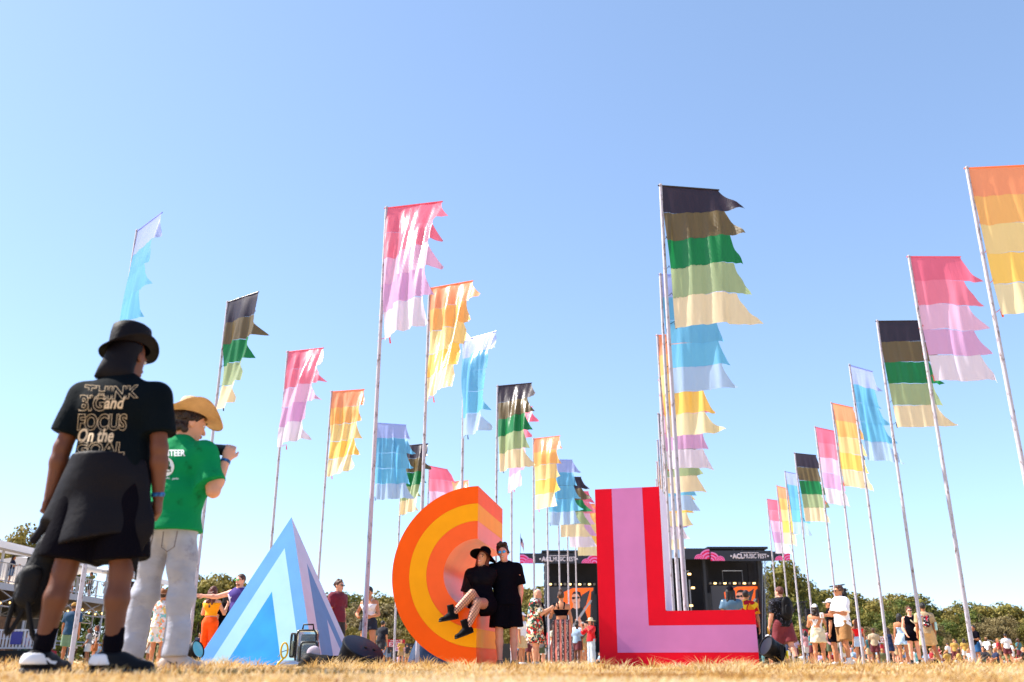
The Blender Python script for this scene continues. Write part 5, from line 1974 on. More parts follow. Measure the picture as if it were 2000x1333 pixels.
# bucket hat with a neck flap
def bw(a, r):
    if r < 0.1:
        return 0.0
    k = (r - 0.1) / 0.065
    return k * (0.085 * max(0, math.cos(a - math.pi + 0.2)) ** 2 - 0.028 * max(0, math.cos(a - 0.2)) - 0.006)
hatm = mat("hat_black", (0.006, 0.0045, 0.007), rough=0.65, spec=0.12, bump=0.15, bscale=60)
lathe_hat(bm_e, J, [(0.152, 0.028), (0.154, 0.034), (0.13, 0.042), (0.108, 0.046), (0.109, 0.085), (0.107, 0.13), (0.101, 0.168), (0.084, 0.182), (0.05, 0.170), (0.02, 0.164), (0.0005, 0.163)],
          hatm, "bucket_hat", tilt=-0.06, wav=bw, n=48)
hc, R = J['hc'], J['hR']
def hh(x, y, z):
    return hc + R @ V3(x, y, z) * J['q']
sdf_mesh("neck_flap", [cone(hh(0, 0.045, 0.05), hh(0.01, 0.06, -0.085), 0.088, 0.086, 0.04, (V3(0, 1, 0), 0.72)), cone(hh(0.03, 0.075, -0.03), hh(0.105, 0.095, -0.135), 0.055, 0.014, 0.05)], HV, nylon, bm_e, wrinkle=(0.006, 26, 5), cuts=[(hh(0, 0, 0.055), R @ V3(0, 0, 1))])
# lettering on the back
bv = bvh_of(b_shirt)
print_text(b_shirt, bv, "THINK", 163, 777, 106, 25, cream_print, outline=0.0013, off=0.03, slope=-0.15, arch=-3)
print_text(b_shirt, bv, "BIG", 154, 803, 49, 31, cream_print, outline=0.0013, off=0.03, slope=-0.1)
print_text(b_shirt, bv, "and", 203, 799, 42, 24, cream_print, off=0.02, shear=0.35)
print_text(b_shirt, bv, "FOCUS", 151, 841, 95, 32, cream_print, outline=0.0013, off=0.03, slope=-0.08)
print_text(b_shirt, bv, "On the", 152, 864, 70, 27, cream_print, off=0.02, shear=0.35)
print_text(b_shirt, bv, "GOAL", 144, 889, 98, 25, cream_print, outline=0.0013, off=0.03, slope=-0.12)
# wristband
sh, el, wr, fd = J['arm'][-1]
Mw = Matrix.Translation(Vector((wr - fd * 0.012).tolist())) @ Vector(fd.tolist()).to_track_quat('Z', 'Y').to_matrix().to_4x4()
mb = MB(); mb.lathe([(0.031, -0.011), (0.035, -0.009), (0.035, 0.009), (0.031, 0.011)], 20, M=Mw)
mb.build("wristband", mat("band_blue", rgb(40, 110, 170), col2=rgb(20, 60, 110), vscale=60), bm_e, smooth=True)
# phone in the hanging hand
hw = world_of(bm_e) @ Vector((wr + fd * 0.095 + V3(0.028, 0, 0)).tolist())
mb = MB(); mb.box((0, 0, 0), (0.012, 0.072, 0.145), bev=0.006)
ph = mb.build("phone", mat("phone_black", (0.01, 0.01, 0.012), rough=0.2), None); ph.location = hw; ph.rotation_euler = (0.1, 0.06, 0.1)
tag(ph, "black phone held in the hanging hand of the man in black", "phone")

# black backpack hanging from his other hand
bp = empty("backpack", (-2.44, 4.80, 0.03), math.radians(10), "black backpack with long hanging straps held by the man in black", "backpack")
pack_m = mat("pack_black", (0.006, 0.0055, 0.007), rough=0.6, spec=0.15, bump=0.3, bscale=50)
sdf_mesh("pack_body", [cone((0.05, 0, 0.62), (0.0, 0.0, 0.42), 0.05, 0.085, 0.05, (V3(0, 1, 0), 0.7)), cone((0.0, 0, 0.42), (-0.02, 0, 0.30), 0.085, 0.07, 0.05, (V3(0, 1, 0), 0.7)),
                       cone((0.09, 0.0, 0.85), (0.05, 0, 0.60), 0.022, 0.045, 0.05)], 0.009, pack_m, bp, wrinkle=(0.012, 30, 8))
sdf_mesh("front_pocket", [cone((-0.01, -0.065, 0.44), (-0.02, -0.065, 0.34), 0.05, 0.05, 0.03, (V3(0, 1, 0), 0.6))], 0.009, pack_m, bp, wrinkle=(0.004, 24, 9))
for k, (x0, x1) in enumerate(((-0.07, 0.02), (-0.02, 0.07))):
    mb = MB()
    pts = []
    for i in range(15):
        t = i / 14
        a = math.pi * t
        pts.append((x0 + (x1 - x0) * t + (-0.06 * math.sin(a) if k == 0 else 0.04 * math.sin(a)), -0.04 - 0.04 * k, 0.40 - 0.24 * math.sin(a) - 0.03 * k))
    mb.tube(pts, 0.013, 6)
    mb.build("strap", pack_m, bp, smooth=True)

# ------------------------------------------------------------------ man in green
gm_e, J = person(0, 0, 1.74, 168, "man seen from behind in straw cowboy hat, green volunteer t-shirt and pale jeans", xy=(-2.255, 6.05),
                 arms={-1: ((-0.42, 0.10, -0.95), (-0.08, -0.35, 0.95)), 1: ((0.42, -0.10, -0.85), (-0.5, -0.7, 0.85))},
                 legs={1: ((0.11, -0.03, -1), (0.08, 0.10, -1)), -1: ((-0.09, -0.03, -1), (-0.05, 0.05, -1))},
                 head=(math.radians(-42), 0.22, 0.0), feet={1: V3(-0.35, -1, 0), -1: V3(-0.75, -0.8, 0)})
sdf_mesh("body", body_prims(J, hand={-1: dict(n=V3(0.6, -0.9, 0.2), t=V3(0.4, -0.8, 0.5), curl=(0.5, 0.7)), 1: dict(n=V3(-0.2, -1, 0.2), t=V3(-0.5, 0, 0.5), curl=(0.5, 0.7))}, fr=0.0085),
         HV, skin('light', 212, 152, 122), gm_e)
face_parts(gm_e, J)
hc_ = J['hc']
g_shirt = sdf_mesh("t_shirt", tee_prims(J, 0.022, 0.80, -0.085, 0.035, arm_inf=0.034), HV,
                   mat("fabric_green", rgb(0, 132, 76), rough=0.85, spec=0.15, bump=0.7, bscale=9, stretch=(1, 1, 1.5), dirt=(rgb(3, 96, 50), 9.0, 0.58)), gm_e, cuts=hem_cut(J, -0.085), wrinkle=(0.011, 21, 31))
sdf_mesh("jeans", leg_prims(J, 0.007, 1.95, 0.012, 0.060), HV, mat("fabric_pale_denim", rgb(164, 166, 178), rough=0.85, spec=0.15, bump=0.7, bscale=8, stretch=(1, 1, 2.0), var=0.12, vscale=7, dirt=(rgb(126, 122, 134), 6, 0.56)), gm_e,
         cuts=waist_cut(J, 0.10), wrinkle=(0.008, 46, 17))
for s in (-1, 1):
    c = J['P'] + V3(s * 0.085, 0.128, -0.15)
    mb = MB()
    mb.tube([Vector((c + V3(-0.05, 0.0, 0.05)).tolist()), Vector((c + V3(-0.045, 0.008, -0.05)).tolist()), Vector((c + V3(0, 0.012, -0.08)).tolist()), Vector((c + V3(0.045, 0.008, -0.05)).tolist()), Vector((c + V3(0.05, 0.0, 0.05)).tolist())], 0.004, 5)
    mb.build("pocket_seam", mat("denim_seam", rgb(120, 112, 112), rough=0.9), gm_e)
gs = shoe_pair(gm_e, J, mat("shoe_beige", rgb(196, 176, 164), rough=0.6, bump=0.1), mat("sole_beige", rgb(206, 186, 170), rough=0.6), vox=0.0085, big=1.12)
sbg = bvh_of(gs[-1])
print_poly(gs[-1], sbg, [(325, 1290), (333, 1298), (341, 1301), (347, 1298), (345, 1292), (340, 1296), (333, 1293)], mat("swoosh_navy", rgb(36, 34, 56)), name="swoosh")
sbg1 = bvh_of(gs[1])
print_poly(gs[1], sbg1, [(271, 1291), (275, 1297), (279, 1299), (277, 1293)], mat("swoosh_navy", rgb(36, 34, 56)), name="swoosh")
sdf_mesh("hair", hair_prims(J, 'curly', 4) + [ell(hc_ + J['hR'] @ V3(0.06 * math.cos(a), 0.03 + 0.07 * math.sin(a), -0.045 - 0.02 * (i % 2)), V3(.026, .026, .026), None, .008) for i, a in enumerate([0.2, .6, 1.0, 1.4, 1.8, 2.2, 2.6, 3.0])], 0.008, HAIRM['dark'], gm_e)
def cw(a, r):
    if r < 0.1:
        return 0.0
    k = (r - 0.1) / 0.1
    return k * (0.085 * abs(math.cos(a)) ** 4 - 0.028 * abs(math.sin(a)) ** 2)
strawm = mat("straw", rgb(202, 160, 112), rough=0.65, bump=0.5, bscale=120, var=0.12, vscale=20)
lathe_hat(gm_e, J, [(0.205, 0.050), (0.208, 0.055), (0.15, 0.052), (0.103, 0.058), (0.099, 0.09), (0.092, 0.14), (0.082, 0.170), (0.060, 0.182), (0.035, 0.168), (0.015, 0.160), (0.0005, 0.160)],
          strawm, "cowboy_hat", tilt=-0.05, wav=cw, n=56, sx=0.96, sy=1.1)
lathe_hat(gm_e, J, [(0.1045, 0.058), (0.1055, 0.062), (0.1045, 0.078), (0.102, 0.082)], mat("hat_band", rgb(120, 84, 56), rough=0.6), "hat_band", tilt=-0.05, n=48, sx=0.96, sy=1.1)
bv = bvh_of(g_shirt)
white_print = mat("white_print", rgb(236, 238, 236), rough=0.8)
print_text(g_shirt, bv, "VOLUNTEER", 284, 891.5, 78, 13, white_print, off=0.035)
print_poly(g_shirt, bv, ell_pts(322, 912, 18, 19, 28), white_print, 0.004, "emblem_disc")
dk = mat("dark_green_print", rgb(12, 70, 44), rough=0.8)
for (cx, cy, r) in ((316, 904, 4.5), (330, 914, 4), (317, 921, 4)):
    print_poly(g_shirt, bv, ell_pts(cx, cy, r, r, 14), dk, 0.006, "emblem_dot")
for pts in ([(316, 904), (322, 896), (327, 903), (330, 914)], [(330, 914), (334, 921), (326, 922), (317, 921)], [(317, 921), (309, 914), (312, 907), (316, 904)]):
    print_stroke(g_shirt, bv, pts, dk, 0.0028, 0.006, "emblem_arrow")
print_text(g_shirt, bv, "FESTIVAL", 312, 936, 20, 4, white_print, off=0.02)
print_text(g_shirt, bv, "parks", 336, 938, 13, 5, white_print, off=0.02, shear=0.3)
sh, el, wr, fd = J['arm'][-1]
Mw = Matrix.Translation(Vector((wr - fd * 0.02).tolist())) @ Vector(fd.tolist()).to_track_quat('Z', 'Y').to_matrix().to_4x4()
mb = MB(); mb.lathe([(0.030, -0.011), (0.034, -0.009), (0.034, 0.009), (0.030, 0.011)], 20, M=Mw)
mb.build("wristband", mat("band_blue", rgb(40, 110, 170), col2=rgb(20, 60, 110), vscale=60), gm_e, smooth=True)
hA = world_of(gm_e) @ Vector((wr + fd * 0.085 + V3(0.05, -0.05, 0.02)).tolist())
mb = MB(); mb.box((0, 0, 0), (0.155, 0.010, 0.075), bev=0.005)
ph = mb.build("phone", mat("phone_black", (0.01, 0.01, 0.012), rough=0.2), None); ph.location = hA + Vector((-0.075, 0.02, -0.01)); ph.rotation_euler = (0.05, 0.08, -0.05)
tag(ph, "dark phone raised sideways by the man in green", "phone")

# ------------------------------------------------------------------ couple at the letter C
cm_e, J = person(0, 0, 1.69, 6, "smiling man in black t-shirt and shorts with blue mirrored sunglasses leaning by letter C", xy=(-0.085, 13.43),
                 lean=(-0.05, 0.03, 1), arms={1: ((0.20, 0.04, -1), (-0.06, -0.06, -1)), -1: ((-0.3, 0.05, -1), (-0.2, 0.1, -1))},
                 legs={1: ((0.06, -0.02, -1), (0.02, 0.03, -1)), -1: ((-0.03, -0.04, -1), (0.03, 0.02, -1))},
                 head=(math.radians(-16), 0.02, -0.10))
sdf_mesh("body", body_prims(J, fr=0.0095, hand={1: dict(curl=(0.3, 0.3))}), 0.0095, skin('pink', 220, 158, 132), cm_e)
face_parts(cm_e, J, lip=(170, 84, 78), glasses=(mat("mirror_blue", rgb(40, 160, 230), rough=0.08, spec=1.0, metal=0.5), mat("gold_wire", rgb(190, 150, 90), rough=0.3, metal=0.8)), smile=True)
sdf_mesh("hair", hair_prims(J, 'top', 2), 0.009, HAIRM['dark'], cm_e)
sdf_mesh("t_shirt", tee_prims(J, 0.020, 0.85, -0.10, 0.02, arm_inf=0.028), 0.011, blackc, cm_e, cuts=hem_cut(J, -0.10), wrinkle=(0.006, 24, 2))
sdf_mesh("shorts", leg_prims(J, 0.030, 0.83, 0.035), 0.012, blackc, cm_e, cuts=waist_cut(J), wrinkle=(0.005, 20, 4))
shoe_pair(cm_e, J, mat("shoe_grey", rgb(90, 86, 88), rough=0.6), vox=0.012)

cw_e, J = person(0, 0, 1.66, -6, "woman in wide black hat, black dress and fishnet tights sitting on the letter C", xy=(-0.42, 13.27), fem=True,
                 pelvis=(0, 0, 0.865), lean=(-0.06, 0.10, 1), twist=0.05,
                 arms={-1: ((-0.22, 0.05, -1), (-0.08, -0.02, -1)), 1: ((0.36, 0.95, 0.16), (0.97, -0.12, 0.10))},
                 legs={-1: ((-0.02, -1, 0.36), (-0.66, -0.16, -0.70)), 1: ((-0.22, -0.98, 0.05), (-0.36, -0.22, -0.92))},
                 head=(math.radians(-14), -0.05, 0.22), feet={-1: V3(-0.78, -0.42, -0.16), 1: V3(-0.72, -0.42, -0.30)})
sdf_mesh("body", body_prims(J, fr=0.009, hand={1: dict(d=V3(0.45, -0.75, -0.55), n=V3(-0.2, 0.3, -0.8), t=V3(-1, 0, 0.1), curl=(0.15, 0.2)), -1: dict(d=V3(0, -0.4, -0.5), curl=(0.1, 0.1), n=V3(0, 0, -1), t=V3(1, 0, 0))}), 0.0095, skin('light', 212, 152, 122), cw_e)
face_parts(cw_e, J, lip=(196, 60, 66), smile=True)
sdf_mesh("hair", hair_prims(J, 'bob', 2), 0.010, HAIRM['auburn'], cw_e)
def fishnet():
    m = bpy.data.materials.new("fishnet"); m.use_nodes = True
    N, L = m.node_tree.nodes, m.node_tree.links
    bs = N['Principled BSDF']; bs.inputs['Roughness'].default_value = 0.6
    tc = N.new('ShaderNodeTexCoord')
    outs = []
    for (a, b, c) in ((1, 0.6, 1), (1, 0.6, -1)):
        dp = N.new('ShaderNodeVectorMath'); dp.operation = 'DOT_PRODUCT'; dp.inputs[1].default_value = (a * 21, b * 21, c * 21)
        L.new(tc.outputs['Object'], dp.inputs[0])
        fr = N.new('ShaderNodeMath'); fr.operation = 'FRACT'; L.new(dp.outputs['Value'], fr.inputs[0])
        lt = N.new('ShaderNodeMath'); lt.operation = 'LESS_THAN'; lt.inputs[1].default_value = 0.24; L.new(fr.outputs[0], lt.inputs[0])
        outs.append(lt)
    mxm = N.new('ShaderNodeMath'); mxm.operation = 'MAXIMUM'; L.new(outs[0].outputs[0], mxm.inputs[0]); L.new(outs[1].outputs[0], mxm.inputs[1])
    mx = N.new('ShaderNodeMix'); mx.data_type = 'RGBA'; L.new(mxm.outputs[0], mx.inputs['Factor'])
    mx.inputs[6].default_value = (*rgb(216, 152, 124), 1); mx.inputs[7].default_value = (0.015, 0.012, 0.014, 1)
    L.new(mx.outputs[2], bs.inputs['Base Color'])
    return m
pr = []
for s in (-1, 1):
    hp, k, a = J['leg'][s]; q = J['q']
    bk = -J['fwd'] - nrm_(a - k) * (-J['fwd'] @ nrm_(a - k)); mc = k + (a - k) * 0.32 + nrm_(bk) * 0.012 * q
    pr += [cone(hp + V3(0, 0, 0.02), k, 0.100 * q, 0.063 * q, 0.05), cone(k, mc, 0.060 * q, 0.063 * q, 0.025), cone(mc, a, 0.062 * q, 0.041 * q, 0.025)]
sdf_mesh("fishnet_tights", pr, 0.0095, fishnet(), cw_e)
sdf_mesh("dress", tee_prims(J, 0.013, 0.0, -0.02, 0.01, neck=0.085) + [cone(J['leg'][s][0], J['leg'][s][0] + (J['leg'][s][1] - J['leg'][s][0]) * 0.55, 0.125, 0.105, 0.05, cuts=[(J['leg'][s][0] + (J['leg'][s][1] - J['leg'][s][0]) * 0.48, J['leg'][s][1] - J['leg'][s][0])]) for s in (-1, 1)],
         0.010, blackc, cw_e, wrinkle=(0.004, 24, 2))
sdf_mesh("mesh_top", tee_prims(J, 0.020, 0.95, 0.14, 0.01, neck=0.062, arm_inf=0.022), 0.010, mat("fabric_sheer_black", (0.008, 0.006, 0.009), rough=0.8, spec=0.05, alpha=0.86), cw_e, cuts=hem_cut(J, 0.14), wrinkle=(0.004, 24, 5))
boot_m = mat("boot_black", (0.0035, 0.003, 0.004), rough=0.6, spec=0.08, bump=0.2, bscale=90)
shoe_pair(cw_e, J, boot_m, mat("boot_sole", (0.004, 0.004, 0.005), rough=0.7), high=0.12, vox=0.010, big=1.12, name="boot")
def ww(a, r):
    k = max(0, (r - 0.1) / 0.12)
    return k * (-0.055 * abs(math.cos(a)) ** 1.5 + 0.012 * math.sin(a))
lathe_hat(cw_e, J, [(0.218, 0.040), (0.220, 0.045), (0.16, 0.058), (0.098, 0.062), (0.097, 0.09), (0.088, 0.135), (0.062, 0.160), (0.03, 0.168), (0.0005, 0.169)], blackc, "floppy_hat", tilt=-0.30, wav=ww, n=48)
mb = MB(); nn = J['N']; hcv = Vector((nn + (J['hc'] - nn) * 0.16).tolist())
mb.lathe([(0.049, -0.006), (0.051, 0.0), (0.049, 0.006)], 20, M=Matrix.Translation(hcv)); mb.build("choker", blackc, cw_e, smooth=True)
# ------------------------------------------------------------------ people around the letters
denim = cloth("denim", 120, 150, 190, bump=0.3)
def mid(u, v, H, rot, label, fem=False, sk='tan', top=None, bottom=None, hair=('short', 'dark'), hat=None, shoes=(210, 208, 212), glasses=None, smile=False,
        hand=None, hat_extra=0.0, y=None, fat=0.0, socks=None, face=True, vox=None, group=None, **pose):
    e, J = person(u, v, H, rot, label, y=y, hat_extra=hat_extra, group=group, fem=fem, **pose)
    d = e.location.y
    vx = vox or max(0.0115, min(0.024, d * 0.00055))
    sdf_mesh("body", body_prims(J, fat=fat, hand=hand, fingers=vx < 0.014, fr=max(0.0095, vx * 0.85)), vx, SKIN[sk], e)
    if face:
        face_parts(e, J, glasses=glasses, smile=smile)
    seed = int(u) % 97
    if top:
        kind, m, o = top
        if kind == 'tee':
            sdf_mesh("t_shirt", tee_prims(J, o.get('inf', 0.020), o.get('sleeve', 0.72), o.get('hem', -0.08), o.get('flare', 0.02), fat=fat, arm_inf=o.get('arm', 0.026)), vx, m, e, cuts=hem_cut(J, o.get('hem', -0.08)), wrinkle=(0.008, 22, seed))
        elif kind == 'tank':
            pr = tee_prims(J, o.get('inf', 0.014), 0, o.get('hem', -0.05), 0.01, fat=fat, neck=o.get('neck', 0.09))
            for s in (-1, 1):
                pr.append(cone(J['sh'][s] + J['side'] * s * 0.03 - J['up'] * 0.06, J['sh'][s] + J['side'] * s * 0.03 + J['up'] * 0.1, 0.075, 0.085, 0.01, sub=True))
            sdf_mesh("tank_top", pr, vx, m, e, cuts=hem_cut(J, o.get('hem', -0.05)), wrinkle=(0.004, 24, seed))
        elif kind == 'bandeau':
            c0 = J['C'] + J['up'] * o.get('top', 0.05) * J['q']
            sdf_mesh("bandeau_top", torso_prims(J, o.get('inf', 0.012)), vx, m, e, cuts=hem_cut(J, o.get('hem', 0.18)) + [(c0, J['up'])], wrinkle=(0.003, 24, seed))
            if o.get('straps'):
                mb = MB()
                for s in (-1, 1):
                    a = J['C'] + J['side'] * s * 0.065 * J['q']
                    f = J['fwd'] * 0.128 * J['q']; b_ = J['fwd'] * -0.122 * J['q']; t = J['C'] + J['side'] * s * 0.085 * J['q'] + J['up'] * 0.155 * J['q']
                    mb.tube([Vector((a + f).tolist()), Vector((t + f * 0.35).tolist()), Vector((t + b_ * 0.4).tolist()), Vector((a + b_).tolist())], o.get('sw', 0.008), 6)
                mb.build("shoulder_strap", m, e, smooth=True)
    if bottom:
        kind, m, o = bottom
        if kind == 'shorts':
            sdf_mesh("shorts", leg_prims(J, o.get('inf', 0.024), o.get('len', 0.7), o.get('flare', 0.03), fat=fat), vx, m, e, cuts=waist_cut(J, o.get('waist', 0.11)), wrinkle=(0.006, 20, seed + 1))
        elif kind == 'pants':
            sdf_mesh("trousers", leg_prims(J, o.get('inf', 0.014), 1.95, o.get('flare', 0.015), o.get('cuff', 0.06), fat=fat), vx, m, e, cuts=waist_cut(J, 0.11), wrinkle=(0.007, 24, seed + 1))
        elif kind == 'skirt':
            sdf_mesh("skirt", skirt_prims(J, o['len'], 0.13, o.get('r', 0.22), o.get('depth', 0.82)), vx, m, e, cuts=waist_cut(J, o.get('waist', 0.11)), wrinkle=(o.get('wr', 0.008), o.get('fq', 20), seed + 1))
    if hair:
        sdf_mesh("hair", hair_prims(J, hair[0], seed), max(0.010, vx * 0.9), HAIRM[hair[1]], e)
    if hat:
        kind, m = hat[:2]
        if kind == 'cap':
            cap_hat(e, J, m, hat[2] if len(hat) > 2 else False)
        elif kind == 'straw':
            lathe_hat(e, J, [(0.19, 0.03), (0.193, 0.035), (0.14, 0.045), (0.10, 0.05), (0.097, 0.09), (0.088, 0.14), (0.06, 0.16), (0.0005, 0.155)], m, "straw_hat", n=36)
    if socks:
        sock_pair(e, J, cloth("sock_%d_%d" % socks[:2], *socks), 0.11, vx)
    if shoes:
        shoe_pair(e, J, mat("shoe_%d_%d_%d" % shoes, rgb(*shoes), rough=0.6), vox=max(0.012, vx))
    return e, J

def hold(name, e, J, s, size, m, label, cat, off=(0, 0, 0), rot=(0, 0, 0), along=0.09):
    sh, el, wr, fd = J['arm'][s]
    p = world_of(e) @ Vector((wr + fd * along + np.asarray(off, float)).tolist())
    mb = MB(); mb.box((0, 0, 0), size, bev=min(size) * 0.3)
    o = mb.build(name, m, None)
    o.location = p; o.rotation_euler = rot
    tag(o, label, cat)
    return o
phone_m = mat("phone_black", (0.01, 0.01, 0.012), rough=0.2)

def worn_pack(e, J, m, label, size=(0.15, 0.085, 0.21), drop=0.04, name="backpack"):
    """backpack on the back with two shoulder straps"""
    q = J['q']
    b = -J['fwd']
    c = J['C'] + b * 0.235 * q - J['up'] * drop * q
    M = world_of(e)
    t = empty(name, M.to_translation(), e.rotation_euler.z, label, "backpack")
    up, side = J['up'], J['side']
    sdf_mesh("pack_body", [cone(c - up * size[2] * 0.7, c + up * size[2] * 0.6, size[0] * 0.95, size[0] * 0.8, 0.04, (b, size[1] / size[0]))], 0.016, m, t, wrinkle=(0.006, 24, 3))
    sdf_mesh("pocket", [cone(c - up * size[2] * 0.6 + b * size[1] * 0.8, c - up * size[2] * 0.05 + b * size[1] * 0.8, size[0] * 0.62, size[0] * 0.6, 0.03, (b, 0.4))], 0.016, m, t)
    for s in (-1, 1):
        mb = MB()
        sp = [c + side * s * 0.09 * q + up * size[2] * 0.8 - b * 0.04, J['sh'][s] * 0.5 + (J['C'] + up * 0.085 * q) * 0.5 + up * 0.085 * q, J['C'] + side * s * 0.11 * q + J['fwd'] * 0.15 * q, J['C'] + side * s * 0.15 * q - up * 0.16 * q, c + side * s * 0.11 * q - up * size[2] * 0.9 - b * 0.05]
        mb.tube([Vector(x.tolist()) for x in sp], 0.018, 6)
        mb.build("strap", m, t, smooth=True)
    return t

walkR = {1: ((0.04, -0.28, -1), (0.02, 0.16, -1)), -1: ((-0.04, 0.22, -1), (-0.02, 0.55, -1))}
# --- centre group
floral = print_mat("floral", (36, 50, 44), [(214, 44, 40), (222, 196, 150), (60, 104, 80), (235, 232, 224), (40, 62, 58)], 26, 0.72)
e, J = mid(1047, 1151, 1.76, 78, "bald bearded man in long floral shirt with pale towel, holding a phone", sk='light', hair=None,
           top=('tee', floral, dict(hem=-0.40, flare=0.08, inf=0.03, sleeve=0.95, arm=0.04)), bottom=('shorts', floral, dict(len=0.95, flare=0.05)), fat=0.02, shoes=(120, 110, 104),
           arms={1: ((0.1, -0.55, -0.8), (-0.15, -0.85, 0.55)), -1: ((-0.1, -0.6, -0.75), (0.1, -0.85, 0.5))}, head=(0, 0.28, 0))
sdf_mesh("beard", [ell(J['hc'] + J['hR'] @ V3(0, -0.05, -0.085) * J['q'], np.array([0.05, 0.05, 0.045]), J['hR'], 0.02)], 0.012, HAIRM['grey'], e)
hold("phone", e, J, -1, (0.012, 0.08, 0.15), phone_m, "dark phone held up by the bald man in floral shirt", "phone", rot=(0.4, 0, math.radians(78)))
tw = empty("towel", e.location, e.rotation_euler.z, "pale blue towel draped over the bald man's shoulder", "towel")
sdf_mesh("cloth", [cone(J['C'] + V3(-0.16, 0.10, -0.12), J['C'] + V3(-0.13, 0.03, 0.15), 0.06, 0.05, 0.03, (V3(1, 0, 0), 0.5)), cone(J['C'] + V3(-0.13, 0.03, 0.15), J['C'] + V3(-0.05, -0.16, -0.02), 0.05, 0.05, 0.03, (V3(0, 1, 0.4), 0.6)),
                   cone(J['C'] + V3(-0.13, 0.05, 0.14), J['C'] + V3(0.10, 0.10, 0.10), 0.05, 0.045, 0.03)], 0.013, cloth("towel_blue", 150, 190, 210, bump=0.5), tw, wrinkle=(0.006, 30, 2))
apron = sdf_mesh("black_panel", [cone(J['C'] + V3(0.0, -0.17, 0.02), J['P'] + V3(0.02, -0.22, -0.22), 0.10, 0.12, 0.03, (V3(0, 1, 0), 0.3))], 0.014, blackc, e)
boho = stripe_mat("boho", (206, 118, 104), (60, 28, 38), (52, 36, 44), 9.0)
e, J = mid(1098, 1155, 1.70, 176, "woman with brown bun in black racerback top and long patterned skirt", fem=True, sk='tan', hair=('bun', 'brown'),
           top=('bandeau', blackc, dict(top=-0.015, hem=0.20, straps=True, sw=0.017)), bottom=('skirt', boho, dict(len=0.86, r=0.30, wr=0.014, fq=16)), shoes=(190, 180, 176),
           arms={1: ((0.38, -0.15, -0.9), (-0.15, -0.9, 0.35)), -1: ((-0.25, 0.05, -1), (-0.03, -0.12, -1))})
mid(1020, 1196, 1.76, 62, "man in white cap and white shirt with tan shorts standing behind the letter C", sk='tan', hair=('short', 'dark'), hat=('cap', white_c), glasses=(mat("lens_blue", rgb(50, 60, 170), rough=.1), mat("frame_black", (.01, .01, .01))),
    top=('tee', white_c, dict(hem=-0.05)), bottom=('shorts', cloth("khaki", 196, 168, 128), dict(len=0.8)), hat_extra=0.02)
mid(1128, 1213, 1.72, 150, "person in white t-shirt with black sash and black shorts near the letter L", sk='tan', hair=('wavy', 'dark'), top=('tee', white_c, {}), bottom=('shorts', blackc, dict(len=0.75)), shoes=(40, 38, 42))
e, J = mid(1156, 1206, 1.68, -62, "person in straw hat and red and white shirt with pale jeans beside the letter L", fem=True, sk='light', hair=('bob', 'brown'), hat=('straw', mat("straw_pale", rgb(222, 206, 168), rough=.7, bump=.4, bscale=80)), hat_extra=0.05,
           top=('tee', cloth("crimson", 196, 24, 36), dict(sleeve=1.3)), bottom=('pants', cloth("pale_jean", 176, 190, 206), dict(flare=0.03)), arms={-1: ((-0.3, -0.6, -0.5), (0.25, -0.35, 0.9)), 1: ((0.3, -0.6, -0.5), (-0.2, -0.5, 0.8))})
worn_pack(e, J, pack_m, "dark backpack on the person in red by the letter L")
mid(1140, 1214, 1.74, 160, "person in sage green t-shirt and tan shorts behind the person in red", sk='tan', hair=('short', 'brown'), hat=('cap', cloth("grey_cap", 150, 144, 140)), top=('tee', cloth("sage", 140, 146, 104), {}), bottom=('shorts', cloth("khaki2", 176, 140, 100), {}), y=41)
# --- right group
e, J = mid(1536, 1145, 1.82, 196, "man walking in dark polo shirt and maroon shorts with a black backpack", sk='pink', hair=('short', 'auburn'), fat=0.022, legs=walkR,
           top=('tee', print_mat("dark_dots", (14, 14, 20), [(120, 120, 140)], 60, 0.06), dict(hem=-0.10, sleeve=0.8, arm=0.032)), bottom=('shorts', cloth("maroon", 112, 44, 52), dict(len=0.92, flare=0.04)), shoes=(34, 34, 40), socks=(30, 30, 36),
           arms={1: ((0.25, -0.1, -1), (0.1, -0.35, -0.95)), -1: ((-0.2, -0.2, -1), (-0.05, -0.6, -0.7))}, head=(0.35, 0, 0), feet={-1: V3(-0.1, -0.6, -0.7)})
worn_pack(e, J, pack_m, "black backpack worn by the walking man in maroon shorts")
hold("bottle", e, J, 1, (0.05, 0.05, 0.16), mat("amber_bottle", rgb(190, 140, 40), rough=.2), "amber bottle in the hand of the walking man", "bottle", along=0.11)
e, J = mid(1603, 1181, 1.66, 158, "woman in white strapless top and ruffled cream mini skirt with white headscarf", fem=True, sk='tan', hair=('longwavy', 'dark'), hat=('cap', white_c, True), hat_extra=0.0,
           top=('bandeau', white_c, dict(top=0.0, hem=0.08, inf=0.018)), bottom=('skirt', cloth("cream_lace", 216, 204, 176, bump=1.0, bscale=24), dict(len=0.30, r=0.24, wr=0.02, fq=34)), fat=0.018,
           arms={-1: ((-0.45, -0.1, -0.9), (0.05, -0.8, -0.3)), 1: ((0.3, -0.2, -0.9), (-0.2, -0.8, 0.1))}, shoes=(190, 170, 160))
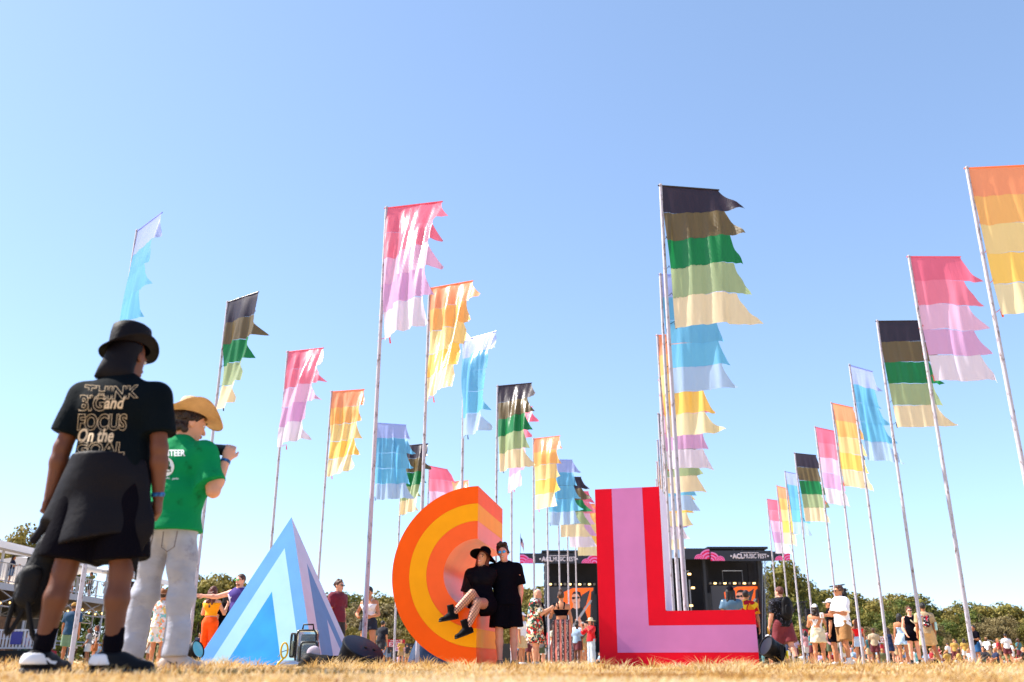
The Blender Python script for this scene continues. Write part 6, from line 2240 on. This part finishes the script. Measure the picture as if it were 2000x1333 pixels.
e, J = mid(1655, 1144, 1.82, -76, "man in plain white t-shirt and brown shorts with white socks and sneakers", sk='tan', hair=('wavy', 'brown'), glasses=(mat("lens_dark", (.01, .01, .012), rough=.1), mat("frame_black", (.01, .01, .01))),
           top=('tee', cloth("bright_white", 236, 236, 244), dict(hem=-0.12, inf=0.03, sleeve=0.85, arm=0.04)), bottom=('shorts', cloth("tan_brown", 150, 108, 66), dict(len=0.85, flare=0.04)), socks=(226, 226, 230), shoes=(226, 226, 232),
           arms={-1: ((-0.15, -0.2, -1), (0.1, -1, -0.05)), 1: ((0.2, -0.25, -1), (0.0, -1, 0.1))}, legs={1: ((0.05, -0.12, -1), (0.02, 0.05, -1)), -1: ((-0.05, 0.12, -1), (-0.02, 0.3, -1))})
hold("cup", e, J, -1, (0.08, 0.08, 0.13), mat("cup_white", rgb(226, 222, 220), rough=.4), "white drink cup in the hand of the man in white", "cup")
mid(1634, 1177, 1.70, -120, "person in white cap half hidden behind the man in white", sk='tan', hair=('short', 'dark'), hat=('cap', white_c), top=('tee', blackc, {}), bottom=('shorts', blackc, {}), y=25.5, shoes=(200, 196, 200))
e, J = mid(1683, 1209, 1.68, 165, "woman in red strapless top and pale denim skirt with knee boots", fem=True, sk='tan', hair=('long', 'auburn'), top=('bandeau', cloth("scarlet", 214, 24, 30), dict(hem=0.08)), bottom=('skirt', cloth("light_denim", 176, 196, 220), dict(len=0.27, r=0.20)), shoes=(150, 96, 60))
sock_pair(e, J, mat("boot_tan", rgb(160, 104, 62), rough=.6), 0.30, 0.02)
e, J = mid(1742, 1226, 1.66, 150, "woman in navy dress and black boots among the crowd", fem=True, sk='light', hair=('long', 'dark'), top=('tank', cloth("navy", 24, 40, 76), dict(hem=-0.02)), bottom=('skirt', cloth("navy", 24, 40, 76), dict(len=0.32, r=0.22)), shoes=(22, 20, 24))
sock_pair(e, J, blackc, 0.26, 0.024)
mid(1768, 1199, 1.68, 172, "woman in sky blue strapless top and pleated mini skirt seen from behind", fem=True, sk='tan', hair=('bob', 'black'), top=('bandeau', cloth("sky_cloth", 176, 204, 232), dict(hem=0.05, top=-0.04)), bottom=('skirt', cloth("sky_cloth", 176, 204, 232), dict(len=0.26, r=0.25, wr=0.014, fq=40)), shoes=(190, 184, 190))
e, J = mid(1790, 1186, 1.78, -14, "person in dark sunglasses, black tank top and shorts with a cream shoulder bag", sk='pink', hair=('short', 'auburn'), glasses=(mat("lens_dark", (.01, .01, .012), rough=.1), mat("frame_black", (.01, .01, .01))), fat=0.014,
           top=('tank', blackc, {}), bottom=('shorts', blackc, dict(len=0.42)), shoes=(30, 28, 32), socks=(26, 24, 28), arms={1: ((0.35, -0.2, -0.9), (0.25, -0.75, -0.35)), -1: ((-0.25, 0, -1), (0.2, -0.6, -0.7))})
bg = empty("shoulder_bag", e.location, e.rotation_euler.z, "cream shoulder bag across the person in dark sunglasses", "bag")
sdf_mesh("pouch", [cone(J['P'] + V3(0.14, -0.17, 0.10), J['P'] + V3(0.30, -0.15, 0.08), 0.10, 0.09, 0.03, (V3(0, 1, 0), 0.5))], 0.016, cloth("cream", 208, 192, 160), bg)
mb = MB(); mb.tube([Vector((J['P'] + V3(0.2, -0.16, 0.18)).tolist()), Vector((J['C'] + V3(0.0, -0.16, 0.0)).tolist()), Vector((J['C'] + V3(-0.12, -0.03, 0.16)).tolist()), Vector((J['C'] + V3(-0.1, 0.12, 0.02)).tolist())], 0.018, 6); mb.build("strap", cloth("cream", 208, 192, 160), bg, smooth=True)
e, J = mid(1818, 1178, 1.80, 168, "man in tan t-shirt and tan shorts with a small crossbody pack", sk='olive', hair=('short', 'black'), top=('tee', cloth("taupe", 176, 150, 116), dict(hem=-0.08)), bottom=('shorts', cloth("tan_short", 206, 168, 116), dict(len=0.82)), shoes=(206, 206, 212),
           legs={1: ((0.04, 0, -1), (0.0, 0.05, -1)), -1: ((-0.18, -0.05, -1), (-0.30, 0.1, -1))})
worn_pack(e, J, print_mat("pack_print", (24, 22, 30), [(190, 40, 60), (220, 214, 220)], 30, 0.3), "small dark printed backpack on the man in tan", (0.10, 0.07, 0.13), 0.10)
bt = hold("water_bottle", e, J, -1, (0.07, 0.07, 0.24), mat("mint_bottle", rgb(176, 214, 214), rough=.3), "pale mint water bottle hanging from the man in tan", "bottle", off=(-0.02, 0.12, 0.32))
e, J = mid(1912, 1222, 1.80, -70, "man in black t-shirt and blue shorts holding a cup by the pole", sk='olive', hair=('short', 'black'), top=('tee', blackc, {}), bottom=('shorts', cloth("royal", 24, 72, 120), dict(len=0.8)), shoes=(210, 210, 214), arms={1: ((0.2, -0.2, -1), (0.0, -1, 0.05))})
hold("cup", e, J, 1, (0.08, 0.08, 0.12), mat("cup_white", rgb(226, 222, 220), rough=.4), "white cup held by the man in black t-shirt and blue shorts", "cup")
# behind the foot of the letter L
mid(1437, 1146, 1.80, 170, "person with black cap and dark ponytail in satin blue top behind the letter L", fem=True, sk='tan', hair=('long', 'black'), hat=('cap', blackc, True), top=('tee', mat("fabric_satin_blue", rgb(70, 100, 124), rough=.35, spec=.5, bump=.3, bscale=10), dict(sleeve=0.5)), bottom=('shorts', blackc, {}))
mid(1468, 1158, 1.78, 160, "person in red and orange tie dye shirt behind the letter L", sk='tan', hair=('short', 'dark'), top=('tee', print_mat("tie_dye", (200, 20, 30), [(240, 150, 20), (170, 14, 40), (250, 200, 40)], 9, 0.6), dict(flare=0.05, inf=0.03)), bottom=('shorts', blackc, {}), y=23.4)
# --- left group
e, J = mid(402, 1146, 1.68, 166, "woman with curly auburn hair in yellow crop top and bright orange trousers", fem=True, sk='light', hair=('longwavy', 'auburn'), top=('bandeau', cloth("amber", 250, 156, 10), dict(hem=0.13, top=0.06, straps=True)), bottom=('pants', cloth("vivid_orange", 250, 84, 6), dict(inf=0.010, flare=0.008, cuff=0.05)),
           arms={1: ((0.35, -0.3, -0.7), (0.2, -0.6, 0.75)), -1: ((-0.3, -0.3, -0.7), (0.1, -0.6, 0.75))}, shoes=(200, 150, 120))
e, J = mid(455, 1122, 1.84, -8, "smiling bearded man in green mirrored sunglasses and purple tank top pointing sideways", sk='pink', hair=('short', 'brown'), glasses=(mat("mirror_green", rgb(40, 170, 90), rough=.08, metal=.5, spec=1.0), mat("frame_black", (.01, .01, .01))), smile=True,
           top=('tank', print_mat("purple_print", (70, 52, 124), [(196, 190, 214)], 9, 0.18), dict(neck=0.08)), bottom=('shorts', blackc, {}), arms={-1: ((-0.95, -0.25, -0.28), (-0.98, -0.25, 0.06)), 1: ((0.2, 0, -1), (0.1, -0.1, -1))}, hand={-1: dict(curl=(0.1, 0.1), spread=0.4)}, fat=0.012, head=(-0.35, 0, 0))
sdf_mesh("beard", [ell(J['hc'] + J['hR'] @ V3(0, -0.048, -0.088) * J['q'], np.array([0.048, 0.047, 0.036]), J['hR'], 0.02)], 0.012, HAIRM['brown'], e)
mid(430, 1160, 1.66, -140, "person in black t-shirt and black skirt between the orange woman and the pyramid", fem=True, sk='light', hair=('bob', 'black'), top=('tee', blackc, dict(hem=0.06, sleeve=0.6)), bottom=('skirt', blackc, dict(len=0.3, r=0.2)), y=22.4)
e, J = mid(232, 1176, 1.66, 4, "woman with long dark hair in white halter top and cut off denim shorts", fem=True, sk='olive', hair=('front', 'black'), top=('bandeau', white_c, dict(hem=0.05, top=0.05, straps=True, inf=0.014)), bottom=('shorts', cloth("wash_denim", 156, 178, 204, bump=.5), dict(len=0.38, inf=0.016)),
           legs={1: ((-0.06, -0.12, -1), (-0.02, 0.05, -1)), -1: ((0.04, 0.05, -1), (-0.04, 0.2, -1))}, arms={-1: ((-0.3, -0.1, -0.9), (-0.2, -0.9, 0.1)), 1: ((0.25, 0, -1), (0.1, 0, -1))}, shoes=(220, 210, 206))
hold("phone", e, J, -1, (0.075, 0.012, 0.14), phone_m, "phone in the hand of the woman in white halter top", "phone")
mid(128, 1178, 1.80, 176, "man in dark blue t-shirt and sage shorts beyond the legs of the hatted man", sk='olive', hair=('short', 'brown'), hat=('cap', cloth("ochre_cap", 176, 130, 60)), top=('tee', cloth("petrol", 26, 62, 92), dict(hem=-0.12, inf=0.03)), bottom=('shorts', cloth("sage2", 104, 132, 106), dict(len=0.9)), shoes=(160, 150, 140))
e, J = mid(45, 1232, 1.76, 30, "man in white t-shirt and dark shorts looking down at his phone by the barrier", sk='light', hair=('short', 'dark'), top=('tee', cloth("offwhite", 206, 200, 210), dict(hem=-0.08, inf=0.03)), bottom=('shorts', cloth("charcoal", 44, 42, 48), dict(len=0.8)), head=(0, 0.5, 0),
           arms={1: ((0.15, -0.3, -0.9), (-0.4, -0.8, 0.1)), -1: ((-0.15, -0.3, -0.9), (0.4, -0.8, 0.1))})
hula = print_mat("pastel_print", (214, 206, 208), [(240, 150, 110), (120, 190, 190), (210, 180, 110), (230, 226, 228)], 20, 0.6)
e, J = mid(303, 1150, 1.72, 172, "person in pastel floral outfit and brown hat raising a phone beyond the man in green", sk='tan', hair=('short', 'dark'), hat=('straw', cloth("brown_hat", 132, 84, 50)), hat_extra=0.05, top=('tee', hula, dict(flare=0.04, inf=0.03)), bottom=('shorts', hula, dict(len=0.85)),
           arms={-1: ((-0.35, -0.5, 0.25), (0.25, -0.35, 0.9)), 1: ((0.35, -0.5, 0.25), (-0.25, -0.35, 0.9))})
hold("phone", e, J, -1, (0.075, 0.012, 0.15), phone_m, "phone raised high by the person in pastel floral outfit", "phone")
mid(180, 1222, 1.70, -60, "person in black and white striped top beyond the legs of the man in black", fem=True, sk='tan', hair=('long', 'auburn'), top=('tee', print_mat("stripes_bw", (26, 24, 28), [(210, 206, 210)], 16, 0.45), {}), bottom=('shorts', cloth("rust", 150, 84, 40), {}))
mid(206, 1228, 1.74, 20, "person in grey patterned shirt and navy shorts beside the woman in white", sk='brown', hair=('short', 'black'), top=('tee', print_mat("grey_print", (84, 86, 96), [(40, 42, 56), (130, 130, 140)], 22, 0.5), {}), bottom=('shorts', cloth("navy", 24, 40, 76), {}))
mid(372, 1252, 1.55, 150, "child in pale pink top beyond the pole by the spotlight", fem=True, sk='light', hair=('short', 'dark'), top=('tee', cloth("palepink", 226, 190, 190), dict(flare=0.05)), bottom=('shorts', cloth("palepink", 226, 190, 190), {}))
mid(652, 1133, 1.80, 62, "young man with wavy brown hair and sunglasses in maroon t-shirt beside the pyramid", sk='light', hair=('wavy', 'brown'), glasses=(mat("lens_dark", (.01, .01, .012), rough=.1), mat("frame_black", (.01, .01, .01))), top=('tee', cloth("wine", 104, 28, 46), dict(inf=0.03)), bottom=('shorts', cloth("charcoal", 44, 42, 48), {}))
e, J = mid(716, 1146, 1.70, -16, "woman with long dark ponytail in white camisole and dark denim shorts behind the pole", fem=True, sk='tan', hair=('pony', 'dark'), top=('bandeau', white_c, dict(hem=0.10, top=0.03, straps=True)), bottom=('shorts', cloth("ink_denim", 36, 40, 56), dict(len=0.32, inf=0.014)), shoes=(120, 90, 70),
           arms={-1: ((-0.5, 0.05, -0.8), (0.45, -0.75, -0.25)), 1: ((0.3, -0.1, -0.9), (-0.35, -0.8, -0.2))}, head=(0.1, 0.35, 0), legs={1: ((0.14, -0.1, -1), (0.10, 0.1, -1)), -1: ((-0.08, -0.02, -1), (-0.02, 0.04, -1))}, smile=True)
mb = MB(); mb.lathe([(0.135, -0.02), (0.14, 0.0), (0.135, 0.02)], 28, M=Matrix.Translation(Vector((J['P'] + V3(0, 0, 0.10)).tolist())), sy=0.80); mb.build("belt", mat("belt_studs", rgb(70, 44, 24), rough=.4, col2=rgb(190, 140, 60), vscale=40), e, smooth=True)
mid(742, 1211, 1.72, 150, "person in black t-shirt and dark shorts walking away past the thin pole", sk='tan', hair=('short', 'black'), top=('tee', cloth("ink", 22, 24, 36), {}), bottom=('shorts', cloth("charcoal", 44, 42, 48), {}), lean=(0.05, -0.22, 1), legs=walkR)
mid(818, 1246, 1.72, 170, "person in bright yellow t-shirt and white cap far behind the letter C", sk='tan', hair=('short', 'dark'), hat=('cap', white_c), top=('tee', cloth("yellow", 240, 214, 20), {}), bottom=('shorts', blackc, {}))
mid(1510, 1246, 1.6, 150, "person in teal patterned shirt sitting by the stage end", sk='tan', hair=('short', 'dark'), top=('tee', print_mat("teal_print", (60, 170, 180), [(230, 236, 236), (20, 110, 130)], 12, 0.5), dict(flare=0.05)), bottom=('shorts', blackc, {}))
mid(1585, 1252, 1.72, 200, "man in mustard t-shirt and white shorts in the crowd behind the ruffled skirt", sk='tan', hair=('short', 'dark'), top=('tee', cloth("mustard", 214, 150, 40), {}), bottom=('shorts', white_c, {}))
mid(1632, 1246, 1.76, 15, "man in grey cap and printed tank top with pale shorts in the crowd", sk='tan', hair=('short', 'dark'), hat=('cap', cloth("grey_cap", 150, 144, 140)), top=('tank', cloth("grey_tank", 130, 120, 122), {}), bottom=('shorts', cloth("pale_jean", 176, 190, 206), {}))
mid(1698, 1251, 1.66, 175, "girl in grey top and white shorts seen from behind in the crowd", fem=True, sk='tan', hair=('short', 'dark'), top=('tank', cloth("ashgrey", 120, 122, 112), dict(hem=0.06)), bottom=('shorts', white_c, dict(len=0.35)))

# ------------------------------------------------------------------ far crowd
PROTO = []
def make_proto(fem, sit, seed, longhair):
    if sit:
        J = skeleton(1.7, fem=fem, pelvis=(0, 0, 0.14), lean=(0, 0.1, 1), legs={1: ((0.35, -1, 0.42), (-0.25, -0.6, -1)), -1: ((-0.35, -1, 0.42), (0.25, -0.6, -1))}, arms={1: ((0.2, -0.5, -0.8), (-0.2, -0.9, -0.1)), -1: ((-0.2, -0.5, -0.8), (0.2, -0.9, -0.1))})
    else:
        r = random.Random(seed)
        J = skeleton(1.72, fem=fem, twist=r.uniform(-.2, .2), legs={1: ((0.08, r.uniform(-.15, .1), -1), (0.04, 0.08, -1)), -1: ((-0.08, r.uniform(-.15, .1), -1), (-0.04, 0.08, -1))},
                     arms={1: ((0.25, -0.1, -1), (0.0, -r.random(), -0.6)), -1: ((-0.25, -0.1, -1), (0.0, -r.random() * 1.4, r.uniform(-.8, .6)))})
    tmp = empty("proto")
    parts = [sdf_mesh("body", body_prims(J, fingers=False), 0.024, SKIN['tan'], tmp),
             sdf_mesh("t_shirt", tee_prims(J, 0.022, 0.7, -0.06 if not sit else 0.0, 0.02, arm_inf=0.026), 0.024, white_c, tmp, cuts=hem_cut(J, -0.06 if not sit else 0.0)),
             sdf_mesh("shorts", leg_prims(J, 0.026, 0.7, 0.03), 0.024, blackc, tmp, cuts=waist_cut(J)),
             sdf_mesh("hair", hair_prims(J, 'long' if longhair else 'short', seed), 0.020, HAIRM['dark'], tmp)]
    data = [(p.name.split('.')[0], p.data) for p in parts]
    for p in parts:
        bpy.data.objects.remove(p)
    bpy.data.objects.remove(tmp)
    return data
for k in range(4):
    PROTO.append(make_proto(k % 2 == 1, False, 60 + k, k % 2 == 1))
SITP = [make_proto(False, True, 70, False), make_proto(True, True, 71, True)]
TOPC = dict(white=(216, 212, 214), black=(16, 16, 20), crimson=(150, 32, 40), dusty_pink=(190, 140, 146), teal=(60, 110, 118), mustard=(176, 140, 70), navy=(28, 36, 66), grey=(124, 122, 126), olive=(100, 102, 70), lilac=(160, 146, 176), cream=(206, 196, 172), pale_blue=(140, 164, 190), beige=(176, 156, 130), charcoal=(50, 48, 54))
BOTC = dict(black=(16, 16, 20), denim=(92, 114, 148), tan=(170, 142, 108), white=(206, 202, 200), green=(74, 84, 62), maroon=(92, 38, 46))
rc = random.Random(99)
crowd_used = set()
def crowd(u, d, sit=False):
    x = ray(u, 1296)[0] * d
    pr = SITP[rc.randrange(2)] if sit else PROTO[rc.randrange(4)]
    t, b = rc.choice(list(TOPC) + ['white', 'black', 'white']), rc.choice(list(BOTC))
    for _ in range(60):
        if (t, b, sit) not in crowd_used:
            break
        t, b = rc.choice(list(TOPC) + ['white', 'black', 'white']), rc.choice(list(BOTC))
    crowd_used.add((t, b, sit))
    e = empty("person", (x, d, 0), rc.random() * 6.28, "%s festivalgoer in %s top and %s shorts in the far crowd" % ("sitting" if sit else "standing", t.replace("_", " "), b), "person", "far festival crowd")
    s = rc.uniform(0.93, 1.05)
    sk_ = SKIN[rc.choice(['tan', 'light', 'olive', 'pink', 'brown'])]
    mm = [sk_, cloth("crowd_" + t, *TOPC[t]), cloth("crowdb_" + b, *BOTC[b]), HAIRM[rc.choice(['black', 'dark', 'brown', 'blond'])]]
    for (nm, me), m in zip(pr, mm):
        o = bpy.data.objects.new(nm, me)
        COL.objects.link(o); o.parent = e; o.scale = (s, s, s)
        o.material_slots[0].link = 'OBJECT'; o.material_slots[0].material = m
for (u0, u1, n, d0, d1, ps) in ((1490, 2010, 66, 60, 105, 0.35), (1690, 2005, 16, 48, 62, 0.8), (1005, 1172, 16, 60, 105, 0.1), (1008, 1168, 9, 36, 55, 0.0), (1500, 1720, 10, 38, 58, 0.1), (690, 835, 18, 60, 100, 0.1), (0, 470, 20, 45, 80, 0.15), (1850, 2000, 6, 62, 72, 0.0)):
    for i in range(n):
        crowd(u0 + (u1 - u0) * (i + rc.random()) / n, rc.uniform(d0, d1), rc.random() < ps)
# a few people on the deck of the platform
for i in range(7):
    n0 = len(bpy.data.objects)
    t, b = ['black', 'navy', 'grey', 'black', 'olive', 'white', 'crimson'][i], ['black', 'denim', 'tan', 'white', 'black', 'tan', 'green'][i]
    e = empty("person", (VX1 - 0.7 - 0.3 * (i % 3), 48 + i * 3.3, DECK), 1.2 + i, "festivalgoer in %s top and %s shorts at the platform railing" % (t, b), "person", "people on the viewing platform")
    mm = [SKIN['tan'], cloth("crowd_" + t, *TOPC[t]), cloth("crowdb_" + b, *BOTC[b]), HAIRM['dark']]
    for (nm, me), m in zip(PROTO[i % 4], mm):
        o = bpy.data.objects.new(nm, me)
        COL.objects.link(o); o.parent = e
        o.material_slots[0].link = 'OBJECT'; o.material_slots[0].material = m

# ------------------------------------------------------------------ lights and bags on the grass
lampb = mat("lamp_housing", rgb(12, 12, 18), rough=0.5, spec=0.15, bump=0.1)
lampn = mat("lamp_lid", rgb(14, 22, 40), rough=0.5, spec=0.15)
def spot_can(loc, rz, tilt, label, r=0.19, length=0.34, lens=None, yoke=True, front_first=True):
    e = empty("spotlight", loc, rz, label, "spotlight")
    M = Matrix.Translation((0, 0, r + 0.09)) @ Matrix.Rotation(tilt, 4, 'Y')
    mb = MB(); mb.lathe([(r * 0.55, -length * 0.5), (r * 0.8, -length * 0.42), (r * 0.92, -length * 0.1), (r, length * 0.3), (r * 1.06, length * 0.34), (r * 1.06, length * 0.5), (r * 0.96, length * 0.5), (r * 0.94, length * 0.44)], 32, M=M)
    mb.build("housing", lampb, e, auto=35)
    mb = MB(); mb.lathe([(r * 0.94, length * 0.455), (r * 0.5, length * 0.475), (0.0, length * 0.48)], 32, M=M)
    mb.build("lens", lens or lampn, e, auto=35)
    for k in range(5):
        mb = MB(); z = -length * 0.36 + k * length * 0.11
        mb.lathe([(r * 0.86, z), (r * 0.97, z + 0.004), (r * 0.97, z + 0.012), (r * 0.86, z + 0.016)], 28, M=M)
        mb.build("cooling_fin", lampb, e, auto=35)
    if yoke:
        for s in (-1, 1):
            mb = MB(); mb.box((0, s * (r + 0.045), 0.14), (0.05, 0.018, 0.28), bev=0.004); mb.build("yoke_arm", lampb, e)
            mb = MB(); mb.box((0, s * (r + 0.05), 0.008), (0.26, 0.06, 0.016), bev=0.004); mb.build("foot", lampb, e)
        mb = MB(); mb.box((0, 0, 0.03), (0.05, 2 * r + 0.1, 0.02), bev=0.004); mb.build("yoke_base", lampb, e)
    return e
def gp(u, d):
    return (ray(u, 1300)[0] * d, d, 0.0)
s = spot_can(gp(372, 14.6), math.radians(-20), math.radians(70), "round black spotlight with pale cyan lens left of the pyramid", 0.13, 0.24, mat("cyan_lens", rgb(90, 180, 200), rough=.1, spec=.8))
# low drum light by the pyramid's right corner: tilted lid
e = empty("spotlight", gp(703, 12.0), math.radians(8), "wide black drum spotlight tipped on its side right of the pyramid", "spotlight")
M = Matrix.Translation((0, 0, 0.17)) @ Matrix.Rotation(math.radians(24), 4, 'Y') @ Matrix.Rotation(math.radians(24), 4, 'X')
mb = MB(); mb.lathe([(0.20, -0.16), (0.245, -0.12), (0.262, 0.04), (0.275, 0.06), (0.275, 0.085), (0.262, 0.095)], 40, M=M); mb.build("housing", lampb, e, auto=35)
mb = MB(); mb.lathe([(0.262, 0.096), (0.25, 0.103), (0.0, 0.105)], 40, M=M); mb.build("lid", lampn, e, auto=35)
for (x, y) in ((0.02, -0.02), (0.13, 0.03)):
    mb = MB(); mb.lathe([(0.022, 0.105), (0.022, 0.116), (0.0, 0.118)], 12, M=M @ Matrix.Translation((x, y, 0))); mb.build("knob", lampb, e, auto=35)
mb = MB(); mb.box((-0.1, 0, 0.06), (0.2, 0.16, 0.12), bev=0.02); mb.build("stand", lampb, e)
e = empty("power_box", gp(648, 12.1), math.radians(4), "flat black power box lying before the pyramid", "box")
mb = MB(); mb.box((0, 0, 0.065), (0.28, 0.26, 0.13), bev=0.015); mb.build("case", lampb, e)
mb = MB(); mb.box((0, 0, 0.138), (0.29, 0.27, 0.018), bev=0.006); mb.build("lid", lampb, e)
mb = MB(); mb.tube([(-0.08, -0.14, 0.07), (-0.08, -0.17, 0.09), (0.08, -0.17, 0.09), (0.08, -0.14, 0.07)], 0.008, 6); mb.build("handle", lampb, e)
e = spot_can(gp(1514, 12.3), math.radians(200), math.radians(64), "black spotlight on a low yoke at the foot of the letter L", 0.125, 0.27)
mb = MB(); mb.box((-0.17, 0.02, 0.16), (0.03, 0.06, 0.10), bev=0.006); mb.build("warning_label", mat("label_yellow", rgb(236, 214, 20), rough=.5), e)
# clear backpack with a grey pouch, a steel bottle with yellow strap
cb = empty("clear_backpack", gp(594, 12.0), math.radians(3), "clear plastic backpack with black trim standing on the grass before the pyramid", "backpack")
clear = bpy.data.materials.new("clear_plastic"); clear.use_nodes = True
b_ = clear.node_tree.nodes['Principled BSDF']; b_.inputs['Transmission Weight'].default_value = 0.85; b_.inputs['Roughness'].default_value = 0.12; b_.inputs['Base Color'].default_value = (0.72, 0.82, 0.84, 1)
trim = mat("trim_black", (0.008, 0.008, 0.011), rough=0.5)
def frame_box(par, c, s, name, rad=0.010):
    x, y, z = c
    w, d, h = s[0] / 2, s[1] / 2, s[2] / 2
    mb = MB(); mb.box(c, s, bev=min(s) * 0.28); o = mb.build(name, clear, par, smooth=True)
    for yy in (y - d, y + d):
        pts = []
        for (sx, sz) in ((-1, -1), (1, -1), (1, 1), (-1, 1), (-1, -1)):
            pts.append((x + sx * (w - 0.012), yy, z + sz * (h - 0.012)))
        # rounded corners
        P2 = []
        for i in range(4):
            a, b = Vector(pts[i]), Vector(pts[i + 1])
            for t in (0.12, 0.5, 0.88):
                P2.append(a.lerp(b, t))
        P2.append(P2[0])
        mb = MB(); mb.tube(P2, rad, 6); mb.build("trim", trim, o, smooth=True)
    return o
frame_box(cb, (0.01, 0.03, 0.25), (0.27, 0.13, 0.42), "main_pocket", 0.012)
frame_box(cb, (0.06, -0.075, 0.17), (0.23, 0.07, 0.30), "front_pocket", 0.011)
frame_box(cb, (-0.16, 0.03, 0.27), (0.07, 0.12, 0.30), "side_pocket", 0.010)
for (c, s, m, nm) in (((0.01, 0.03, 0.16), (0.2, 0.09, 0.2), mat("towel_olive", rgb(96, 104, 84), rough=.9, bump=.4), "rolled_shirt"), ((0.03, 0.03, 0.34), (0.18, 0.08, 0.12), mat("dark_cloth", rgb(30, 44, 50), rough=.8), "dark_pouch"),
                     ((0.07, -0.075, 0.23), (0.17, 0.04, 0.10), mat("navy_pouch", rgb(24, 40, 56), rough=.6), "small_pouch"), ((-0.16, 0.03, 0.22), (0.05, 0.08, 0.2), mat("beige_tin", rgb(176, 178, 150), rough=.5), "tin")):
    mb = MB(); mb.box(c, s, bev=0.02); mb.build(nm, m, cb, smooth=True)
mb = MB(); mb.tube([(-0.06, 0.05, 0.46), (-0.05, 0.05, 0.52), (0.07, 0.05, 0.52), (0.08, 0.05, 0.46)], 0.012, 6); mb.build("carry_handle", trim, cb, smooth=True)
mb = MB(); mb.tube([(-0.2, -0.02, 0.22), (-0.27, -0.08, 0.19), (-0.31, -0.1, 0.13)], 0.006, 6); mb.build("clip_cord", truss_m, cb)
pouch = sdf_mesh("cloth_pouch", [cone((0, 0, 0.05), (0, 0, 0.17), 0.085, 0.08, 0.03, (V3(0, 1, 0), 0.5)), cone((-0.01, 0, 0.03), (0.0, 0, 0.0), 0.05, 0.03, 0.03)], 0.010, cloth("pouch_lilac", 178, 164, 176), None, wrinkle=(0.006, 30, 3))
pouch.location = Vector(gp(611, 11.78)) + Vector((0, 0, 0.01)); tag(pouch, "pale lilac cloth pouch leaning on the clear backpack", "pouch")
wbt = empty("water_bottle", Vector(gp(563, 11.85)) + Vector((0, 0, 0.045)), math.radians(-6), "steel water bottle lying on the grass by the clear backpack", "bottle")
Mx = Matrix.Rotation(math.pi / 2, 4, 'Y')
mb = MB(); mb.lathe([(0.0, -0.14), (0.04, -0.135), (0.044, -0.10), (0.044, 0.09), (0.03, 0.12), (0.03, 0.14)], 24, M=Mx); mb.build("flask", mat("steel", rgb(190, 190, 198), rough=.25, metal=.9), wbt, auto=40)
mb = MB(); mb.lathe([(0.034, 0.135), (0.034, 0.18), (0.0, 0.182)], 20, M=Mx); mb.build("cap", trim, wbt, auto=40)
ystrap = MB(); pts = [(0.12 * math.cos(a) * 0.35, 0, 0.08 + 0.09 * math.sin(a)) for a in np.linspace(0, 2 * math.pi, 17)]
ystrap.tube(pts, 0.012, 6); ystrap.tube([(0, 0, -0.01), (-0.05, 0.0, -0.06), (-0.09, 0, -0.12)], 0.013, 6)
ys_ = ystrap.build("yellow_strap", mat("strap_yellow", rgb(206, 170, 20), rough=.6), None, smooth=True)
ys_.location = Vector(gp(553, 11.75)) + Vector((0, 0, 0.125)); tag(ys_, "yellow looped strap hanging beside the clear backpack", "strap")
bl = sdf_mesh("dark_bag", [cone((-0.1, 0, 0.07), (0.1, 0, 0.06), 0.10, 0.09, 0.04, (V3(0, 1, 0), 0.8))], 0.013, pack_m, None, wrinkle=(0.008, 24, 4), cuts=[((0, 0, 0), V3(0, 0, -1))])
bl.location = Vector(gp(620, 11.7)); tag(bl, "low crumpled black bag in the grass before the pyramid", "bag")
# dark tarp heap behind the letter C
tp = sdf_mesh("covered_crate", [cone((0, 0, 0.1), (0, 0, 0.5), 0.45, 0.34, 0.08, (V3(0, 1, 0), 0.8)), cone((0.1, 0, 0.5), (0.15, 0, 0.68), 0.3, 0.15, 0.08)], 0.03, mat("tarp_blue", rgb(28, 50, 84), rough=.5, bump=.3, bscale=8), None, wrinkle=(0.03, 9, 4), cuts=[((0, 0, 0), V3(0, 0, -1))])
tp.location = gp(838, 22); tag(tp, "dark blue tarpaulin over a crate behind the letter C", "crate")
